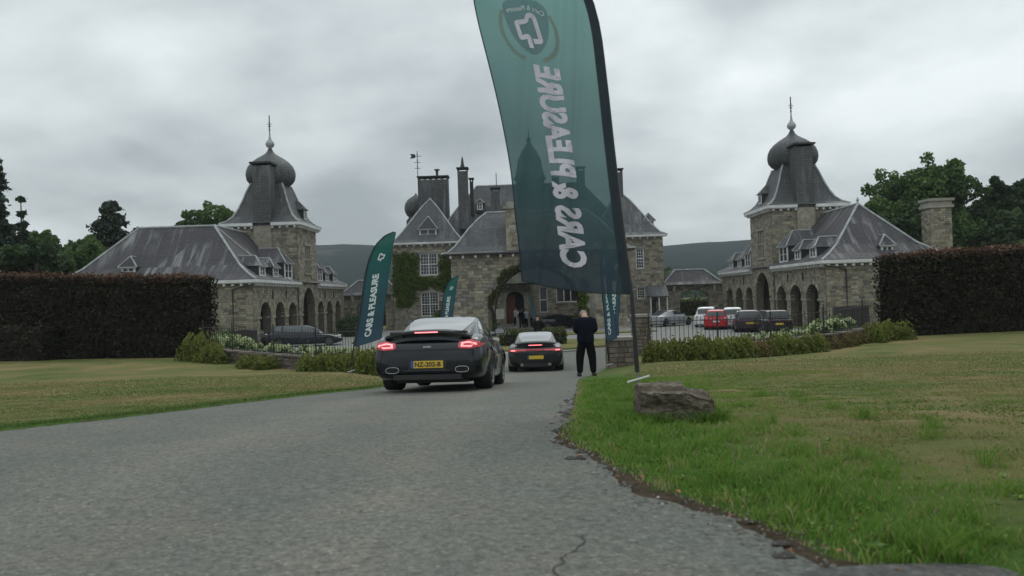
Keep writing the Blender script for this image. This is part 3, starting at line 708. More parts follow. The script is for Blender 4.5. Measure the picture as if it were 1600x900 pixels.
# ------------------------------------------------------------------ entrance pavilion with the big arch
T = thing('entrance_pavilion', 'squat stone entrance pavilion with flared slate roof and one wide arch', 'building', (1.5, 70, ZB), world=True)
PX0, PX1, PY0, PY1, PZT = -5.85, 8.85, 67.0, 73.0, 4.55
P = frame((PX0, PY0, 0), (1, 0, 0), (0, -1, 0)); W = PX1 - PX0; uc = 1.4 - PX0
arch = (uc, 7.5, 'arch', -.25, 1.0)
m = MB(); wall(m, P, 0, W, ZB, PZT, .7, [arch]); fw = m.build('front_wall', M_mortar, T)
cells = rubble_cells(0, W, ZB, PZT, [(uc, 8.5, 'arch', -.25, 1.0)], (.22, .4), (.35, .85))
variants = []
for k in range(6):
    bm = bmesh.new(); bmesh.ops.create_cube(bm, size=1); bmesh.ops.bevel(bm, geom=bm.edges[:], offset=.06, segments=1, affect='EDGES')
    for v in bm.verts: v.co += Vector((rnd(-.025, .025), rnd(-.05, .05), rnd(-.03, .03)))
    me = bpy.data.meshes.new('stone'); bm.to_mesh(me); bm.free(); me.materials.append(M_stone_piece); variants.append(me)
def stone_at(parent, P, cell, org, n0=-.06, d=(.015, .05), j=.014):
    a, b_, c, e = cell
    o = bpy.data.objects.new('stone', random.choice(variants)); COL.objects.link(o); o.parent = parent
    k = rnd(*d); ctr = P((a + b_) / 2, (n0 + k) / 2, (c + e) / 2); ux = (P(1, 0, 0) - P(0, 0, 0)); ang = math.atan2(ux.y, ux.x)
    o.location = ctr - org; o.rotation_euler = (0, 0, ang); o.scale = (b_ - a - 2 * j, k - n0, e - c - 2 * j * .8); return o
cells.sort(key=lambda q: q[0]); vis = [q for q in cells if q[1] < 4.6 and q[3] > -2.0]; rest = [q for q in cells if not (q[1] < 4.6)]
for q in vis[:280]: stone_at(fw, P, q, ORG[fw])
mb = MB()
for a, b_, c, e in rest + vis[280:]: mb.pbox(P, a + .014, b_ - .014, -.05, rnd(.015, .045), c + .01, e - .01, random.random())
mb.build('stone', M_stone, fw, kind='stuff')
for i in range(21):                                      # radial stones of the big arch, one by one
    v = MB(); a0, a1 = PI * i / 21 + .007, PI * (i + 1) / 21 - .007; R0, R1 = 3.72, 4.25 * rnd(.99, 1.04)
    q = [(uc - r * math.cos(a), -.25 + r * math.sin(a)) for a, r in ((a0, R0), (a1, R0), (a1, R1), (a0, R1))]
    v.add([P(x, .07, z) for x, z in q] + [P(x, -.3, z) for x, z in q], [(0, 1, 2, 3), (4, 7, 6, 5), (0, 4, 5, 1), (1, 5, 6, 2), (2, 6, 7, 3), (3, 7, 4, 0)])
    v.build('arch_stone', M_stone_piece, fw)
m = MB(); Pb = frame((PX0, PY1, 0), (1, 0, 0), (0, -1, 0)); wall(m, Pb, 0, W, ZB, PZT, .6, [arch]); m.build('rear_wall', M_mortar, T)
m = MB().box(PX0, PX0 + .6, PY0 + .71, PY1 - .01, ZB, PZT).box(PX1 - .6, PX1, PY0 + .71, PY1 - .01, ZB, PZT).box(1.4 - 4.3, 1.4 - 3.76, PY0 + .71, PY1 - .01, ZB, 3.4).box(1.4 + 3.76, 1.4 + 4.3, PY0 + .71, PY1 - .01, ZB, 3.4)
m.build('side_wall', M_mortar, T)
rubble(frame((PX0, PY0, 0), (0, 1, 0), (-1, 0, 0)), 0, 6, ZB, PZT, []).build('stone', M_stone, T, kind='stuff')
hip_roof(T, PX0 - .75, PX1 + .75, PY0 - .75, PY1 + .75, PZT + .12, [(0, 0), (.55, .18), (1.05, .62), (1.6, 1.35), (2.2, 2.2), (3.1, 3.2), (3.75, 3.75)], M_slate2)
Pc = frame((PX0, PY0, 0), (1, 0, 0), (0, -1, 0)); g = MB().pbox(Pc, -.7, W + .7, .0, .7, PZT + .0, PZT + .1); gg = g.build('eaves_board', M_wood_dark, T); k = MB()
for i in range(15): k.pbox(Pc, W * i / 14 - .09, W * i / 14 + .09, .02, .5, PZT - .24, PZT - .02)
k.build('modillion', M_white, gg, kind='stuff')
# stone centre gable with a blunt top and a brick patch
Pg = frame((-1.15, PY0 - .16, 0), (1, 0, 0), (0, -1, 0))
g = MB().pbox(Pg, 0, .95, -.9, 0, PZT - .2, 8.35).pbox(Pg, .95, 4.35, -.9, 0, PZT - .2, 7.6).pbox(Pg, 4.35, 5.3, -.9, 0, PZT - .2, 8.35); gb = g.build('centre_gable', M_mortar, T)
rubble(Pg, 0, 5.3, PZT - .2, 7.6, [], ch=(.15, .28), ln=(.25, .6)).build('stone', M_stone, gb, kind='stuff')
rubble(Pg, 0, .95, 7.6, 8.35, [], ch=(.15, .28), ln=(.25, .6)).build('stone', M_stone, gb, kind='stuff')
MB().pbox(Pg, -.15, 1.1, -1.05, .14, 8.35, 8.55).pbox(Pg, .1, .85, -.8, -.1, 8.55, 8.95).pbox(Pg, 4.2, 5.45, -1.05, .14, 8.35, 8.55).pbox(Pg, .96, 4.34, -1.0, .1, 7.6, 7.78).build('coping', M_dressed, gb)
M_brick = simple('red_brick_patch', (.22, .09, .055), (.15, .07, .05), 6, .9, local=False)
for i in range(9): MB().pbox(Pg, .12 + (i % 3) * .3, .38 + (i % 3) * .3, .0, .05, PZT - .12 + (i // 3) * .16, PZT + .0 + (i // 3) * .16).build('brick', M_brick, gb)
# plaque
MB().pbox(P, 3.65, 4.35, .0, .07, -.9, -.05).build('plaque', M_dressed, T)

# ------------------------------------------------------------------ main house
T = thing('manor_house', 'large stone manor house with steep slate roofs and tall slate-hung chimneys, centre', 'building', (1, 84, ZB), world=True)
HZT = 6.45; HY = 78.4; HX0, HX1 = -12.6, 14.05
P = frame((HX0, HY, 0), (1, 0, 0), (0, -1, 0)); U = lambda x: x - HX0
hops = [(U(-9.05), 1.75, 'rect', 3.35, 5.5), (U(-9.0), 1.75, 'rect', -.7, 1.65), (U(11.75), .8, 'rect', 3.3, 5.3), (U(11.75), .8, 'rect', .35, 1.45), (U(2.15), .8, 'rect', -.7, 1.8), (U(4.5), 2.2, 'rect', .25, 1.75), (U(-.65), 1.75, 'arch', .55, 1.0)]
hops[1] = (U(-9.05), 1.75, 'rect', -.7, 1.65)
m = MB(); wall(m, P, 0, HX1 - HX0, ZB - .4, HZT, .6, hops); fw = m.build('front_wall', M_mortar, T)
rubble(P, 0, HX1 - HX0, ZB - .4, HZT, hops, ch=(.13, .26), ln=(.25, .6)).build('stone', M_stone, fw, kind='stuff')
MB().box(HX0, HX0 + .6, HY + .61, 90, ZB - .4, HZT).box(HX1 - .6, HX1, HY + .61, 90, ZB - .4, HZT).box(HX0 + .61, HX1 - .61, 89.4, 89.99, ZB - .4, HZT).box(HX0 + .61, HX1 - .61, HY + 3, HY + 3.2, ZB, HZT).build('rear_wall', M_mortar, T)
for x, w, z0, z1, nx, nz, mu in ((-9.05, 1.75, 3.35, 5.5, 2, 2, (3, 3)), (-9.05, 1.75, -.7, 1.65, 2, 2, (3, 4)), (11.75, .8, 3.3, 5.3, 1, 2, (3, 3)), (11.75, .8, .35, 1.45, 1, 1, (3, 4)), (2.15, .8, -.7, 1.8, 1, 2, (1, 1)), (4.5, 2.2, .25, 1.75, 3, 1, (1, 1))):
    window(T, P, U(x), w, z0, z1, nx, nz, mu, fw=.09)
# door with stone surround, balcony on corbels
vo = MB(); voussoirs(vo, P, U(-.65), 1.8, .55, 1.0, .42, .12, 11, .1)
for sx in (-1, 1): vo.pbox(P, U(-.65) + sx * 1.1 - .2, U(-.65) + sx * 1.1 + .2, -.05, .12, ZB - .4, .54, .9)
sr = vo.build('door_surround', M_dressed, T)
m = MB()
for i in range(6):
    u = U(-.65) - 1.45 + i * .15 + 0 * i
    if i < 6: m.pbox(P, U(-.65) - .87 + i * .148, U(-.65) - .87 + i * .148 + .14, -.35, -.28, ZB - .4, 1.2 if i > 2 else .95 + i * .1)
m.build('door', M_wood_brown, T)
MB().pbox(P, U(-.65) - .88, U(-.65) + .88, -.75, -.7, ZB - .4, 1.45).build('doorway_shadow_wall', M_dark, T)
m = MB().pbox(P, U(-.65) - 1.75, U(-.65) + 1.75, 0.01, .95, 2.25, 2.45).pbox(P, U(-.65) - 1.75, U(-.65) + 1.75, .8, .92, 2.45, 3.1)
for i in range(8): m.pbox(P, U(-.65) - 1.65 + i * .45, U(-.65) - 1.5 + i * .45, .01, .75, 1.85, 2.24)
m.build('balcony', M_dressed, T)
for k in range(3): MB().pbox(P, U(-.65) - 1.6 - .3 * k, U(-.65) + 1.6 + .3 * k, .15 + .35 * k, .5 + .35 * k, ZB - .4, ZB + .28 - .15 * k).build('step', M_dressed, T)
[cornice(T, [q], HZT - .02, .16, .42, .72) for q in ((P, 0, 7.2, .4, .4), (P, U(6.7), HX1 - HX0, .4, .4))]
# roofs: two steep pyramids and the long ridge between
hip_roof(T, HX0 - .4, -5.2, HY - .4, 86.2, HZT + .14, [(0, 0), (.6, .3), (1.3, 1.15), (2.2, 2.5), (3.1, 3.8), (3.9, 4.75)], M_slate2)
hip_roof(T, 6.5, HX1 + .4, HY - .4, 86.2, HZT + .14, [(0, 0), (.6, .3), (1.3, 1.15), (2.2, 2.5), (3.1, 3.8), (3.98, 4.75)], M_slate2)
hip_roof(T, -9.3, 11.6, 79.8, 89.6, HZT + .1, [(0, 0), (.8, .7), (3.0, 3.9), (4.9, 6.3)], M_slate2)
# dormers
Pd = frame((0, HY + .75, 0), (1, 0, 0), (0, -1, 0))
dormer(T, Pd, -9.1, 1.7, 6.95, 7.95, 9.3, 1.3, .1, False); dormer(T, Pd, 13.0, .9, 7.4, 8.1, 8.9, 1.2, -.5, True)
Pd2 = frame((0, 82.2, 0), (1, 0, 0), (0, -1, 0)); dormer(T, Pd2, -4.0, .62, 10.0, 10.75, 11.2, .7, .2, True)
def stack(x0, x1, y0, y1, z0, z1, m=None, holes=True, name='chimney', extra=None):
    c = MB().box(x0, x1, y0, y1, z0, z1); ch = c.build(name, m or M_slate2, T, uv=True)
    k = MB().box(x0 - .1, x1 + .1, y0 - .1, y1 + .1, z1 + .28, z1 + .4)
    n = max(2, int((x1 - x0) / .6) + 1)
    for i in range(n):
        x = x0 + .06 + (x1 - x0 - .12) * i / (n - 1); k.box(x - .06, x + .06, y0, y0 + .14, z1, z1 + .28); k.box(x - .06, x + .06, y1 - .14, y1, z1, z1 + .28)
    if extra: extra(k)
    k.build('cap', M_cap, ch); return ch
stack(-10.35, -7.25, 82.2, 83.6, 8.5, 13.35, extra=lambda k: k.lathe([(.14, 13.7), (.14, 14.35), (.3, 14.4), (.3, 14.5), (0, 14.52)], (-8.4, 82.9, 0), 8))
stack(-6.05, -5.05, 79.9, 81.0, 7.9, 13.75, extra=lambda k: k.lathe([(.3, 14.1), (.16, 14.5), (.1, 15.0), (.03, 15.3)], (-5.55, 80.4, 0), 8))
stack(-4.95, -4.6, 81.6, 82.2, 9.5, 12.9, M_cap)
stack(-2.75, -1.9, 81.0, 81.8, 8.0, 11.75, extra=lambda k: k.tube([(-2.2, 81.4, 12.1), (-2.2, 81.4, 13.7)], .045, 6))
stack(9.9, 10.75, 81.5, 82.6, 9.5, 13.35)
stack(3.6, 4.3, 83.0, 84.0, 11.5, 13.3); stack(6.2, 7.0, 83.0, 84.0, 11.0, 13.9)
# onion turret at the left shoulder and its neck
on = MB().lathe([(.8, 9.75), (1.02, 9.95), (1.2, 10.3), (1.27, 10.75), (1.18, 11.2), (.92, 11.6), (.5, 11.9), (.2, 12.05), (.05, 12.3)], (-10.9, 84.6, 0), 20).build('onion_turret', M_slate3, T, smooth=True, uv=True)
MB().lathe([(1.1, 6.6), (1.1, 9.4), (.78, 9.8)], (-10.9, 84.6, 0), 12).build('turret_base', M_slate3, on)
# central lantern dome, seen through the large flag
ln = MB().lathe([(1.5, 11.5), (1.5, 13.2), (1.75, 13.4), (1.5, 13.9), (1.35, 14.6), (1.25, 15.4), (.85, 16.3), (.4, 16.9), (.15, 17.4)], (1.3, 84.6, 0), 20).build('lantern_dome', M_slate3, T, smooth=True, uv=True)
MB().lathe([(.12, 17.3), (.3, 17.6), (.05, 17.9), (.03, 18.8)], (1.3, 84.6, 0), 8).build('finial', M_dark_iron, ln)
# weather vane
v = MB().tube([(-10.3, 82.0, 11.0), (-10.3, 82.0, 16.3)], .04, 6)
for z, w in ((14.5, .3), (15.1, .35), (15.75, .45)): v.box(-10.3 - w, -10.3 + w, 81.985, 82.015, z, z + .05); v.lathe([(.02, z + .12), (.1, z + .2), (.02, z + .28)], (-10.3, 82.0, 0), 8)
v.prism([(-.75, 15.55), (-.25, 15.6), (-.15, 15.8), (-.25, 16.0), (-.75, 16.05), (-.6, 15.8)], lambda x, z, s: (-10.3 + x, 81.98 + .04 * s, z)); v.build('weather_vane', M_dark_iron, T)
# small lean-to porch on the right
Pp = frame((12.3, HY - 1.2, 0), (1, 0, 0), (0, -1, 0))
po = MB().add([Pp(0, .3, .55), Pp(1.9, .3, .55), Pp(1.9, -1.18, 1.6), Pp(0, -1.18, 1.6), Pp(0, .3, .47), Pp(1.9, .3, .47), Pp(1.9, -1.18, 1.52), Pp(0, -1.18, 1.52)], [(0, 1, 2, 3), (4, 7, 6, 5), (0, 4, 5, 1), (0, 3, 7, 4), (1, 5, 6, 2)]).build('porch_roof', M_slate2, T, uv=True)
MB().pbox(Pp, .1, .22, .05, .17, ZB - .4, .46).pbox(Pp, .9, 1.02, .05, .17, ZB - .4, .46).pbox(Pp, 1.68, 1.8, .05, .17, ZB - .4, .46).build('porch_post', M_white, po)
MB().pbox(Pp, .3, .85, -1.17, -1.1, ZB - .4, .2).build('door', M_wood_dark, T)

# gate lodges: hipped slate roof over a wide opening, right and (half hidden) left
def gate_house(cx, label, s):
    T = thing('gate_house', label, 'gate house', (cx, 80.5, ZB), world=True, group='slate roofed gateways')
    P = frame((cx - 2.9, 79.6, 0), (1, 0, 0), (0, -1, 0)); ops = [(3.0 if s > 0 else 2.8, 2.9, 'arch', .25, .55)]
    m = MB(); wall(m, P, 0, 5.8, ZB - .4, 1.55, .6, ops); fw = m.build('wall', M_mortar, T)
    rubble(P, 0, 5.8, ZB - .4, 1.55, ops, ch=(.13, .24), ln=(.25, .55)).build('stone', M_stone, fw, kind='stuff')
    MB().box(cx - 2.9, cx - 2.4, 80.21, 81.8, ZB - .4, 1.55).box(cx + 2.4, cx + 2.9, 80.21, 81.8, ZB - .4, 1.55).build('side_wall', M_mortar, T)
    hip_roof(T, cx - 3.35, cx + 3.2, 78.9, 82.5, 1.6, [(0, 0), (.5, .28), (1.8, 1.5)], M_slate, capm=M_lead)
    MB().add([P(a, n, z) for a in (.9, 1.1) for n, z in ((.0, .9), (.55, 1.5), (0, 1.5))] , [(0, 1, 2), (3, 5, 4), (0, 3, 4, 1)]).add([P(a, n, z) for a in (4.9, 5.1) for n, z in ((.0, .9), (.55, 1.5), (0, 1.5))] , [(0, 1, 2), (3, 5, 4), (0, 3, 4, 1)]).build('bracket', M_white, T)
gate_house(17.1, 'small gateway with hipped slate roof and wide low arch, right of the manor house', 1)
gate_house(-15.0, 'small slate roofed gateway half hidden behind the slim flag left of the manor house', -1)
# dark boarded gates against the wing fronts
def board_gate(x0, x1, y, z0, z1, label):
    T = thing('yard_gate', label, 'gate', ((x0 + x1) / 2, y, z0), world=True, group='dark boarded yard gates')
    n = int((x1 - x0) / .22)
    for i in range(n):
        a = x0 + (x1 - x0) * i / n; MB().box(a + .006, a + (x1 - x0) / n - .006, y + rnd(0, .012), y + .045, z0, z1 + rnd(-.02, .02)).build('board', M_wood_dark, T)
    MB().box(x0, x1, y + .046, y + .1, z0 + .3, z0 + .42).box(x0, x1, y + .046, y + .1, z1 - .4, z1 - .28).build('rail', M_wood_dark, T)
board_gate(17.3, 19.3, 44.5, -1.75, -.22, 'dark boarded gate in front of the right wing wall')
board_gate(-16.9, -14.9, 44.5, -1.75, -.45, 'dark boarded gate in front of the left wing wall')
# ------------------------------------------------------------------ leaf clouds
def leaf_quads(P, size, tint, aspect=1.0, up=None, jit=.4):
    "one randomly turned quad at every point; returns V, F, tint"
    n = len(P); a = RNG.normal(size=(n, 3)); 
    if up is not None: a = a * (1 - up) + np.array([0, 0, 1.0]) * up * 2.2
    a /= np.linalg.norm(a, axis=1)[:, None]; b = np.cross(a, RNG.normal(size=(n, 3))); b /= np.linalg.norm(b, axis=1)[:, None]
    s = size * (1 + jit * (RNG.random(n) * 2 - 1)); a = a * s[:, None] * aspect * .5; b = b * s[:, None] * .5
    V = np.stack([P - a - b * .45, P + b * .9 - a * .1, P + a, P - b * .9 + a * .1], 1).reshape(-1, 3)
    F = np.arange(4 * n).reshape(n, 4); return V, F, tint
def cloud(name, P, size, tint, m, parent=None, aspect=1.0, up=None, kind=None):
    V, F, t = leaf_quads(np.asarray(P), size, tint, aspect, up)
    org = np.array(ORG.get(parent, Vector((0, 0, 0)))) if parent is not None else np.zeros(3)
    return link_mesh(name, np_mesh(name, V - org, F, t), m, parent, kind)
def blob_pts(c, r, n, shell=.55):
    d = RNG.normal(size=(n, 3)); d /= np.linalg.norm(d, axis=1)[:, None]; rad = shell + (1 - shell) * RNG.random(n) ** .6
    return np.array(c) + d * rad[:, None] * np.array(r)
def tree(name, label, x, y, top, width, m, nblob=26, per=650, leaf=.34, zb=None, trunk=.35, group=None, crown0=.28, seed=0, cat='tree', share=None):
    rg = np.random.default_rng(seed); zb = -1.9 if zb is None else zb; H = top - zb
    T = thing(name, label, cat, (x, y, zb), world=True, group=group); w = MB()
    w.tube([(x, y, zb - .1), (x + .1, y, zb + H * .25), (x - .1, y, zb + H * .5), (x, y, zb + H * .8)], [trunk, trunk * .8, trunk * .55, trunk * .2], 8)
    PP = []; TT = []
    for k in range(nblob):
        a = rg.random() * 2 * PI; t = rg.random(); zc = zb + H * (crown0 + (1 - crown0 - .08) * t)
        env = math.sqrt(max(.05, 1 - ((t - .42) / .62) ** 2)); rr = width / 2 * env * (.35 + .55 * rg.random())
        r0 = width * (.10 + .09 * rg.random()); c = (x + rr * math.cos(a), y + rr * math.sin(a), min(zc, top - r0 * .8))
        w.tube([(x, y, zb + H * (.18 + .5 * t)), ((x + c[0]) / 2, (y + c[1]) / 2, (zb + H * (.25 + .5 * t) + c[2]) / 2 - .2), c], [trunk * .34, trunk * .2, .03], 5, cap=False)
        n = int(per * (r0 / (width * .14)) ** 2); PP.append(blob_pts(c, (r0, r0, r0 * .72), n)); base = .15 + .6 * rg.random()
        TT.append(np.clip(base + .28 * (RNG.random(n) - .5), 0, 1))
        for q in range(3):                                  # loose sprays at the rim
            d = rg.normal(size=3); d /= np.linalg.norm(d); c2 = np.array(c) + d * r0 * 1.05; n2 = n // 7
            PP.append(blob_pts(c2, (r0 * .38,) * 3, n2, .2)); TT.append(np.clip(base + .1 + .3 * (RNG.random(n2) - .5), 0, 1))
    w.build('trunk', M_bark, T, smooth=True); cloud('crown', np.concatenate(PP), leaf, np.concatenate(TT), m, T); return T
def conifer(label, x, y, top, width, m, sparse=1.0, zb=-1.9, group=None, bare=.25, seed=1, name='conifer_tree', gappy=False):
    rg = np.random.default_rng(seed); H = top - zb; T = thing(name, label, 'tree', (x, y, zb), world=True, group=group); w = MB()
    w.tube([(x, y, zb - .1), (x, y, top - .2)], [.22, .03], 7); PP = []; TT = []; n = int(15 * H / 8)
    for k in range(n):
        t = bare + (1 - bare) * k / n; z = zb + H * t; R = width / 2 * ((1 - t) ** .75 * 1.15 if not gappy else math.sin(PI * (.15 + .8 * (t - bare) / (1 - bare))) * .9 + .08)
        for q in range(6):
            if rg.random() > sparse: continue
            a = rg.random() * 2 * PI; L = R * (.6 + .5 * rg.random()); e = (x + L * math.cos(a), y + L * math.sin(a), z - L * .12 + .1)
            w.tube([(x, y, z), e], [.035, .012], 4, cap=False); m_ = int(70 * L + 25); s = RNG.random(m_) ** .7
            PP.append(np.array([x, y, z]) + (np.array(e) - np.array([x, y, z])) * s[:, None] + RNG.normal(size=(m_, 3)) * (.12 + .10 * L) * np.array([1, 1, .55])); TT.append(RNG.random(m_) * .8 + .1)
    w.build('trunk', M_bark, T); cloud('crown', np.concatenate(PP), .26, np.concatenate(TT), m, T, 1.6); return T

# trees round the house
tree('oak_tree', 'broad green oak with gaps in its crown behind the right chimney stack', 38.6, 76, 12.2, 11.4, M_leaf_oak, 46, 620, .30, trunk=.5, crown0=.25, seed=3)
tree('dark_tree', 'dark round tree at the right edge of the picture behind the hedge', 46.8, 76, 10.6, 9.0, M_leaf_dark, 30, 800, .36, seed=5)
tree('light_green_tree', 'small light green tree above the right end of the hedge', 41.2, 62, 5.7, 5.5, M_leaf_light, 18, 500, .28, seed=6, crown0=.2)
tree('dark_tree', 'dark tree filling the gap behind the stone chimney stack', 35.5, 70, 7.6, 7.5, M_leaf_dark, 24, 600, .34, seed=8, crown0=.15)
tree('dark_tree', 'dark shrubby tree low between the oak and the round tree', 43.2, 70, 7.2, 7.0, M_leaf_dark, 24, 600, .34, seed=9, crown0=.12)
conifer('tall dark conifer cut by the left edge of the picture', -39.7, 60, 13.0, 4.8, M_needle, .7, seed=2, bare=.1)
conifer('thin half dead conifer beside the tall dark conifer', -37.8, 60, 9.9, 2.6, M_needle, .28, seed=4, bare=.3)
conifer('lone pine with a rounded top above the left slate roof', -43.9, 85, 12.6, 3.6, M_needle, .6, bare=.55, seed=7, gappy=True)
conifer('lower pine just right of the lone rounded pine', -41.4, 86, 9.9, 2.8, M_needle, .55, bare=.4, seed=17, gappy=True)
tree('pale_tree', 'pale feathery tree rising left of the slate roof', -45.5, 80, 10.3, 7, M_leaf_light, 24, 420, .3, seed=11)
tree('olive_tree', 'dull green rounded tree left of the pale feathery tree', -50, 80, 9.9, 7.5, M_leaf_oak, 26, 520, .34, seed=12, crown0=.15)
tree('dark_tree', 'dark leafy tree directly over the left hedge beside the tall conifer', -35.5, 58, 6.8, 7.5, M_leaf_dark, 26, 650, .3, seed=13, crown0=.1)
tree('dark_tree', 'dark leafy tree low at the left edge under the tall conifer', -41, 58, 7.2, 6.5, M_leaf_dark, 22, 650, .3, seed=14, crown0=.1)
tree('olive_tree', 'dull green tree meeting the left end of the slate roof', -39.5, 72, 7.6, 7, M_leaf_oak, 24, 520, .32, seed=15, crown0=.1)
tree('leafy_tree', 'leafy tree crown just left of the left onion tower', -33.0, 85, 13.3, 8.5, M_leaf_oak, 34, 520, .30, seed=16)
def hedge(name, label, pts, th, m, dens=300, leaf=.1, rusty=True, group=None, step=.0):
    "pts: (x, y, z0, z1) along the front foot; the hedge runs back from it"
    T = thing(name, label, 'hedge', (pts[0][0], pts[0][1], pts[0][2]), world=True, group=group); core = MB(); PP = []; TT = []
    for (ax, ay, a0, a1), (bx, by, b0, b1) in zip(pts, pts[1:]):
        L = math.hypot(bx - ax, by - ay); ux, uy = (bx - ax) / L, (by - ay) / L; nx, ny = (uy, -ux) if (uy * 0 - ux) < 0 else (-uy, ux)
        if ny > 0: nx, ny = -nx, -ny
        i = .14; q = [(ax + i * ux - nx * i, ay + i * uy - ny * i), (bx - i * ux - nx * i, by - i * uy - ny * i), (bx - i * ux - nx * (th - i), by - i * uy - ny * (th - i)), (ax + i * ux - nx * (th - i), ay + i * uy - ny * (th - i))]
        core.add([(x, y, (a0, b0, b0, a0)[k] - .2) for k, (x, y) in enumerate(q)] + [(x, y, (a1, b1, b1, a1)[k] - i) for k, (x, y) in enumerate(q)], [(0, 3, 2, 1), (4, 5, 6, 7), (0, 1, 5, 4), (1, 2, 6, 5), (2, 3, 7, 6), (3, 0, 4, 7)])
        def put(n, f, tint):
            s = RNG.random(n); r = RNG.random(n); k = RNG.normal(size=n) * .045; x, y, z = f(s, r, k)
            bl = np.array([mnoise.noise(Vector((a * .9, b_ * .9, c * 1.6))) + .5 * mnoise.noise(Vector((a * 3.1, b_ * 3.1, c * 5))) for a, b_, c in zip(x, y, z)])
            o = .13 * bl; x = x + nx * o; y = y + ny * o; z = z + o * .75 + (.22 * (RNG.random(n) < .012) * RNG.random(n) if rusty else 0)
            PP.append(np.stack([x, y, z], 1)); TT.append(np.clip(tint + .16 * (RNG.random(n) - .5) + .25 * bl, 0, 1))
        zt = lambda s: a1 + (b1 - a1) * s; zl = lambda s: a0 + (b0 - a0) * s
        hh = (a1 - a0 + b1 - b0) / 2
        put(int(L * hh * dens), lambda s, r, k: (ax + ux * L * s + nx * k, ay + uy * L * s + ny * k, zl(s) + (zt(s) - zl(s)) * r), .28)
        put(int(L * th * dens * 1.0), lambda s, r, k: (ax + ux * L * s - nx * th * r, ay + uy * L * s - ny * th * r, zt(s) + k * 1.6), .82 if rusty else .45)
        if rusty: put(int(L * dens * .35), lambda s, r, k: (ax + ux * L * s + nx * k, ay + uy * L * s + ny * k, zt(s) - .22 * r), .72)
    for (ex, ey, e0, e1) in (pts[0], pts[-1]):
        n = int(th * (e1 - e0) * dens); s = RNG.random(n); r = RNG.random(n); ux, uy = (pts[1][0] - pts[0][0]), (pts[1][1] - pts[0][1]); L = math.hypot(ux, uy); ny_, nx_ = ux / L, -uy / L
        if ny_ < 0: ny_, nx_ = -ny_, -nx_
        PP.append(np.stack([ex + nx_ * th * s + RNG.normal(size=n) * .05, ey + ny_ * th * s, e0 + (e1 - e0) * r], 1)); TT.append(np.clip(.3 + .2 * (RNG.random(n) - .5), 0, 1))
    core.build('hedge_body', M_hedge_core, T); cloud('foliage', np.concatenate(PP), leaf, np.concatenate(TT), m, T); return T
hedge('beech_hedge', 'tall clipped dark beech hedge with rusty top on the left lawn', [(-13.35, 32.4, -1.3, 2.14), (-18, 34.0, -1.3, 2.3), (-25.5, 36.6, -1.3, 2.75), (-34, 39, -1.4, 2.8)], 1.3, M_hedge, 330, .105)
hedge('beech_hedge', 'tall clipped dark beech hedge with rusty top on the right lawn', [(14.45, 30.8, -1.25, 2.02), (20.2, 32.3, -1.25, 2.2), (29, 34.5, -1.3, 2.3)], 1.3, M_hedge, 330, .105)
hedge('low_hedge', 'low dark hedge block in front of the left beech hedge at the picture edge', [(-20.6, 33.9, -1.3, .25), (-26, 35.3, -1.3, .25)], 1.2, M_hedge, 200, .1, rusty=False)
M_box = leaf_mat('box_hedge_leaf', [(0, (.04, .055, .018)), (.5, (.075, .09, .03)), (.8, (.11, .12, .045)), (1, (.13, .10, .05))])
hedge('box_hedge', 'clipped box hedge on the round island behind the sports car with the light bar', [(-1.2, 43.2, -1.95, -1.02), (2.3, 43.2, -1.95, -1.0)], 1.6, M_box, 300, .1, rusty=False)
hedge('yew_hedge', 'green hedge seen through the gateway right of the manor house', [(11.5, 95, -2.4, -.2), (24, 95, -2.4, -.2)], 1.5, M_box, 90, .2, rusty=False)
hedge('yew_hedge', 'dark hedge seen through the left gateway behind the slim flag', [(-21, 95, -2.4, -.2), (-9, 95, -2.4, -.2)], 1.5, M_box, 90, .2, rusty=False)
# far wood at the foot of the hill
PP = []; TT = []
for k in range(330):
    x = rnd(-230, 260); y = rnd(190, 240); r = rnd(3, 5.5); n = 130; PP.append(blob_pts((x, y, 1 + rnd(-1, 3.0)), (r, r, r), n)); TT.append(np.clip(rnd(.1, .8) + .2 * (RNG.random(n) - .5), 0, 1))
tagp(cloud('woodland', np.concatenate(PP), 1.3, np.concatenate(TT), M_leaf_dark), 'distant dark wood at the foot of the blue hill', 'woodland', kind='stuff')

# ------------------------------------------------------------------ grass island, sheets in the courtyard
def sheet(name, poly, lift, m, parent=None, kind='structure'):
    b = MB(); c = (sum(p[0] for p in poly) / len(poly), sum(p[1] for p in poly) / len(poly)); n = len(poly)
    b.add([(x, y, g1(x, y) + lift) for x, y in poly] + [(*c, g1(*c) + lift)] + [(x, y, g1(x, y) - .03) for x, y in poly], [(i, (i + 1) % n, n) for i in range(n)] + [(i, n + 1 + i, n + 1 + (i + 1) % n, (i + 1) % n) for i in range(n)])
    o = b.build(name, m, parent); tagp(o, kind=kind)
    a = o.data.attributes.new('green', 'FLOAT', 'POINT'); a.data.foreach_set('value', np.full(len(o.data.vertices), .25, np.float32)); return o
def ell(cx, cy, a, b, n=40): return [(cx + a * math.cos(2 * PI * i / n), cy + b * math.sin(2 * PI * i / n)) for i in range(n)]
sheet('lawn_island', ell(1.2, 44.0, 6.2, 5.0), .09, M_lawn)
sheet('lawn_strip', ell(1.2, 57.5, 8.5, 1.6), .08, M_lawn)

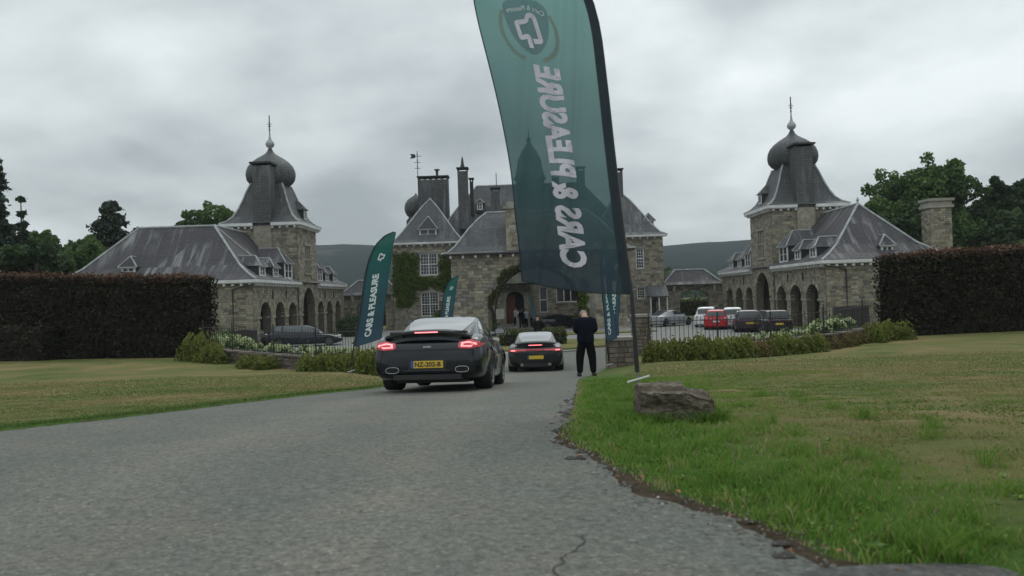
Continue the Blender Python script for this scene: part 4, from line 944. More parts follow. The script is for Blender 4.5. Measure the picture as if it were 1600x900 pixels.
# ------------------------------------------------------------------ low garden walls with railings
def along(pts, s):
    for (a, b) in zip(pts, pts[1:]):
        L = math.dist(a, b)
        if s <= L or b == pts[-1]: t = min(1, s / L); return a[0] + (b[0] - a[0]) * t, a[1] + (b[1] - a[1]) * t, math.atan2(b[1] - a[1], b[0] - a[0])
        s -= L
def smooth_line(p, n=40):
    t = np.linspace(0, len(p) - 1, n); xs = [q[0] for q in p]; ys = [q[1] for q in p]; k = np.arange(len(p))
    def cr(v):
        out = []
        for u in t:
            i = min(int(u), len(v) - 2); f = u - i; a = v[max(i - 1, 0)]; b = v[i]; c = v[i + 1]; d = v[min(i + 2, len(v) - 1)]
            out.append(.5 * (2 * b + (c - a) * f + (2 * a - 5 * b + 4 * c - d) * f * f + (3 * b - a - 3 * c + d) * f ** 3))
        return out
    return list(zip(cr(xs), cr(ys)))
sv = []
for k in range(5):
    bm = bmesh.new(); bmesh.ops.create_cube(bm, size=1); bmesh.ops.bevel(bm, geom=bm.edges[:], offset=.08, segments=1, affect='EDGES')
    for v in bm.verts: v.co += Vector((rnd(-.03, .03), rnd(-.03, .03), rnd(-.05, .05)))
    me = bpy.data.meshes.new('stone'); bm.to_mesh(me); bm.free(); me.materials.append(M_stone_near); sv.append(me)
def garden_wall(label, base, h, flabel):
    pts = smooth_line(base); L = sum(math.dist(a, b) for a, b in zip(pts, pts[1:])); x0, y0, _ = along(pts, L / 2)
    T = thing('garden_wall', label, 'wall', (x0, y0, g1(x0, y0)), world=True, group='low garden walls flanking the drive'); org = ORG[T]
    core = MB(); n = 30; prev = None
    for i in range(n + 1):
        x, y, a = along(pts, L * i / n); z = g1(x, y); dx, dy = -math.sin(a) * .15, math.cos(a) * .15
        c = [(x - dx, y - dy, z - .2), (x + dx, y + dy, z - .2), (x + dx, y + dy, z + h - .06), (x - dx, y - dy, z + h - .06)]
        if prev: core.add(prev + c, [(0, 1, 5, 4), (1, 2, 6, 5), (2, 3, 7, 6), (3, 0, 4, 7)])
        prev = c
    core.build('wall_core', M_mortar, T)
    zz = -.04; cnt = 0
    while zz < h - .1:
        hh = min(rnd(.11, .19), h - .07 - zz); s = 0
        if h - .07 - zz - hh < .06: hh = h - .07 - zz
        while s < L - .05:
            l = rnd(.2, .5); l = L - s if L - s - l < .15 else l; x, y, a = along(pts, s + l / 2); z = g1(x, y)
            if cnt < 290:
                o = bpy.data.objects.new('stone', random.choice(sv)); COL.objects.link(o); o.parent = T; o.location = Vector((x, y, z + zz + hh / 2)) - org; o.rotation_euler = (0, 0, a); o.scale = (l - .025, .34 + rnd(0, .05), hh - .02); cnt += 1
            s += l
        zz += hh
    s = 0
    while s < L - .05:
        l = rnd(.6, .9); l = L - s if L - s - l < .3 else l; x, y, a = along(pts, s + l / 2)
        o = bpy.data.objects.new('coping_slab', sv[int(s) % 5]); COL.objects.link(o); o.parent = T; o.location = Vector((x, y, g1(x, y) + h - .03)) - org; o.rotation_euler = (0, 0, a); o.scale = (l - .012, .46, .075); s += l
    # railing
    R = thing('iron_railing', flabel, 'fence', (x0, y0, g1(x0, y0) + h), world=True, group='black iron railings on the garden walls'); bars = MB(); n = int(L / .15); fh = .86
    for i in range(n + 1):
        x, y, a = along(pts, L * i / n); z = g1(x, y) + h; bars.tube([(x, y, z - .02), (x, y, z + fh + .05)], [.010, .008], 4)
    bars.build('bar', M_dark_iron, R, kind='stuff')
    for zr in (.08, fh - .08): MB().tube([(*along(pts, L * i / 30)[:2], g1(*along(pts, L * i / 30)[:2]) + h + zr) for i in range(31)], .014, 4).build('rail', M_dark_iron, R)
    for i in range(int(L / 2.4) + 1):
        x, y, a = along(pts, min(L, .05 + i * 2.4)); z = g1(x, y) + h; MB().tube([(x, y, z - .05), (x, y, z + fh + .12)], .024, 6).lathe([(.0, .98), (.035, 1.02), (0, 1.07)], (x, y, z), 6).build('post', M_dark_iron, R)
    return pts
WL = garden_wall('low curved rubble wall with coping left of the drive', [(-12.6, 31.2), (-11.3, 29.9), (-7.7, 27.3), (-4.7, 24.6)], .47, 'black iron railing on the left curved garden wall')
WR = garden_wall('low curved rubble wall with coping right of the drive', [(3.9, 25.0), (6.0, 25.5), (9.3, 27.4), (11.4, 28.3), (13.3, 30.2)], .47, 'black iron railing on the right curved garden wall')
def pier(label, x, y, w, h, cap=True):
    z = g1(x, y); T = thing('stone_pier', label, 'pier', (x, y, z), world=True); MB().box(x - w / 2, x + w / 2, y - w / 2, y + w / 2, z - .2, z + h).build('pier_core', M_mortar, T)
    for P in (frame((x - w / 2, y - w / 2, 0), (1, 0, 0), (0, -1, 0)), frame((x - w / 2, y - w / 2, 0), (0, 1, 0), (-1, 0, 0)), frame((x + w / 2, y - w / 2, 0), (0, 1, 0), (1, 0, 0))):
        zz = z - .05
        while zz < z + h - .04:
            hh = min(rnd(.12, .2), z + h - zz); u = 0
            while u < w - .02:
                l = rnd(.15, .35); l = w - u if w - u - l < .12 else l
                o = bpy.data.objects.new('stone', random.choice(sv)); COL.objects.link(o); o.parent = T; o.location = P(u + l / 2, .0, zz + hh / 2) - ORG[T]; d = P(1, 0, 0) - P(0, 0, 0); o.rotation_euler = (0, 0, math.atan2(d.y, d.x)); o.scale = (l - .02, .09, hh - .02); u += l
            zz += hh
    MB().box(x - w / 2 - .06, x + w / 2 + .06, y - w / 2 - .06, y + w / 2 + .06, z + h + .003, z + h + .1).build('cap', M_dressed, T)
pier('short stone pier ending the right garden wall beside the paired flags', 2.98, 24.7, .74, .82)
pier('taller stone gate pier just behind the large flag pole', 4.38, 29.6, .58, 1.42)

# shrubs in front of the walls, hydrangeas behind them
def shrub_mesh(m, w, h, n, leaf, seed, up=.5, asp=2.2, flowers=None):
    r = np.random.default_rng(seed); d = r.normal(size=(n, 3)); d[:, 2] = abs(d[:, 2]); d /= np.linalg.norm(d, axis=1)[:, None]; q = r.random(n) ** .45
    a = np.arctan2(d[:, 1], d[:, 0]); lump = 1 + .22 * np.sin(a * 3 + seed) + .16 * np.sin(a * 7 + d[:, 2] * 5)
    P = d * q[:, None] * np.array([w, w * .8, h]) * lump[:, None]; P[:, 2] += .02
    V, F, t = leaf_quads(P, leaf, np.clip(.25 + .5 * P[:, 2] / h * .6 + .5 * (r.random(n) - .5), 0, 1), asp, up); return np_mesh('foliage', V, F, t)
SH = [shrub_mesh(M_shrub, .62, .62, 3000, .062, 3, .4, 1.7), shrub_mesh(M_shrub, .58, .7, 3000, .062, 4, .5, 2.0), shrub_mesh(M_shrub, .6, .52, 2600, .06, 8, .4, 1.6)]
for me in SH: me.materials.append(M_shrub)
SB = [shrub_mesh(M_shrub_brown, .6, .6, 2600, .06, 5, .45, 1.8), shrub_mesh(M_shrub_brown, .55, .52, 2400, .06, 6, .4, 1.6)]
for me in SB: me.materials.append(M_shrub_brown)
def shrub(x, y, me, sc_, label, group):
    o = bpy.data.objects.new('shrub', me); COL.objects.link(o); o.location = (x, y, g1(x, y) - .03); o.rotation_euler = (0, 0, rnd(0, 6.28)); o.scale = (sc_ * rnd(.9, 1.1), sc_ * rnd(.9, 1.1), sc_ * rnd(.8, 1.1)); tagp(o, label, 'shrub', group)
gl = 'shrubs along the foot of the garden walls'
ORD = 'first second third fourth fifth sixth seventh eighth ninth tenth eleventh twelfth thirteenth fourteenth fifteenth'.split()
shrub(-12.3, 30.2, SH[1], 1.25, 'yellow green shrub between the left beech hedge and the curved wall', gl); shrub(-11.4, 29.2, SH[0], .95, 'feathery shrub at the far left end of the curved wall', gl)
shrub(-9.6, 27.7, SH[0], .85, 'yellow green shrub leaning on the left wall below the hydrangeas', gl); shrub(-8.9, 27.2, SH[2], .8, 'pale low shrub against the left curved wall', gl)
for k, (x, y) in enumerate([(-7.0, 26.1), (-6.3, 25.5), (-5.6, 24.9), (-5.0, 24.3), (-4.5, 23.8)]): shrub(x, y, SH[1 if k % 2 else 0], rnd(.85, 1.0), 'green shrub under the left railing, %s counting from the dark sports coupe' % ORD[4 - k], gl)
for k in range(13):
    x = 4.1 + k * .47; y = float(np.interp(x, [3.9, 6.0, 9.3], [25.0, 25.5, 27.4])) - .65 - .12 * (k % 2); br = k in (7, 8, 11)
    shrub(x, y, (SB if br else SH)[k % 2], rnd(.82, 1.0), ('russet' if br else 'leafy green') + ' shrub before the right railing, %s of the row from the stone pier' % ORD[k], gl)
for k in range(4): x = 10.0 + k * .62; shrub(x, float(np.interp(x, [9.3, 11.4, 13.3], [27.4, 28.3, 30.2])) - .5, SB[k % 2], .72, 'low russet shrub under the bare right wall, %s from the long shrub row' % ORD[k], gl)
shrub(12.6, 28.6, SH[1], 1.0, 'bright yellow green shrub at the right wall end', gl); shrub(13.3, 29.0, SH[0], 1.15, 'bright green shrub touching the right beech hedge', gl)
def hydr(seed):
    r = np.random.default_rng(seed); fo = shrub_mesh(M_hyd_leaf, .6, .88, 900, .13, seed, .2, 1.2); fo.materials.append(M_hyd_leaf); V = []; F = []; TT = []
    for k in range(19):
        a = r.random() * 2 * PI; e = r.random() ** .6 * 1.3; c = np.array([math.cos(a) * .6 * math.cos(e * .9), math.sin(a) * .5 * math.cos(e * .9), .3 + .65 * math.sin(e)]); P = blob_pts(c, (.11, .11, .085), 34, .8)
        v, f, t = leaf_quads(P, .06, np.clip(.3 + .6 * r.random(34), 0, 1)); F.append(f + len(np.concatenate(V)) if V else f); V.append(v); TT.append(t)
    fl = np_mesh('flower_head', np.concatenate(V), np.concatenate(F), np.concatenate(TT)); fl.materials.append(M_hyd_flower); return fo, fl
HY_ = [hydr(21), hydr(22), hydr(23)]
def hydrangea(x, y, s, label, k):
    o = thing('hydrangea', label, 'hydrangea', (x, y, g1(x, y)), (0, 0, rnd(0, 6)), 'pale hydrangeas behind the railings'); o.scale = (s, s, s)
    link_mesh('foliage', HY_[k % 3][0], None, o); link_mesh('flower_head', HY_[k % 3][1], None, o, kind='stuff')
for k in range(15):
    s_ = k / 14; i = min(int(s_ * 38), 38); x, y = WL[i]; hydrangea(x + .35, y + .95 + .25 * (k % 2), rnd(.9, 1.02) if k < 6 else rnd(.72, .8), ('tall pale green' if k < 6 else 'low white flowered') + ' hydrangea behind the left railing, %s from the beech hedge' % ORD[k], k)
for k in range(15):
    s_ = .25 + .62 * k / 14; i = min(int(s_ * 39), 39); x, y = WR[i]
    if k in (0, 2): continue
    hydrangea(x - .2, y + .95 + .25 * (k % 2), .88 if k > 9 else rnd(.62, .72), ('tall pale flowered' if k > 9 else 'low white flowered') + ' hydrangea behind the right railing, %s from the stone pier' % ORD[k], k)

# ivy on the manor, climbing rose on the big arch, bushes by the house
def ivy_on(name, label, pts, m, leaf, cat='climbing plant'):
    T = thing(name, label, cat, tuple(pts[0][0]), world=True); PP = []; TT = []
    st = MB()
    for c, r, n in pts: PP.append(blob_pts(c, r, n, .1)); TT.append(np.clip(rnd(.3, .65) + .5 * (RNG.random(n) - .5), 0, 1))
    for (a, _, _), (b, _, _) in zip(pts, pts[1:]):
        if math.dist(a, b) < 2.2: st.tube([a, b], .03, 4)
    st.build('stem', M_bark, T); cloud('foliage', np.concatenate(PP), leaf, np.concatenate(TT), m, T); return T
pts = []
yv = HY - .06
for x0, x1, z0, z1 in ((-12.4, -10.3, 1.3, 5.5), (-10.2, -7.9, 2.1, 2.9), (-7.85, -6.0, 1.9, 5.3), (-12.2, -10.5, .5, 1.4)):
    for k in range(int((x1 - x0) * (z1 - z0) * 11)): pts.append(((rnd(x0, x1), yv, rnd(z0, z1)), (.5, .12, .5), 90))
ivy_on('ivy', 'green ivy spreading round the windows on the left of the manor house', pts, M_ivy, .17)
pts = []
for k in range(46):
    a = PI * (.02 + .62 * k / 45); r = 3.85 + rnd(-.15, .4); pts.append(((1.4 - r * math.cos(a), 66.75, -.25 + r * math.sin(a)), (.3, .25, .32) if a > .5 else (.16, .16, .3), 90 if a > .4 else 55))
for k in range(7): pts.insert(0, ((-2.42, 66.75, -.4 - .22 * k), (.13, .14, .22), 45))
ivy_on('climbing_rose', 'rusty leaved climbing rose trained round the left of the big arch', pts, M_rose, .15)
pts = [((5.15 + rnd(-.3, .3), 66.7, -1.9 + .17 * k), (.35, .2, .3), 110) for k in range(24)]
ivy_on('ivy', 'narrow column of ivy on the right pier of the big arch', pts, M_ivy, .15)
def bush(label, x, y, r, h, m=M_shrub, n=1500, leaf=.16, zb=None):
    T = thing('bush', label, 'bush', (x, y, -2), world=True); PP = [blob_pts((x + rnd(-.3, .3) * r, y, -2 + h * .45), (r, r * .7, h * .55), n)]; MB().tube([(x, y, -2.1), (x, y, -2 + h * .6)], .05, 5).build('stem', M_bark, T)
    cloud('foliage', np.concatenate(PP), leaf, np.clip(.5 + .6 * (RNG.random(n) - .5), 0, 1), m, T)
bush('round bush under the lower manor window left of the arch', -7.6, 76.5, .9, 1.9, M_ivy); bush('dark bush at the end of the left arcade', -14.3, 66.5, 1.6, 1.9, M_leaf_dark, 2500)
bush('green bush behind the dark coupe at the forecourt', 3.6, 74.5, 1.3, 1.1, M_leaf_light); bush('green bush behind the person by the manor windows', 5.4, 74.5, 1.2, 1.2, M_leaf_light)
# ------------------------------------------------------------------ lettering
def text_flat(txt, bold=.02, res=3):
    "outline lettering as flat polygons, scaled to cap height 1; returns verts (n,2), faces, width"
    cu = bpy.data.curves.new('t', 'FONT'); cu.body = txt; cu.size = 1; cu.offset = bold; cu.resolution_u = res; cu.fill_mode = 'BOTH'
    ob = bpy.data.objects.new('t', cu); COL.objects.link(ob); bpy.context.view_layer.update()
    me = bpy.data.meshes.new_from_object(ob.evaluated_get(bpy.context.evaluated_depsgraph_get())); bpy.data.objects.remove(ob); bpy.data.curves.remove(cu)
    bm = bmesh.new(); bm.from_mesh(me); bmesh.ops.remove_doubles(bm, verts=bm.verts, dist=1e-5)
    v = np.array([(p.co.x, p.co.y) for p in bm.verts]); bm.verts.index_update(); f = [[q.index for q in a.verts] for a in bm.faces]; bm.free(); bpy.data.meshes.remove(me)
    y0, y1 = v[:, 1].min(), v[:, 1].max(); x0, x1 = v[:, 0].min(), v[:, 0].max(); v = (v - [x0, y0]) / (y1 - y0); return v, f, (x1 - x0) / (y1 - y0)
def cut_fine(v, f, step):
    "slice polygons so that they can follow a curved cloth"
    bm = bmesh.new(); vs = [bm.verts.new((a, b, 0)) for a, b in v]
    for q in f:
        try: bm.faces.new([vs[i] for i in q])
        except ValueError: pass
    x1 = v[:, 0].max(); k = step
    while k < x1:
        bmesh.ops.bisect_plane(bm, geom=bm.verts[:] + bm.edges[:] + bm.faces[:], plane_co=(k, 0, 0), plane_no=(1, 0, 0)); k += step
    for h_ in (.2, .4, .6, .8): bmesh.ops.bisect_plane(bm, geom=bm.verts[:] + bm.edges[:] + bm.faces[:], plane_co=(0, h_, 0), plane_no=(0, 1, 0))
    bm.verts.index_update(); V = np.array([(p.co.x, p.co.y) for p in bm.verts]); F = [[q.index for q in a.verts] for a in bm.faces]; bm.free(); return V, F
TXT = {}
def flag_text(t, step=.16):
    if t not in TXT: v, f, w = text_flat(t, .042 if t.isupper() else .01); V, F = cut_fine(v, f, step); TXT[t] = (V, F, w)
    return TXT[t]
def ribbon(path, w, closed=True):
    n = len(path); V = []; F = []
    for i, p in enumerate(path):
        a = path[(i - 1) % n] if closed or i else p; b = path[(i + 1) % n] if closed or i < n - 1 else p
        d = np.array([b[0] - a[0], b[1] - a[1]], float); d /= np.linalg.norm(d) + 1e-9; nn = np.array([-d[1], d[0]]) * w / 2
        V += [np.array(p) + nn, np.array(p) - nn]
    for i in range(n if closed else n - 1): j = (i + 1) % n; F.append([2 * i, 2 * i + 1, 2 * j + 1, 2 * j])
    return np.array(V), F

# ------------------------------------------------------------------ feather flags
def flag_mat(name, top, bot, see, tr):
    m, nt, b, o = newmat(name); b.inputs['Roughness'].default_value = .75; b.inputs['Specular IOR Level'].default_value = .2
    c = ramp(nt, [(.05, bot), (.48, tuple((a * .45 + b_ * .55) for a, b_ in zip(top, bot))), (.8, top)], N(nt, 'ShaderNodeAttribute', attribute_name='tint').outputs['Fac']); nt.links.new(c, b.inputs['Base Color'])
    t = N(nt, 'ShaderNodeBsdfTranslucent'); nt.links.new(c, t.inputs[0]); ms = N(nt, 'ShaderNodeMixShader'); ms.inputs[0].default_value = tr
    nt.links.new(b.outputs[0], ms.inputs[1]); nt.links.new(t.outputs[0], ms.inputs[2])
    tp = N(nt, 'ShaderNodeBsdfTransparent'); tp.inputs[0].default_value = (.7, .88, .87, 1); m2 = N(nt, 'ShaderNodeMixShader'); m2.inputs[0].default_value = see
    nt.links.new(ms.outputs[0], m2.inputs[1]); nt.links.new(tp.outputs[0], m2.inputs[2]); nt.links.new(m2.outputs[0], o.inputs[0]); return m
M_flag_big = flag_mat('backlit_flag_cloth', (.13, .31, .285), (.040, .055, .072), .13, .62)  # printed gradient, its top lightened to paint in sky glowing through
M_flag = flag_mat('flag_cloth', (.018, .115, .10), (.04, .075, .115), .04, .3)
M_sleeve = simple('flag_sleeve', (.012, .022, .03), (.016, .03, .038), 6, .8)
M_print = simple('white_print', (.62, .60, .66), (.58, .56, .62), 5, .7)
M_print_s = simple('pale_print', (.62, .68, .68), (.58, .64, .64), 5, .7)

def sheer(name, c, see):
    m, nt, b, o = newmat(name); b.inputs['Roughness'].default_value = .8; b.inputs['Base Color'].default_value = (*c, 1)
    t = N(nt, 'ShaderNodeBsdfTranslucent'); t.inputs[0].default_value = (*c, 1); a = N(nt, 'ShaderNodeMixShader'); nt.links.new(b.outputs[0], a.inputs[1]); nt.links.new(t.outputs[0], a.inputs[2])
    tp = N(nt, 'ShaderNodeBsdfTransparent'); m2 = N(nt, 'ShaderNodeMixShader'); m2.inputs[0].default_value = see; nt.links.new(a.outputs[0], m2.inputs[1]); nt.links.new(tp.outputs[0], m2.inputs[2]); nt.links.new(m2.outputs[0], o.inputs[0]); return m
M_crest = sheer('faint_shield_print', (.17, .22, .27), .5)
M_gold = sheer('faint_gold_print', (.34, .33, .24), .45)
M_pole = simple('black_pole', (.012, .012, .014), (.02, .02, .022), 9, .4)
M_steel = simple('grey_steel', (.25, .26, .26), (.18, .18, .18), 9, .45, metal=.6)
M_bar = simple('white_foot_bar', (.6, .6, .58), (.5, .5, .48), 9, .5)
def rounded(p, r=.12, n=4):
    "open stroke with rounded corners"
    out = [p[0]]
    for a, b_, c in zip(p, p[1:], p[2:]):
        a, b_, c = map(np.array, (a, b_, c)); u_ = (a - b_) / np.linalg.norm(a - b_); w_ = (c - b_) / np.linalg.norm(c - b_); s_, e_ = b_ + u_ * r, b_ + w_ * r
        for i in range(n + 1): t = i / n; out.append(tuple((1 - t) ** 2 * s_ + 2 * t * (1 - t) * b_ + t * t * e_))
    return out + [p[-1]]
MARK = rounded([(0, -1.0), (.07, -.33), (.62, -.43), (.77, .49), (.05, .58), (-.12, .93), (-.53, .91), (-.70, -.5), (-.2, -.57)])
def chaikin(p, n=2):
    for _ in range(n):
        q = []
        for i in range(len(p)): a, b = p[i], p[(i + 1) % len(p)]; q += [(a[0] * .75 + b[0] * .25, a[1] * .75 + b[1] * .25), (a[0] * .25 + b[0] * .75, a[1] * .25 + b[1] * .75)]
        p = q
    return p
def smooth_keys(keys):
    K = sorted(keys); vs = [k[0] for k in K]
    def f(v):
        i = max(0, min(len(vs) - 2, int(np.searchsorted(vs, v)) - 1)); a, b, c, d = K[max(i - 1, 0)], K[i], K[i + 1], K[min(i + 2, len(K) - 1)]
        t = (v - b[0]) / (c[0] - b[0]); h = c[0] - b[0]
        m0 = (Vector(c[1]) - Vector(a[1])) / (c[0] - a[0]) * h; m1 = (Vector(d[1]) - Vector(b[1])) / (d[0] - b[0]) * h
        return Vector(b[1]) * (2 * t ** 3 - 3 * t * t + 1) + m0 * (t ** 3 - 2 * t * t + t) + Vector(c[1]) * (-2 * t ** 3 + 3 * t * t) + m1 * (t ** 3 - t * t)
    return f
def feather_flag(name_label, base, pole, free, nrm, H, wid, rip, m, big=False, mirror=False, group=None, sleeve=.05, printm=None, upos=.5, full_text=True, ink_side=-1):
    """pole / free: keys (v, local xyz) of the cloth edge at the pole and of the loose edge, v from 0 (bottom) to 1 (tip)"""
    T = thing('feather_flag', name_label, 'flag', base, group=group); P, Fr = smooth_keys(pole), smooth_keys(free); nrm = Vector(nrm).normalized()
    def S(u, v, off=0):
        p = P(v).lerp(Fr(v), u); sag = math.sin(PI * min(1, u)) * 0
        w = rip * .7 * math.exp(-((u - .12 - .75 * (1 - v)) / .05) ** 2) * (1 if big else 0) + rip * .55 * math.exp(-((u - .55 * (1 - v) - .02) / .035) ** 2) * (1 if big else 0) - rip * .6 * math.exp(-((u - 1.15 + .8 * v) / .06) ** 2) * (1 if big else 0) + rip * u * (math.sin(v * 9 + u * 4.2) * .6 + math.sin(v * 23 - u * 6 + 1) * .22 + .5 * math.sin(u * 5 - v * 3)) + rip * .35 * math.sin(u * 13 + v * 17) * u * (1 - v) + sag
        return p + nrm * (w + off)
    nu, nv = (84, 240) if big else (10, 36); V = []; F = []; t = []
    for j in range(nv + 1):
        for i in range(nu + 1):
            s = S(i / nu, j / nv)
            if j == 0: s = s + Vector((0, 0, -.035 * math.sin(PI * i / nu) * (1 if big else .5)))
            V.append(s)
    for j in range(nv):
        for i in range(nu): a = j * (nu + 1) + i; F.append((a, a + 1, a + nu + 2, a + nu + 1)); t.append(j / nv)
    cl = link_mesh('flag_cloth', np_mesh('flag_cloth', np.array(V), np.array(F), t, True), m, T)
    # hems and sleeve
    hem = MB(); hem.tube([S(i / 14, 0) + Vector((0, 0, -.035 * math.sin(PI * i / 14) * (1 if big else .5))) for i in range(15)], .008 if big else .01, 5); hem.tube([S(1, j / 40) for j in range(41)], .006 if big else .008, 5); hem.build('hem', M_sleeve, T)
    sl = MB(); 
    for sd in (-1, 1):
        vv = []
        for j in range(51):
            v = j / 50; c = S(0, v); e = c.lerp(Fr(v), min(.5, sleeve / max(.05, (Fr(v) - c).length))); vv += [c + nrm * .012 * sd, e + (S(min(.5, sleeve / max(.05, (Fr(v) - c).length)), v) - e) + nrm * .007 * sd]
        sl.add(vv, [(2 * j, 2 * j + 1, 2 * j + 3, 2 * j + 2) for j in range(50)])
    sl.build('sleeve', M_sleeve, T, smooth=True)
    pl = MB(); low = P(0); z_ = .36 if big else .24; pl.tube([Vector((0, 0, z_)), low * .5 + Vector((0, 0, z_ / 2)), low] + [P(v / 20) for v in range(1, 21)], [.022, .02, .018] + [.016 - .01 * v / 20 for v in range(1, 21)], 8); pl.build('pole', M_pole, T)
    zb_ = .285 if big else .12; MB().tube([(0, 0, -.15), (0, 0, z_ + .03)], .011, 6).build('ground_spike', M_steel, T); MB().tube([(-.10, -.03, zb_ - .015), (.11, -.01, zb_ + .035)], .011, 6).build('foot_bar', M_bar, T)
    # print
    sgn = ink_side
    def put(V2, F2, name, fn, mat, off=.008 if big else .006, kind=None):
        b = MB(); b.add([fn(a, c, off * sgn) for a, c in V2], F2); b.build(name, mat, T, kind=kind, fix=False)
    def width(v): return max(.05, (Fr(v) - P(v)).length)
    pm = printm or M_print_s; V2, F2, w = flag_text('CARS & PLEASURE'); v0, v1 = (.055, .615); cap = wid * .262
    def ft(a, c, off):                                  # a runs up the flag, c towards the pole
        v = v0 + (v1 - v0) * a / w; return S(upos + (.5 - c) * cap / wid * wid / width(v), v, off)
    put(V2, F2, 'lettering', ft, pm)
    ev = .702 if big else .76; es = wid * .150; fl = -1 if mirror else 1
    def fe(a, c, off): v = ev + c * es / H; return S(upos + .09 + a * es / width(v), v, off)
    V3, F3 = ribbon(MARK, .29, False); put(V3, F3, 'emblem', fe, pm, .011)
    if big:
        sh = chaikin([(-1.5, 2.0), (1.5, 2.0), (1.5, .5), (1.1, -.6), (0, -1.6), (-1.1, -.6), (-1.5, .5)], 2); n = len(sh)
        SV = [(0, 0)] + [(x_ * k / 6, y_ * k / 6) for k in range(1, 7) for x_, y_ in sh]; put(np.array(SV), [[0, 1 + i, 1 + (i + 1) % n] for i in range(n)] + [[1 + (k - 1) * n + i, 1 + k * n + i, 1 + k * n + (i + 1) % n, 1 + (k - 1) * n + (i + 1) % n] for k in range(1, 6) for i in range(n)], 'shield', fe, M_crest, .003)
        for sx in (-1, 1):
            lau = [(sx * 1.85 * math.cos(math.radians(-72 + k * 10.5)), .1 + 1.85 * math.sin(math.radians(-72 + k * 10.5))) for k in range(11)]
            V4, F4 = ribbon(lau, .26, False); put(V4, F4, 'laurel', fe, M_gold, .005)
        V5, F5, w5 = flag_text('Cars & Pleasure')
        def fa(a, c, off):
            th = math.radians(118) - math.radians(56) * a / w5; R = 3.2 + c * .3; th = math.radians(90) + (th - math.radians(90)) * .8; return fe(R * math.cos(th), R * math.sin(th) - 1.95, off)
        put(V5, F5, 'small_lettering', fa, M_print_s, .011)
    return T
# the large flag, seen from behind, 7.4 m away
D0 = 7.45; fb = at(997, 622, D0); fb.z = g1(fb.x, fb.y)
def loc_(px, py, dd=0): return tuple(at(px, py, D0 + dd) - fb)
polek = [(0, loc_(987, 459)), (.19, loc_(973, 352)), (.40, loc_(959, 232)), (.60, loc_(947, 122)), (.76, loc_(934, 30)), (.87, loc_(911, -32)), (.95, loc_(876, -72)), (1.0, loc_(835, -96))]
freek = [(0, loc_(817, 439, .25)), (.19, loc_(808, 332, .22)), (.40, loc_(789, 215, .2)), (.60, loc_(764, 100, .2)), (.76, loc_(742, 5, .2)), (.87, loc_(736, -48, .15)), (.95, loc_(752, -84, .1)), (1.0, loc_(790, -104, .05))]
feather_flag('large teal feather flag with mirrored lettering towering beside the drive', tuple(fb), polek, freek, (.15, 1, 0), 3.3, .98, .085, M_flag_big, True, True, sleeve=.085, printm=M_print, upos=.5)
UP = [(0, .08, .79), (.34, .28, 1.84), (.67, .45, 2.88), (.86, .68, 3.48), (.96, .98, 3.80), (1, 1.22, 3.90)]
UF = [(0, .84, .99), (.30, .95, 1.84), (.64, 1.10, 2.88), (.84, 1.20, 3.48), (.95, 1.27, 3.76), (1, 1.30, 3.88)]
def small_flag(label, x, y, rot, tilt=0, s=1.0, group='slim feather flags along the drive', up=.47):
    base = (x, y, g1(x, y)); c, sn = math.cos(rot), math.sin(rot)
    f = lambda a, z: ((a * c + tilt * z) * s, a * sn * s, z * s)
    return feather_flag(label, base, [(v, f(a, z)) for v, a, z in UP], [(v, f(a, z)) for v, a, z in UF], (sn, -c, 0), 3.1 * s, .72 * s, .045, M_flag, group=group, upos=up, ink_side=1)
small_flag('slim teal flag standing left of the dark sports car', -4.82, 22.2, 0, .012, 1.02)
small_flag('slim teal flag rising behind the roof of the dark sports car', -5.0, 46, .1, .01, 1.05)
small_flag('slim teal flag with readable lettering behind the large flag pole', 2.62, 25.3, .85, -.035, 1.0)
small_flag('slim dark flag turned almost edge on, left one of the pair by the stone pier', 2.60, 24.3, -1.25, -.125, 1.0)
# pale blue pennant by the door
T = thing('feather_flag', 'small pale blue pennant beside the manor door', 'flag', (.85, 74.5, -1.98)); M_blue = simple('pale_blue_cloth', (.18, .36, .42), (.22, .40, .46), 3, .8)
MB().tube([(.5, 0, 0), (.4, 0, 1.6), (0, 0, 3.3)], .02, 5).build('pole', M_pole, T); MB().prism([(.42, .8), (.1, 2.9), (-.05, 3.25), (-.12, 2.9), (-.02, 1.9), (.12, .75)], lambda x, z, s: (x, .02 * s, z)).build('flag_cloth', M_blue, T)

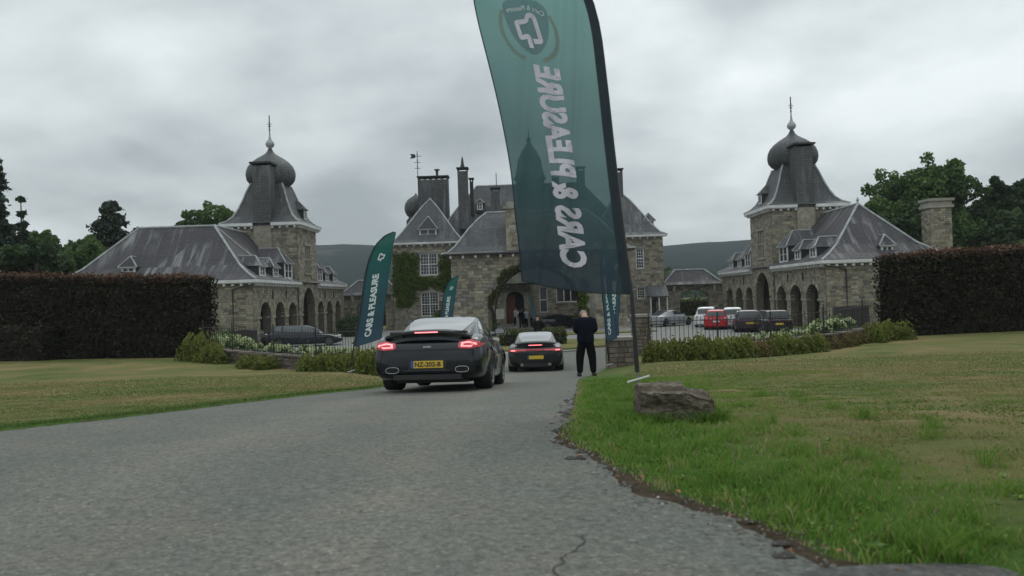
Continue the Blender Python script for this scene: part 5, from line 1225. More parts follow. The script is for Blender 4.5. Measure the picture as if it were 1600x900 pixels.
# ------------------------------------------------------------------ cars
def cr(a, b, c, d, t): return .5 * (2 * b + (c - a) * t + (2 * a - 5 * b + 4 * c - d) * t * t + (3 * b - a - 3 * c + d) * t ** 3)
class Loft:
    def __init__(s, secs): s.A = np.array([[(x, y, z) for x, z in pts] for y, pts in secs], float)
    def __call__(s, t, q):
        A = s.A; n, k, _ = A.shape; t = min(max(t, 0), 1) * (n - 1); q = min(max(q, 0), 1) * (k - 1); i = min(int(t), n - 2); j = min(int(q), k - 2); ft, fq = t - i, q - j
        R = [cr(A[r, max(j - 1, 0)], A[r, j], A[r, j + 1], A[r, min(j + 2, k - 1)], fq) for r in (max(i - 1, 0), i, i + 1, min(i + 2, n - 1))]
        p = cr(R[0], R[1], R[2], R[3], ft); p[0] = max(p[0], 0); return p
    def mesh(s, nt, nq):
        V = []; F = []
        for i in range(nt + 1):
            for j in range(nq + 1): V.append(s(i / nt, j / nq))
        m = nq + 1
        for i in range(nt):
            for j in range(nq): a = i * m + j; F.append((a, a + 1, a + m + 1, a + m))
        bm = bmesh.new(); vs = [bm.verts.new(v) for v in V]; ms = [bm.verts.new((-v[0], v[1], v[2])) for v in V]
        for f in F:
            bm.faces.new([vs[i] for i in f]); bm.faces.new([ms[i] for i in f][::-1])
        bmesh.ops.remove_doubles(bm, verts=bm.verts, dist=.004)
        be = [e for e in bm.edges if len(e.link_faces) == 1]
        if be: bmesh.ops.holes_fill(bm, edges=be, sides=0)
        bmesh.ops.recalc_face_normals(bm, faces=bm.faces); return bm
    def patch(s, t0, t1, q0, q1, off, nt=10, nq=6, sides=(1, -1)):
        mb = MB(); f0 = q0 if callable(q0) else (lambda t: q0); f1 = q1 if callable(q1) else (lambda t: q1)
        def pt(t, q):
            e = .004; p = s(t, q); a = s(min(1, t + e), q) - s(max(0, t - e), q); b = s(t, min(1, q + e)) - s(t, max(0, q - e)); n = np.cross(a, b); l = np.linalg.norm(n)
            n = n / l if l > 1e-9 else np.array([0, 0, 1.0])
            if n[2] < -.2 or n[0] < -.2: n = -n
            return p + n * off
        for sd in sides:
            V = []
            for i in range(nt + 1):
                t = t0 + (t1 - t0) * i / nt
                for j in range(nq + 1): p = pt(t, f0(t) + (f1(t) - f0(t)) * j / nq); V.append((p[0] * sd, p[1], p[2]))
            mb.add(V, [(i * (nq + 1) + j, i * (nq + 1) + j + 1, (i + 1) * (nq + 1) + j + 1, (i + 1) * (nq + 1) + j) for i in range(nt) for j in range(nq)])
        return mb
def paint(name, col, rough=.28, metal=.3, coat=1.0):
    m, nt, b, o = newmat(name); b.inputs['Metallic'].default_value = metal; b.inputs['Coat Weight'].default_value = coat; b.inputs['Coat Roughness'].default_value = .06; b.inputs['Specular IOR Level'].default_value = .2; b.inputs['Coat IOR'].default_value = 1.42
    n = noise(nt, obc(nt), 2.2, 4); nt.links.new(ramp(nt, [(.3, tuple(c * .9 for c in col)), (.7, tuple(c * 1.08 for c in col))], n), b.inputs['Base Color'])
    r = ramp(nt, [(.3, (rough,) * 3), (.75, (rough * 1.5,) * 3)], noise(nt, obc(nt), 6, 5)); nt.links.new(r, b.inputs['Roughness']); return m
M_carglass = glass_mat('car_glass', (.03, .037, .04), .04)
_b = [n for n in M_carglass.node_tree.nodes if n.type == 'BSDF_PRINCIPLED'][0]; _b.inputs['IOR'].default_value = 2.1; _b.inputs['Coat Weight'].default_value = 1; _b.inputs['Coat IOR'].default_value = 1.7
M_parkglass = glass_mat('parked_car_glass', (.02, .025, .028), .08)
M_tyre = simple('tyre_rubber', (.014, .014, .014), (.022, .022, .021), 14, .9)
M_rim = simple('alloy_rim', (.16, .165, .17), (.11, .11, .115), 8, .35, metal=.8)
M_trim = simple('black_trim', (.010, .010, .011), (.014, .014, .014), 6, .55)
M_chrome = simple('satin_chrome', (.5, .5, .5), (.42, .42, .42), 8, .2, metal=1)
M_plate = simple('yellow_plate', (.62, .42, .03), (.55, .38, .03), 6, .5)
M_plate_w = simple('white_plate', (.6, .6, .58), (.55, .55, .53), 6, .5)
M_platetxt = simple('plate_ink', (.012, .012, .012), (.015, .015, .015), 6, .6)
M_blueband = simple('plate_blue_band', (.03, .08, .28), (.03, .08, .26), 6, .5)
M_tail = simple('tail_lamp_red', (.42, .02, .03), (.32, .012, .02), 9, .25, coat=1, emit=(1, .05, .09, .16))
M_taillit = simple('tail_lamp_lit', (.9, .35, .35), (.85, .3, .3), 9, .3, emit=(1, .33, .36, 1.1))
M_tailoff = simple('tail_lamp_unlit', (.32, .015, .02), (.24, .01, .015), 9, .25, coat=1)
M_lamp = simple('clear_lamp', (.5, .52, .53), (.4, .42, .43), 9, .15, coat=1)
def boolean_wheels(bm, cyls):
    me = bpy.data.meshes.new('body'); bm.to_mesh(me); bm.free(); ob = bpy.data.objects.new('tmp', me); COL.objects.link(ob)
    c = MB()
    for x0, x1, y, z, r in cyls: c.lathe([(0, x0), (r, x0), (r, x1), (0, x1)], (0, y, z), 28, axis='x')
    cm = c.mesh('cut'); bb = bmesh.new(); bb.from_mesh(cm); bmesh.ops.remove_doubles(bb, verts=bb.verts, dist=1e-5); bmesh.ops.recalc_face_normals(bb, faces=bb.faces); bb.to_mesh(cm); bb.free()
    co = bpy.data.objects.new('cut', cm); COL.objects.link(co); md = ob.modifiers.new('b', 'BOOLEAN'); md.operation = 'DIFFERENCE'; md.solver = 'EXACT'; md.object = co
    bpy.context.view_layer.update(); res = bpy.data.meshes.new_from_object(ob.evaluated_get(bpy.context.evaluated_depsgraph_get())); bpy.data.objects.remove(ob); bpy.data.objects.remove(co)
    res.polygons.foreach_set('use_smooth', np.ones(len(res.polygons), bool)); res.materials.clear()
    try: res.set_sharp_from_angle(angle=math.radians(38))
    except Exception: pass
    return res
def wheel(T, x, y, r, w, spokes=5, rimm=None):
    sd = 1 if x > 0 else -1; xo = x + sd * w / 2
    t = MB().lathe([(r * .70, -w / 2), (r * .93, -w / 2), (r, -w / 2 + .035), (r, w / 2 - .035), (r * .93, w / 2), (r * .70, w / 2), (r * .68, w / 2 - .03), (r * .68, -w / 2 + .03), (r * .70, -w / 2)], (x, y, r), 32, axis='x').build('wheel', M_tyre, T, smooth=True)
    b = MB().lathe([(r * .70, w / 2 * sd), (r * .66, (w / 2 - .02) * sd), (r * .64, 0), (0, 0)], (x, y, r), 28, axis='x')
    for k in range(spokes):
        a = 2 * PI * k / spokes + .3; c, s = math.cos(a), math.sin(a); p = lambda rr, tt, xx: (x + sd * xx, y + rr * c - tt * s, r + rr * s + tt * c)
        b.add([p(.03, -.035, w / 2 - .03), p(.03, .035, w / 2 - .03), p(r * .67, .022, w / 2 - .012), p(r * .67, -.022, w / 2 - .012), p(.03, -.035, w / 2 - .07), p(.03, .035, w / 2 - .07), p(r * .67, .022, w / 2 - .06), p(r * .67, -.022, w / 2 - .06)], [(0, 1, 2, 3), (4, 7, 6, 5), (0, 4, 5, 1), (1, 5, 6, 2), (2, 6, 7, 3), (3, 7, 4, 0)])
    b.lathe([(0, (w / 2 - .01) * sd), (.05, (w / 2 - .01) * sd), (.055, (w / 2 - .05) * sd)], (x, y, r), 12, axis='x'); b.build('rim', rimm or M_rim, t)
def sec(zb, wb, wm, zm, ws, zs, zc):
    return [(0, zb), (wb * .75, zb), (wb, zb + .035), (wm * .975, zb + (zm - zb) * .55), (wm, zm), ((wm * .55 + ws * .45), zm + (zs - zm) * .62), (ws, zs), (ws * .62, zs + (zc - zs) * .72), (0, zc)]
def plate(T, y, z, w=.52, h=.115, text=None, mat=None, tilt=.06):
    p = MB().box(-w / 2, w / 2, y - .012, y, z - h / 2, z + h / 2).build('number_plate', mat or M_plate, T)
    MB().box(-w / 2, -w / 2 + .045, y - .014, y - .012, z - h / 2, z + h / 2).build('blue_band', M_blueband, p)
    if text:
        V, F, wt = text_flat(text, .03); ht = h * .66; sx = (w - .10) / (wt * ht)
        b = MB(); b.add([(-w / 2 + .065 + a * ht * sx, y - .0155, z - ht / 2 + c * ht) for a, c in V], F); b.build('plate_lettering', M_platetxt, p, fix=False)
def sports_rear(label, x, y, yaw, col, gen, plate_txt, lit=True, grp=None, name='sports_car', body_top=None):
    "rear engined coupe, tail at local y = 0, nose towards +y; built from its measured proportions"
    rz = g1(x + 1.05 * math.sin(yaw), y + 1.05 * math.cos(yaw)); fz = g1(x + 3.4 * math.sin(yaw), y + 3.4 * math.cos(yaw)); pitch = math.atan2(fz - rz, 2.35)
    T = thing(name, label, 'car', (x, y, rz + .01 - 1.05 * math.tan(pitch)), (pitch, 0, -yaw), grp); T.scale = (.975,) * 3; pm = paint('paint_' + name + str(gen), col, .3, .12)
    B = Loft([(.0, sec(.34, .55, .70, .50, .60, .66, .67)), (.012, sec(.30, .66, .76, .50, .70, .72, .73)), (.05, sec(.25, .74, .84, .52, .775, .775, .80)), (.14, sec(.21, .80, .885, .54, .80, .835, .86)), (.38, sec(.18, .84, .918, .58, .80, .90, .895)), (.75, sec(.17, .85, .926, .62, .79, .935, .93)), (1.2, sec(.16, .84, .926, .64, .77, .935, .97)), (1.7, sec(.15, .83, .905, .58, .765, .91, .97)), (2.3, sec(.14, .82, .868, .55, .755, .875, .93)), (2.9, sec(.14, .82, .87, .56, .75, .865, .90)), (3.3, sec(.15, .83, .893, .60, .745, .87, .84)), (3.7, sec(.16, .82, .89, .58, .71, .82, .76)), (4.1, sec(.18, .76, .83, .50, .62, .68, .67)), (4.36, sec(.21, .62, .70, .42, .5, .55, .55)), (4.45, sec(.26, .45, .55, .40, .4, .47, .47))])
    R = .335; cy = [(sx * a, sx * 1.1, yy, .335, .375 if yy < 2 else .365) for yy in (1.05, 3.4) for sx in (1, -1) for a in (.60,)]
    cy = [(min(c[0], c[1]), max(c[0], c[1]), c[2], c[3], c[4]) for c in cy]
    body = link_mesh('body', boolean_wheels(B.mesh(64, 26), cy), pm, T)
    g = lambda wb, zb, zm_, wr, zr: [(wb, zb), (wb - (wb - wr) * .18, zb + (zr - zb) * .25), (wb - (wb - wr) * .55, zb + (zr - zb) * .62), (wr, zb + (zr - zb) * .90), (wr * .72, zb + (zr - zb) * .985), (wr * .36, zr), (0, zr)]
    Gh = Loft([(.62, g(.50, .86, 0, .46, .90)), (.85, g(.66, .87, 0, .55, .985)), (1.15, g(.715, .88, 0, .57, 1.095)), (1.5, g(.74, .88, 0, .575, 1.205)), (1.85, g(.75, .87, 0, .575, 1.275)), (2.2, g(.752, .86, 0, .57, 1.30)), (2.5, g(.752, .85, 0, .56, 1.285)), (2.85, g(.75, .84, 0, .565, 1.19)), (3.15, g(.73, .83, 0, .58, 1.01)), (3.4, g(.69, .80, 0, .58, .85))])
    rbm = Gh.mesh(44, 20); rme = bpy.data.meshes.new('roof'); rbm.to_mesh(rme); rbm.free(); rme.polygons.foreach_set('use_smooth', np.ones(len(rme.polygons), bool)); link_mesh('roof', rme, body_top or pm, T)
    Gh.patch(.10, .445, lambda t: .62 - .10 * min(1, (t - .10) / .2), 1.0, .006, 14, 8).build('rear_window', M_carglass, T, smooth=True)
    for sd in (1, -1): Gh.patch(.30, .80, lambda t: .13 + .14 * max(0, (.42 - t) / .12), lambda t: .47 - .10 * max(0, (.42 - t) / .12) - .26 * max(0, (t - .66) / .14), .005, 18, 5, (sd,)).build('side_window', M_carglass, T, smooth=True)
    Gh.patch(.70, .965, .5, 1.0, .006, 8, 8).build('windscreen', M_carglass, T, smooth=True)
    for t_ in (.492, .640):
        for sd in (1, -1): B.patch(t_, t_ + .0035, .27, .70, .003, 1, 10, (sd,)).build('door_gap', M_dark, T)
    for sd in (1, -1): B.patch(.055, .062, .30, .72, .003, 1, 10, (sd,)).build('bumper_gap', M_dark, T); B.patch(.56, .575, .60, .615, .012, 3, 2, (sd,)).build('door_handle', pm, T)
    for sx in (-1, 1): wheel(T, sx * .775, 1.05, .335, .30, 5); wheel(T, sx * .745, 3.4, .33, .24, 5)
    MB().box(-.58, .58, .35, 4.0, .13, .30).build('underbody', M_trim, T)
    # mirrors
    for sx in (-1, 1):
        mb = MB(); q = [(.80, .96), (.98, .965), (1.0, 1.03), (.97, 1.085), (.84, 1.09), (.79, 1.03)]; mb.prism(q, lambda a, z, s: (sx * a, 2.62 + .17 * s, z)); mb.box(min(sx * .73, sx * .83), max(sx * .73, sx * .83), 2.68, 2.74, .93, .98); mo = mb.build('mirror', pm, T)
        mb = MB(); mb.prism([(.82, .98), (.965, .985), (.98, 1.03), (.955, 1.07), (.85, 1.075), (.81, 1.03)], lambda a, z, s: (sx * a, 2.612 + .006 * s, z)); mb.build('mirror_glass', M_carglass, mo)
    # surface y of the tail at a given half width and height
    def ty(a, z):
        a = abs(a); e = np.interp(a, [0, .55, .70, .78, .84, .88, .905, .92], [0, .0, .008, .03, .07, .14, .26, .45]); return e + float(np.interp(z, [.66, .75, .82, .88, .93], [0, .02, .09, .25, .6])) * .9
    from mathutils.bvhtree import BVHTree
    bvh = BVHTree.FromPolygons([v.co.copy() for v in body.data.vertices], [tuple(p.vertices) for p in body.data.polygons])
    def ty(a, z):
        h = bvh.ray_cast(Vector((abs(a), -1, z)), Vector((0, 1, 0))); return h[0].y if h[0] is not None and h[0].y < .7 else .30
    def decal(poly, name, mat, out=.012, depth=.06, par=T, both=True):
        for sx in ((1, -1) if both else (1,)):
            bm = bmesh.new(); f = bm.faces.new([bm.verts.new((a, 0, z)) for a, z in poly]); bmesh.ops.triangulate(bm, faces=bm.faces[:]); bmesh.ops.subdivide_edges(bm, edges=bm.edges[:], cuts=3, use_grid_fill=True)
            for v in bm.verts: v.co.y = ty(v.co.x, v.co.z) - out
            r = bmesh.ops.extrude_face_region(bm, geom=bm.faces[:]); 
            for v in r['geom']:
                if isinstance(v, bmesh.types.BMVert): v.co.y += depth + out
            for v in bm.verts: v.co.x *= sx
            bmesh.ops.recalc_face_normals(bm, faces=bm.faces); me = bpy.data.meshes.new(name); bm.to_mesh(me); bm.free(); link_mesh(name, me, mat, par)
    if gen == 1:
        L_ = [(.50, .70), (.52, .79), (.66, .815), (.80, .79), (.885, .745), (.86, .70), (.70, .665), (.54, .672)]
        decal(L_, 'tail_light', M_tail, .016, .12)
        def ring(sx):
            o_ = [(.545, .70), (.555, .765), (.66, .782), (.79, .755), (.805, .728), (.70, .692)]; i_ = [(.585, .717), (.59, .75), (.66, .757), (.755, .742), (.765, .733), (.70, .716)]
            b = MB(); v = [(sx * a, ty(a, z) - .021, z) for a, z in o_] + [(sx * a, ty(a, z) - .021, z) for a, z in i_]; n = 6; b.add(v, [(i, (i + 1) % n, n + (i + 1) % n, n + i) for i in range(n)]); b.build('lit_light_strip', M_taillit, T, fix=False)
        for sx in (1, -1): ring(sx)
        # wing on its pylons, with the engine lid lip below
        for nm, zc, zd, y0, y1, th, hw, yy in (('rear_wing', .962, .085, -.04, .30, .038, .70, .10), ('lid_spoiler', .865, .075, -.015, .36, .05, .66, .06)):
            V = []; n = 18
            for i in range(n + 1):
                a = -hw + 2 * hw * i / n; q = abs(a / hw); dz = -zd * q ** 3; dy = yy * q ** 2
                V += [(a, y0 + dy, zc + dz), (a, y1 + dy * .5, zc + dz + .035), (a, y1 + dy * .5, zc + dz + .01), (a, y0 + dy, zc + dz - th)]
            b = MB(); b.add(V, [(i * 4 + k, i * 4 + (k + 1) % 4, i * 4 + 4 + (k + 1) % 4, i * 4 + 4 + k) for i in range(n) for k in range(4)] + [(0, 1, 2, 3), (n * 4, n * 4 + 3, n * 4 + 2, n * 4 + 1)]); rw = b.build(nm, M_trim if nm == 'rear_wing' else pm, T)
        for x0_ in (-.56, .40): MB().box(x0_, x0_ + .16, .05, .28, .84, .95).build('wing_pylon', M_trim, T)
        MB().box(-.62, .62, .10, .30, .84, .955).build('air_intake', M_trim, T)
        MB().box(-.185, .185, -.046, -.03, .928, .945).build('brake_light', simple('brake_light_lit', (.9, .2, .2), (.85, .15, .15), 5, .3, emit=(1, .22, .26, 2.2)), T)
        decal([(.30, .34), (.30, .40), (.34, .485), (-.34, .485), (-.30, .40), (-.30, .34)], 'plate_recess', M_trim, .006, .02, both=False)
        MB().box(-.36, .36, -.016, .03, .325, .345).build('bumper_lip', pm, T)
        V, F, w = text_flat('turbo', .012); hh = .035; b = MB(); b.add([(-w * hh / 2 * 1.15 + a * hh * 1.15 + c * .012, -.014 + .012, .695 + c * hh) for a, c in V], F); b.build('badge_lettering', M_white, T, fix=False)
        for sx in (1, -1):
            o_ = [(sx * .56 + .125 * math.cos(t) * (1 if abs(math.cos(t)) < .7 else 1), .335 + .048 * math.sin(t)) for t in np.linspace(0, 2 * PI, 25)[:-1]]
            V2, F2 = ribbon([(.56 * sx + .105 * math.copysign(abs(math.cos(t)) ** .7, math.cos(t)), .345 + .046 * math.copysign(abs(math.sin(t)) ** .8, math.sin(t))) for t in np.linspace(0, 2 * PI, 29)[:-1]], .008)
            b = MB(); b.add([(a, -.02 + .0 * z, z) for a, z in V2] + [(a, .12, z) for a, z in V2], F2 + [[i + len(V2) for i in q] for q in F2]); n = len(V2) // 2
            b.add([(V2[2 * i + k][0], yy, V2[2 * i + k][1]) for i in range(n) for k in (0, 1) for yy in (-.02, .12)], [(4 * i + 2 * k, 4 * ((i + 1) % n) + 2 * k, 4 * ((i + 1) % n) + 2 * k + 1, 4 * i + 2 * k + 1) for i in range(n) for k in (0, 1)])
            ex = b.build('exhaust_tip', M_chrome, T, fix=False)
            b = MB(); cc = [(.56 * sx + .098 * math.copysign(abs(math.cos(t)) ** .7, math.cos(t)), -.008, .345 + .04 * math.copysign(abs(math.sin(t)) ** .8, math.sin(t))) for t in np.linspace(0, 2 * PI, 29)[:-1]]; b.add(cc, [tuple(range(28))]); b.build('exhaust_bore', M_dark, ex)
            for zz in (.385, .345, .305): decal([(.775, zz - .014), (.775, zz + .014), (.89, zz + .018), (.885, zz - .018)], 'vent_slot', M_dark, .012, .03)
        MB().box(-.55, .55, .0, .25, .19, .27).build('diffuser', M_trim, T)
        plate(T, -.012, .43, text=plate_txt)
        # shut lines
        decal([(-.68, .655), (-.68, .66), (.68, .66), (.68, .655)], 'shut_line', M_dark, .003, .006, both=False)
        # side intake in front of the rear wheel
        for sx in (1, -1): MB().add([(sx * .915, 1.52, .52), (sx * .90, 1.72, .44), (sx * .905, 1.70, .70), (sx * .918, 1.56, .72)], [(0, 1, 2, 3)]).build('side_intake', M_trim, T)
    else:
        decal([(-.62, .715), (-.62, .765), (.62, .765), (.62, .715)], 'light_bar', M_tail, .016, .03, both=False)
        decal([(.60, .69), (.60, .775), (.75, .78), (.88, .745), (.87, .715), (.74, .69)], 'tail_light', M_tail, .02, .1)
        for sx in (1, -1): decal([(.66, .715), (.66, .745), (.80, .745), (.80, .715)], 'lit_light_strip', M_taillit, .026, .02)
        V, F, w = text_flat('PORSCHE', .02); hh = .034; b = MB(); b.add([(-.30 + a / w * .60, -.022, .723 + c * hh) for a, c in V], F); b.build('badge_lettering', M_platetxt, T, fix=False)
        V = []; n = 16; hw = .66
        for i in range(n + 1):
            a = -hw + 2 * hw * i / n; q = abs(a / hw); dz = -.05 * q ** 3; V += [(a, .0 + .12 * q ** 2, .985 + dz), (a, .34, 1.02 + dz), (a, .34, .995 + dz), (a, .0 + .12 * q ** 2, .945 + dz)]
        b = MB(); b.add(V, [(i * 4 + k, i * 4 + (k + 1) % 4, i * 4 + 4 + (k + 1) % 4, i * 4 + 4 + k) for i in range(n) for k in range(4)] + [(0, 1, 2, 3), (n * 4, n * 4 + 3, n * 4 + 2, n * 4 + 1)]); b.build('rear_wing', M_trim, T)
        MB().box(-.60, .60, .12, .32, .84, .95).build('wing_base', M_trim, T)
        MB().box(-.22, .22, -.008, .006, .885, .905).build('brake_light', MATS['brake_light_lit'], T)
        for sx in (1, -1): decal([(.62, .30), (.62, .36), (.86, .37), (.85, .31)], 'vent_slot', M_dark, .01, .03)
        MB().box(-.52, .52, -.006, .2, .20, .31).build('diffuser', M_trim, T); plate(T, -.014, .50, text=None)
        for sx in (1, -1): MB().lathe([(.055, -.03), (.06, .1), (.045, .1), (.045, -.03), (.055, -.03)], (sx * .45, 0, .27), 14).build('exhaust_tip', M_chrome, T) if False else MB().tube([(sx * .45, -.03, .27), (sx * .45, .12, .27)], .05, 12).build('exhaust_tip', M_chrome, T)
    return T
sports_rear('dark grey sports coupe with black rear wing and yellow plate driving away', -1.50, 12.3, math.radians(4.4), (.009, .013, .017), 1, 'NZ-202-B')
sports_rear('black sports car with a full width red light bar driving in ahead', .38, 25.25, math.radians(1.2), (.014, .015, .017), 2, None)

def family_car(label, x, y, yaw, col, kind, name, z=None, rear=True, platem=None, H=None, L=None, W=None, group='cars parked in the courtyard', lamp=None, roofm=None, glass=None):
    "hatchback / suv / estate / coupe shaped car, tail at local y = 0"
    H = H or dict(suv=1.66, hatch=1.48, estate=1.47, coupe=1.30)[kind]; L = L or dict(suv=4.4, hatch=4.0, estate=4.75, coupe=4.5)[kind]; W = (W or 1.84) / 2; zb = .24 if kind == 'suv' else .18
    bl = H * .60 if kind != 'coupe' else .86; r = .35 if kind == 'suv' else .325; ho = bl + .02
    T = thing(name, label, 'car', (x, y, g1(x, y) + .004 if z is None else z), (0, 0, -yaw), group); pm = paint('paint_' + name, col, .25, .1)
    tb = .0 if kind != 'coupe' else .04
    S_ = lambda w, m, zt, zc: sec(zb + .0, W * w * .93, W * w, zb + .38, W * w * .93, zt, zc)
    B = Loft([(.0, sec(zb + .22, W * .70, W * .80, zb + .38, W * .76, bl - .1, bl - .06)), (.03, sec(zb + .1, W * .82, W * .90, zb + .38, W * .84, bl - .03, bl)), (.14, S_(.965, 0, bl, bl + .02)), (.5, S_(1, 0, bl, bl + .03)), (1.2, S_(1, 0, bl, bl + .03)), (L * .5, S_(1, 0, bl - .02, bl)), (L * .66, S_(1, 0, bl - .05, bl - .02)), (L * .76, S_(.99, 0, bl - .08, bl - .05)), (L * .9, sec(zb, W * .86, W * .95, zb + .34, W * .8, bl - .2, bl - .17)), (L * .975, sec(zb + .05, W * .7, W * .82, zb + .3, W * .66, bl - .33, bl - .30)), (L, sec(zb + .12, W * .55, W * .66, zb + .28, W * .55, bl - .42, bl - .40))])
    wy = (.78, L - .84); cy = []
    for yy in wy:
        for sx in (1, -1): a, b = sorted((sx * (W - .27), sx * (W + .2))); cy.append((a, b, yy, r, r + .045))
    link_mesh('body', boolean_wheels(B.mesh(40, 18), cy), pm, T)
    g = lambda wb, wr, zr, z0=bl - .06: [(wb, z0), (wb - (wb - wr) * .3, z0 + (zr - z0) * .35), (wb - (wb - wr) * .75, z0 + (zr - z0) * .78), (wr, z0 + (zr - z0) * .95), (wr * .6, zr), (0, zr)]
    wB, wR = W * .93, W * .635
    if kind == 'suv': st = [(.05, g(wB * .9, wR * .95, bl + .02)), (.12, g(wB * .94, wR, bl + (H - bl) * .45)), (.30, g(wB, wR, H - .06)), (.6, g(wB, wR, H)), (1.6, g(wB, wR, H)), (L * .52, g(wB, wR, H - .01)), (L * .60, g(wB, wR, H - .12)), (L * .68, g(wB, wR, bl + (H - bl) * .5)), (L * .76, g(wB * .93, wR, bl - .02))]
    elif kind in ('hatch', 'estate'): st = [(.10, g(wB * .9, wR * .95, bl + .03)), (.26, g(wB * .95, wR, bl + (H - bl) * .55)), (.45, g(wB, wR, H - .05)), (.8, g(wB, wR, H)), (1.7, g(wB, wR, H)), (L * .48, g(wB, wR, H - .01)), (L * .56, g(wB, wR, H - .10)), (L * .65, g(wB, wR, bl + (H - bl) * .5)), (L * .75, g(wB * .93, wR, bl - .02))]
    else: st = [(.35, g(wB * .85, wR * .8, bl + .0)), (.8, g(wB * .93, wR * .9, bl + (H - bl) * .42)), (1.3, g(wB, wR * .95, bl + (H - bl) * .82)), (1.8, g(wB, wR, H)), (2.2, g(wB, wR, H)), (L * .55, g(wB, wR, H - .05)), (L * .62, g(wB, wR, bl + (H - bl) * .62)), (L * .69, g(wB, wR, bl + (H - bl) * .25)), (L * .74, g(wB * .93, wR, bl - .04))]
    Gh = Loft(st); rb = Gh.mesh(30, 16); me = bpy.data.meshes.new('roof'); rb.to_mesh(me); rb.free(); me.polygons.foreach_set('use_smooth', np.ones(len(me.polygons), bool)); link_mesh('roof', me, roofm or pm, T)
    t1 = .22 if kind != 'coupe' else .36
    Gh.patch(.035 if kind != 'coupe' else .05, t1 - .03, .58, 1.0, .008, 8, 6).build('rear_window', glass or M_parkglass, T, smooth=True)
    lo = t1 + .06
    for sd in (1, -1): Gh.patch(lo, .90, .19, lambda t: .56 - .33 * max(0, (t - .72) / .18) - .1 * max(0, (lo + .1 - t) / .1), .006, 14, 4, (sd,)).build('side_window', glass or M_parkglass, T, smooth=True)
    Gh.patch(.70, .96, .55, 1.0, .008, 6, 6).build('windscreen', M_parkglass, T, smooth=True)
    for t_ in (.40, .60):
        for sd in (1, -1): Gh.patch(t_, t_ + .012, .17, .58, .011, 2, 5, (sd,)).build('door_pillar', M_trim, T)
    for yy in wy:
        for sx in (1, -1): wheel(T, sx * (W - .125), yy, r, .22, 5)
    MB().box(-W * .6, W * .6, .3, L - .4, zb - .04, zb + .14).build('underbody', M_trim, T)
    for sx in (1, -1):
        b = MB(); zl = bl - .10; q = [(W * .62, zl - .09), (W * .62, zl + .04), (W * .86, zl + .07), (W * .93, zl), (W * .9, zl - .09)]; b.prism(q, lambda a, z, s: (sx * a, -.02 + .16 * max(0, (a / W - .75) / .2) + .1 * s, z)); b.build('tail_light', M_tailoff, T)
        b = MB(); zl = bl - .28; q = [(W * .45, zl - .05), (W * .5, zl + .05), (W * .84, zl + .10), (W * .9, zl + .02)]; b.prism(q, lambda a, z, s: (sx * a, L * .955 - .3 * max(0, (a / W - .55)) + .06 - .14 * s, z)); b.build('headlight', M_lamp, T)
        b = MB(); b.prism([(W * .98, bl + .02), (W * 1.12, bl + .03), (W * 1.13, bl + .13), (W * 1.02, bl + .14)], lambda a, z, s: (sx * a, L * .63 + .13 * s, z)); b.build('mirror', pm, T)
    b = MB().box(-W * .72, W * .72, -.03, .1, zb + .10, zb + .28); b.build('bumper', M_trim if kind == 'suv' else pm, T); plate(T, -.034 if kind == 'suv' else -.03, zb + .42 if kind != 'coupe' else zb + .3, mat=platem or M_plate)
    plate(T, L + .012, zb + .22, mat=platem or M_plate)
    return T
SP = {}
d_ = lambda px, s: 1244.4 / s
def cpos(px, s): D = 1244.4 / s; p = at(px, 500, D); return p.x, D
# right side of the courtyard
family_car('silver coupe parked by the manor porch behind the tall stone pier', 10.6, 65.6, math.radians(50), (.32, .34, .36), 'coupe', 'silver_coupe', L=4.6)
x, y = cpos(1102, 20.2); family_car('white family car nearest the gateway, left end of the parked row', x, y, math.radians(22), (.62, .64, .65), 'hatch', 'white_car', L=4.4, W=1.86, H=1.56, platem=M_plate_w)
x, y = cpos(1118, 22.0); family_car('bright red hatchback parked in the right hand row', x, y, math.radians(16), (.42, .012, .02), 'hatch', 'red_hatchback', L=3.9, W=1.72, H=1.42, platem=M_plate_w)
x, y = cpos(1151, 22.0); family_car('white hatchback parked right of the red hatchback', x - .1, y + .6, math.radians(14), (.60, .62, .63), 'hatch', 'white_hatchback', L=4.2, H=1.54, W=1.8, platem=M_plate_w)
x, y = cpos(1171, 24.2); family_car('dark plum estate car with yellow plate right of the white cars', x, y, math.radians(12), (.022, .012, .022), 'estate', 'plum_estate', H=1.43, W=1.85)
x, y = cpos(1217, 25.6); family_car('black estate car with yellow plate, right end of the parked row', x, y, math.radians(4), (.016, .013, .016), 'estate', 'black_estate', H=1.44, W=1.86)
# left side: estate seen from its right flank, nose to the right; a second dark car behind its tail
M_x, M_y = at(478, 530, 51.0).x, 51.0
family_car('dark blue estate car seen side on behind the left hydrangeas', M_x - 2.75, M_y + 1.0, math.radians(80), (.014, .017, .028), 'estate', 'blue_estate', L=4.8, H=1.40, glass=glass_mat('painted_reflection_glass', (.055, .068, .072), .12))  # paler teal base colour paints the sky's reflection into these windows
family_car('black car half hidden beyond the tail of the blue estate', M_x - 6.0, M_y + 1.6, math.radians(40), (.012, .012, .013), 'hatch', 'black_hatchback', H=1.36)
# by the manor
x, y = cpos(865, 18.0); family_car('low black coupe parked on the forecourt under the manor windows', x - 1.6, y, math.radians(70), (.012, .013, .014), 'coupe', 'black_coupe', H=1.24, L=4.4)
x, y = cpos(908, 18.2); family_car('white car almost hidden behind the standing person', x + .2, y, math.radians(60), (.62, .64, .65), 'coupe', 'white_coupe')
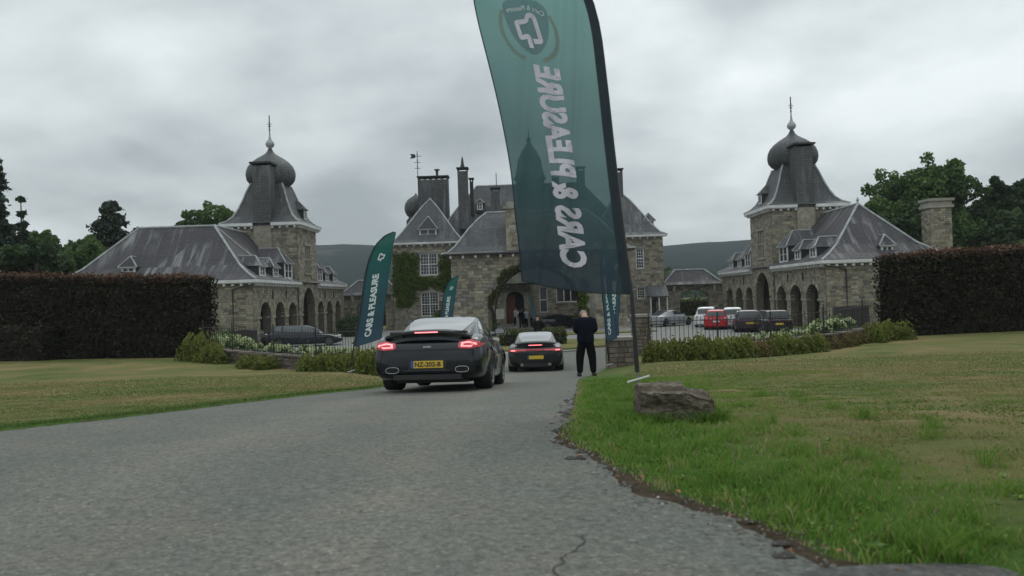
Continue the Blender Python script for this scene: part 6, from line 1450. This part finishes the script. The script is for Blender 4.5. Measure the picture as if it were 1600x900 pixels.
# ------------------------------------------------------------------ people
def skin(nodes, edges, root=0, sub=2):
    "nodes: (x, y, z, rx, ry); grows one continuous surface over the skeleton"
    me = bpy.data.meshes.new('skin'); me.from_pydata([n[:3] for n in nodes], edges, []); ob = bpy.data.objects.new('skin', me); COL.objects.link(ob)
    md = ob.modifiers.new('s', 'SKIN'); md.use_smooth_shade = True; md.branch_smoothing = .6
    for i, n in enumerate(nodes):
        sv_ = me.skin_vertices[0].data[i]; sv_.radius = (n[3], n[4] if len(n) > 4 else n[3]); sv_.use_root = i == root
    s2 = ob.modifiers.new('d', 'SUBSURF'); s2.levels = sub; s2.render_levels = sub
    bpy.context.view_layer.update(); res = bpy.data.meshes.new_from_object(ob.evaluated_get(bpy.context.evaluated_depsgraph_get())); bpy.data.objects.remove(ob); bpy.data.meshes.remove(me)
    res.polygons.foreach_set('use_smooth', np.ones(len(res.polygons), bool)); res.materials.clear(); return res
M_skin = simple('skin', (.38, .22, .16), (.34, .19, .14), 9, .6)
def cloth(name, c): return simple(name, c, tuple(k * .8 for k in c), 7, .95, bmp=.6, bs=9, spec=.08)
def person(label, x, y, yaw, top, legs, shoes, hair, pose='front', s=1.0, fat=1.0, group=None, detail=False, stance=.14, z=None, skirt=None, headtilt=.0):
    T = thing('person', label, 'person', (x, y, g1(x, y) if z is None else z), (0, 0, -yaw), group); T.scale = (s, s, s)
    n = []; e = []
    def a(p, r, par=None, ry=None):
        n.append((*p, r, ry or r)); i = len(n) - 1
        if par is not None: e.append((par, i))
        return i
    pel = a((0, 0, .95), .13 * fat, None, .10 * fat); sp = a((0, .01, 1.12), .125 * fat, pel, .10 * fat); ch = a((0, .0, 1.33), .145 * fat, sp, .105 * fat); nk = a((0, .01, 1.47), .062, ch); hb = a((0, .035 + headtilt * .5, 1.56 - headtilt * .35), .07, nk); ht = a((0, .05 + headtilt, 1.665 - headtilt * .8), .088, hb, .092)
    arms = dict(front=[(.20, -.03, 1.13), (.12, .20, 1.08), (.05, .27, 1.10)], down=[(.255, 0, 1.14), (.27, .04, .90), (.275, .05, .82)], up=[(.27, .08, 1.30), (.20, .22, 1.52), (.19, .24, 1.60)], hip=[(.30, -.04, 1.15), (.20, .08, .99), (.15, .12, .96)])[pose]
    hands = []
    for sx in (-1, 1):
        sh = a((sx * .17 * fat, 0, 1.40), .062 * fat, ch); el = a((sx * arms[0][0] * fat, arms[0][1], arms[0][2]), .043, sh); wr = a((sx * arms[1][0] * fat, arms[1][1], arms[1][2]), .028, el)
        d = Vector((sx * arms[2][0] * fat, arms[2][1], arms[2][2])) - Vector((sx * arms[1][0] * fat, arms[1][1], arms[1][2])); d.normalize(); w0 = Vector((sx * arms[1][0] * fat, arms[1][1], arms[1][2]))
        pm = a(tuple(w0 + d * .055), .026, wr); hands.append((w0, d, sx))
        if detail:
            side = d.cross(Vector((0, 0, 1))).normalized(); 
            for k, (off, L) in enumerate(((-.027, .062), (-.009, .075), (.009, .072), (.027, .055))):
                r0 = w0 + d * .085 + side * off; k1 = r0 + d * L * .5 + Vector((0, 0, -.012)); k2 = r0 + d * L * .8 + Vector((0, 0, -.04)); i0 = a(tuple(r0), .0095, pm); i1 = a(tuple(k1), .0085, i0); a(tuple(k2), .0075, i1)
            t0 = w0 + d * .04 + side * (.03 * -sx); i0 = a(tuple(t0), .011, pm); a(tuple(t0 + side * (.02 * -sx) + d * .04), .009, i0)
        hp = a((sx * .09, 0, .90), .095 * fat, pel); kn = a((sx * (stance * .85), .02, .50), .058 * fat, hp); an = a((sx * stance, -.02, .09), .04, kn); a((sx * (stance + .03), .10, .045), .035, an)
    body = link_mesh('body', skin(n, e, 0, 2 if detail else 1), M_skin, T)
    if detail or True:                                        # face: nose and ears on the head, eyes as marks
        f = MB(); hy, hz = .05 + headtilt, 1.64 - headtilt * .8
        f.add([(-.014, hy + .085, hz - .02), (.014, hy + .085, hz - .02), (0, hy + .115, hz - .025), (0, hy + .085, hz + .02)], [(0, 1, 2), (0, 2, 3), (1, 3, 2)])
        for sx in (-1, 1): f.lathe([(0, -.008), (.022, -.004), (.026, .004), (0, .008)], (sx * .085, hy, hz), 8, axis='x')
        f.build('face', M_skin, T)
    hr = bmesh.new(); bmesh.ops.create_uvsphere(hr, u_segments=16, v_segments=10, radius=.1)
    for v in hr.verts:
        v.co.z = max(v.co.z, -.045 if v.co.y < .0 else .028) * .98; v.co += Vector((0, .045 + headtilt, 1.668 - headtilt * .8))
    me = bpy.data.meshes.new('hair'); hr.to_mesh(me); hr.free(); link_mesh('hair', me, hair, T)
    # trousers
    n2 = [(0, 0, 1.06, .17 * fat, .14 * fat), (0, 0, .88, .185 * fat, .15 * fat)]; e2 = [(0, 1)]
    for sx in (-1, 1):
        b = len(n2); n2 += [(sx * .10, 0, .76, .125 * fat), (sx * (stance * .9), .02, .48, .098 * fat), (sx * stance, -.02, .07, .078)]; e2 += [(1, b), (b, b + 1), (b + 1, b + 2)]
    link_mesh('trousers', skin(n2, e2, 0, 2 if detail else 1), legs, T)
    n3 = [(0, 0, .76, .20 * fat, .17 * fat), (0, 0, .92, .215 * fat, .18 * fat), (0, .0, 1.12, .215 * fat, .175 * fat), (0, 0, 1.34, .235 * fat, .165 * fat), (0, .03, 1.52, .14, .125)]; e3 = [(0, 1), (1, 2), (2, 3), (3, 4)]
    for sx in (-1, 1):
        b = len(n3); n3 += [(sx * .185 * fat, 0, 1.38, .095 * fat), (sx * (arms[0][0] + .005) * fat, arms[0][1], arms[0][2], .085 * fat), (sx * arms[1][0] * fat * .97, arms[1][1], arms[1][2], .06)]; e3 += [(3, b), (b, b + 1), (b + 1, b + 2)]
    link_mesh('jacket', skin(n3, e3, 0, 2 if detail else 1), top, T)
    for sx in (-1, 1):
        b = MB(); cx = sx * (stance + .015); q = [(-.11, 0), (-.12, .05), (-.06, .095), (.02, .085), (.11, .055), (.165, .03), (.17, 0)]
        V = []; 
        for k, (yy, zz) in enumerate(q):
            w = .045 if 0 < k < 5 else .035; V += [(cx - w, yy - .0, zz), (cx + w, yy, zz)]
        m = len(q); b.add(V, [(2 * i, 2 * i + 1, 2 * i + 3, 2 * i + 2) for i in range(m - 1)] + [tuple(range(0, 2 * m, 2))[::-1], tuple(range(1, 2 * m, 2)), (0, 2 * m - 2, 2 * m - 1, 1)]); b.build('shoe', shoes, T, smooth=False)
    return T
C_navy = cloth('navy_jacket', (.008, .011, .018)); C_black = cloth('black_cloth', (.012, .012, .013)); C_white = cloth('white_shirt', (.62, .63, .65)); C_dark = cloth('dark_trousers', (.008, .009, .011)); C_blue = cloth('pale_blue_shirt', (.16, .22, .30))
H_grey = simple('grey_hair', (.26, .22, .18), (.20, .17, .14), 20, .9); H_brown = simple('brown_hair', (.04, .025, .015), (.03, .018, .012), 20, .9); S_black = simple('black_shoes', (.012, .012, .012), None, 9, .6); S_white = simple('white_trainers', (.6, .6, .6), None, 9, .6)
px_ = at(917, 590, 20.3)
p0 = person('person in navy jacket and dark trousers, back turned, head bowed, on the drive edge', px_.x, 20.3, math.radians(-4), C_navy, C_dark, S_black, H_grey, 'front', 1.03, 1.13, detail=True, stance=.17, headtilt=.17)
b = MB().box(-.05, .05, .285, .295, 1.02, 1.20); ph = b.build('phone', M_trim, None); ph.location = p0.location; ph.scale = p0.scale; tagp(ph, 'dark phone held in both hands by the person in the navy jacket', 'phone')
px_ = at(840, 530, 43); person('person in black standing beyond the sports car with the light bar', px_.x, 41.6, 0, C_black, C_dark, S_black, H_brown, 'front', 1.0, 1.1)
for px, D, lab, tp, lg, shoe, hr, pose, yaw in ((809, 74.2, 'person in white trousers and pale top, leftmost of the group at the manor door', C_white, C_white, S_white, H_brown, 'hip', 1.2), (815.5, 73.6, 'person in a black top between two people in white at the manor door', C_black, C_dark, S_black, H_brown, 'down', .4), (822.5, 74.4, 'person in white shirt and dark trousers in the group at the manor door', C_white, C_dark, S_black, H_brown, 'front', -.8), (831, 74.8, 'person in a blue shirt, rightmost of the group at the manor door', C_blue, C_dark, S_black, H_brown, 'down', -1.5), (806.5, 76.2, 'person in white standing on the step close to the brown door', C_white, C_dark, S_black, H_brown, 'up', 2.5)):
    q = at(px, 510, D); person(lab, q.x, D, yaw, tp, lg, shoe, hr, pose, 1.0, .98, group='guests at the manor door', z=g1(q.x, D) + (.13 if D > 76 else .02))

# ------------------------------------------------------------------ rock on the verge
def rock():
    bm = bmesh.new(); bmesh.ops.create_cube(bm, size=1); bmesh.ops.subdivide_edges(bm, edges=bm.edges[:], cuts=31, use_grid_fill=True)
    for v in bm.verts:
        x, y, z = v.co; top = z > .49
        X, Yy, Z = x * .57, y * .40, (z + .5) * .27 - .04
        ledge = .035 * (1 if y > -.12 + .05 * mnoise.noise(Vector((x * 5, 0, 0))) else 0) * (1 if x < .17 + .06 * mnoise.noise(Vector((0, y * 4, 1))) else .1)
        if z > .3: Z += ledge * (z - .3) / .2; Z -= .055 * max(0, (x - .12) / .38) ** 1.3 * (1 if y < .1 else .4) * (z - .3) / .2
        n1 = mnoise.noise(Vector((x * 3.1, y * 3, z * 3 + 4))); n2 = mnoise.noise(Vector((x * 9, y * 9, z * 8))) + .9 * mnoise.cell(Vector((x * 11 + n1, y * 9, z * 6 + n1))) * 1.0 + .7 * mnoise.noise(Vector((x * 26, y * 22, z * 20))); n3 = abs(mnoise.noise(Vector((x * 4.2 + 3, y * 3, z * 2.6)))) + .4 * abs(mnoise.noise(Vector((x * 9, y * 8, z * 6))))
        k = .022 * n1 + .009 * n2; nn = Vector((x, y, z * .6)).normalized(); X += nn.x * k * 1.6 - .03 * n3 * (abs(x) > .49) * (1 if x > 0 else -1); Yy += nn.y * k * 1.6 + .05 * n3 * (y < -.49); Z += k * .55 * (z > .2) - .012 * (n2 > .25) * (z > .45)
        r = (abs(x) > .47) + (abs(y) > .47) + (z > .47)
        if r >= 2: X *= .985; Yy *= .98; Z -= .006
        v.co = (X, Yy, Z)
    me = bpy.data.meshes.new('boulder'); bm.to_mesh(me); bm.free(); me.polygons.foreach_set('use_smooth', np.ones(len(me.polygons), bool))
    try: me.set_sharp_from_angle(angle=math.radians(30))
    except Exception: pass
    m, nt, b, o = newmat('sandstone_boulder'); b.inputs['Roughness'].default_value = .95; p = obc(nt)
    c = ramp(nt, [(.3, (.05, .044, .033)), (.5, (.12, .10, .075)), (.7, (.27, .225, .175))], noise(nt, p, 13, 9, .7, .3)); g = ramp(nt, [(.5, (0, 0, 0)), (.65, (1, 1, 1))], noise(nt, p, 4, 6, .7))
    c = mixc(nt, math2(nt, 'MULTIPLY', g, .55), c, (.05, .062, .022)); nt.links.new(c, b.inputs['Base Color']); bump(nt, b, noise(nt, p, 22, 9, .8), .9, .02)
    o = link_mesh('boulder', me, m); o.location = (1.12, 6.05, g1(1.12, 6.05) + .012); o.rotation_euler = (.0, .02, -.06); o.scale = (.97, 1, 1.1); tagp(o, 'rough brown block of sandstone lying in the grass by the drive', 'boulder')
rock()

# ------------------------------------------------------------------ grass blades
def blades(name, X, Y, Hh, W, tint, m, lean=.45, z_off=.02, label='grass'):
    n = len(X); Z = G(X, Y) + z_off; a = RNG.random(n) * 2 * PI; la = RNG.random(n) * 2 * PI; L = Hh * lean * (.3 + RNG.random(n))
    dx, dy = np.cos(a) * W / 2, np.sin(a) * W / 2; lx, ly = np.cos(la) * L, np.sin(la) * L
    P0 = np.stack([X - dx, Y - dy, Z], 1); P1 = np.stack([X + dx, Y + dy, Z], 1)
    M0 = np.stack([X - dx * .8 + lx * .35, Y - dy * .8 + ly * .35, Z + Hh * .6], 1); M1 = np.stack([X + dx * .8 + lx * .35, Y + dy * .8 + ly * .35, Z + Hh * .6], 1)
    T0 = np.stack([X + lx, Y + ly, Z + Hh * .97], 1); T1 = np.stack([X + lx + dx * .15, Y + ly + dy * .15, Z + Hh * .95], 1)
    V = np.stack([P0, P1, M1, M0, T1, T0], 1).reshape(-1, 3); b = np.arange(n)[:, None] * 6
    F = np.concatenate([b + [0, 1, 2, 3], b + [3, 2, 4, 5]], 0)
    return tagp(link_mesh(name, np_mesh(name, V, F, np.concatenate([tint, tint])), m), label, 'grass', kind='stuff')
def vnoise(X, Y, s, z=0): return np.array([mnoise.noise(Vector((a * s, b * s, z))) for a, b in zip(X, Y)])
def verge():
    n = 125000; Y = 2.1 + 13 * RNG.random(n) ** 1.5; e = 4.6 * RNG.random(n) ** 1.15; X = road_r(Y) + .02 + e
    c1 = vnoise(X, Y, 1.6); c2 = vnoise(X, Y, 5.5, 2); keep = (e > .05 + .10 * (c2 + .4)) | (RNG.random(n) < .3)
    keep &= ~((np.abs(X - 1.12) < .25) & (np.abs(Y - 6.06) < .15)) & ~(((X - 1.12) / .36) ** 2 + ((Y - 2.33) / .11) ** 2 < 1.0)
    lush = np.clip(1.1 - e / (1.15 + .07 * Y) + .75 * c1 + .3 * c2, 0, 1) * np.clip(.5 + e / .22, 0, 1); X, Y, e, c1, c2, lush = [k[keep] for k in (X, Y, e, c1, c2, lush)]; m = len(X)
    H_ = (.016 + .042 * lush + .035 * lush * np.clip(c2 + .3, 0, 1)) * (.45 + 1.0 * RNG.random(m)) * (.8 + .5 * np.clip(vnoise(X, Y, 3.2, 9), -.8, 1)); H_ = np.where(e < .25, H_ * .6, H_)
    t = np.clip(.66 - .42 * lush + .4 * (RNG.random(m) - .5) + .35 * c2 + .2 * c1 + np.where(RNG.random(m) < .12, .45, 0) + .35 * np.exp(-e / .14), 0, 1)
    blades('verge_grass', X, Y, H_, .0035 + .0022 * Y * .35 + .002 * lush, t, M_grass, .7, label='long rough grass on the verge right of the drive')
def lawn_fill(side, n, label):
    Y = 4 + 22 * RNG.random(n) ** 1.25
    if side > 0: X = road_r(Y) + 1.0 + (Y * .75 + 2) * RNG.random(n)
    else: X = road_l(Y) - .04 - (Y * .55 + 2) * RNG.random(n) ** 1.2
    vis = (np.abs(X) < Y * .75 + 1) & (RNG.random(n) > (Y - 11) / 13); X, Y = X[vis], Y[vis]; c = vnoise(X, Y, .45, 5); c2 = vnoise(X, Y, 2.1, 7); m = len(X)
    e = X - road_r(Y) if side > 0 else road_l(Y) - X
    t = np.clip(.50 + .55 * c + .25 * c2 + .3 * (RNG.random(m) - .5) - np.clip(.5 - e / 1.6, 0, .5), 0, 1); H_ = (.014 + .012 * RNG.random(m)) * (1 + .4 * c2) + .018 * np.clip(1 - e / .5, 0, 1)
    blades('lawn_grass', X, Y, H_, .006 + .0011 * Y, t, M_lawn_blade, .9, label=label)
def tufts():
    n = 2600; a = RNG.random(n) * 2 * PI; q = .5 + .5 * RNG.random(n) ** 2; X = 1.12 + np.sign(np.cos(a)) * (np.abs(np.cos(a)) ** .5) * .30 * (.9 + .35 * q); Y = 6.05 + np.sign(np.sin(a)) * (np.abs(np.sin(a)) ** .5) * .20 * (.9 + .6 * q)
    H1 = .05 + .07 * RNG.random(n) ** 1.5; t1 = np.clip(.1 + .6 * RNG.random(n), 0, 1)
    k = 90; cx = []; cy = []; hh = []
    for i in range(k):
        y = 2.4 + 9 * random.random() ** 1.5; x = float(road_r(y)) + .25 + 2.2 * random.random(); m = 45; cx.append(x + RNG.normal(size=m) * .035); cy.append(y + RNG.normal(size=m) * .035); hh.append(rnd(.07, .13) * (.6 + .5 * RNG.random(m)))
    X = np.concatenate([X] + cx); Y = np.concatenate([Y] + cy); H_ = np.concatenate([H1] + hh); t = np.concatenate([t1, np.clip(.2 + .5 * RNG.random(len(X) - n), 0, 1)])
    blades('grass_tuft', X, Y, H_, .0055, t, M_grass, .8, label='taller grass tufts round the boulder and along the verge')
tufts()
verge(); lawn_fill(1, 110000, 'short patchy mown grass over the right lawn'); lawn_fill(-1, 90000, 'short patchy mown grass over the left lawn')
def weeds():
    V = []; F = []; T_ = []; k = 0
    for i in range(200):
        y = 2.5 + 5.5 * random.random() ** 1.4; x = float(road_r(y)) + .12 + 1.5 * random.random() ** 1.3; z = g1(x, y) + .03
        if abs(x - 1.16) < .35 and abs(y - 6.05) < .3: continue
        s = rnd(.012, .03)
        for j in range(random.randint(4, 8)):
            a = rnd(0, 6.28); c, d = math.cos(a), math.sin(a); w = s * .28; pz = rnd(.3, 1.0) * s
            V += [(x, y, z), (x + c * s * .6 - d * w, y + d * s * .6 + c * w, z + pz), (x + c * s * 1.3, y + d * s * 1.3, z + pz * .7), (x + c * s * .6 + d * w, y + d * s * .6 - c * w, z + pz)]; F.append([k, k + 1, k + 2, k + 3]); k += 4; T_.append(rnd(0, .75))
    tagp(link_mesh('weed', np_mesh('weed', np.array(V), np.array(F), T_), M_grass), 'broad leaved weeds scattered through the rough verge grass', 'weeds', kind='stuff')
weeds()
# grit and fallen leaves along the crumbling edge
M_grit = tinted('grit', [(0, (.05, .047, .042)), (.5, (.12, .115, .10)), (.92, (.20, .19, .17)), (1, (.36, .35, .33))], 20, .9, 0)
M_litter = tinted('fallen_leaf', [(0, (.06, .03, .015)), (.6, (.16, .08, .03)), (1, (.40, .17, .06))], 20, .8, 0)
def litter():
    g = MB(); l = MB()
    for i in range(900):
        y = 2.2 + 9 * random.random() ** 1.6; x = float(road_r(y)) + random.gauss(.02, .10); s = rnd(.003, .011) * (1.4 if random.random() < .06 else 1); z = g1(x, y) + s * .3 + .008
        v = [(x + s * rnd(.7, 1.2), y, z), (x, y + s * rnd(.7, 1.2), z), (x - s, y, z), (x, y - s, z), (x, y, z + s * .7), (x, y, z - s)]; g.add(v, [(0, 1, 4), (1, 2, 4), (2, 3, 4), (3, 0, 4)], random.random())
    for i in range(70):
        y = 2.3 + 6 * random.random(); x = float(road_r(y)) + random.gauss(.10, .16); s = rnd(.008, .02); z = g1(x, y) + .03; a = rnd(0, 6.28); c, d = math.cos(a) * s, math.sin(a) * s
        l.add([(x - c, y - d, z), (x - d * .6, y + c * .6, z + s * .5), (x + c, y + d, z + s * .2), (x + d * .6, y - c * .6, z + s * .45)], [(0, 1, 2), (0, 2, 3)], random.random())
    for i in range(170):
        y = 2.6 + 9 * random.random(); x = rnd(float(road_l(y)) + .3, float(road_r(y)) - .1); s = rnd(.004, .012); z = g1(x, y) + .003; a = rnd(0, 6.28); c, d = math.cos(a) * s, math.sin(a) * s
        l.add([(x - c, y - d, z), (x - d * .5, y + c * .5, z + s * .4), (x + c, y + d, z + .002), (x + d * .5, y - c * .5, z + s * .3)], [(0, 1, 2), (0, 2, 3)], 0)
    for i in range(26):
        y = 2.5 + 7.5 * random.random() ** 1.2; x = float(road_r(y)) + random.gauss(-.02, .05); r_ = rnd(.018, .045); z = g1(x, y) + r_ * .12; q = [(x + r_ * rnd(.7, 1.5) * math.cos(a), y + r_ * rnd(.5, 1) * math.sin(a), z + rnd(-.003, .004)) for a in np.linspace(0, 2 * PI, 8)[:-1]]
        g.add(q + [(x, y, z + r_ * rnd(.3, .5))], [(k, (k + 1) % 7, 7) for k in range(7)], 0)
    tagp(g.build('grit', M_grit), 'loose grit along the crumbling asphalt edge', 'grit', kind='stuff'); tagp(l.build('leaf_litter', M_litter), 'small brown fallen leaves along the drive edge', 'leaf litter', kind='stuff')
litter()
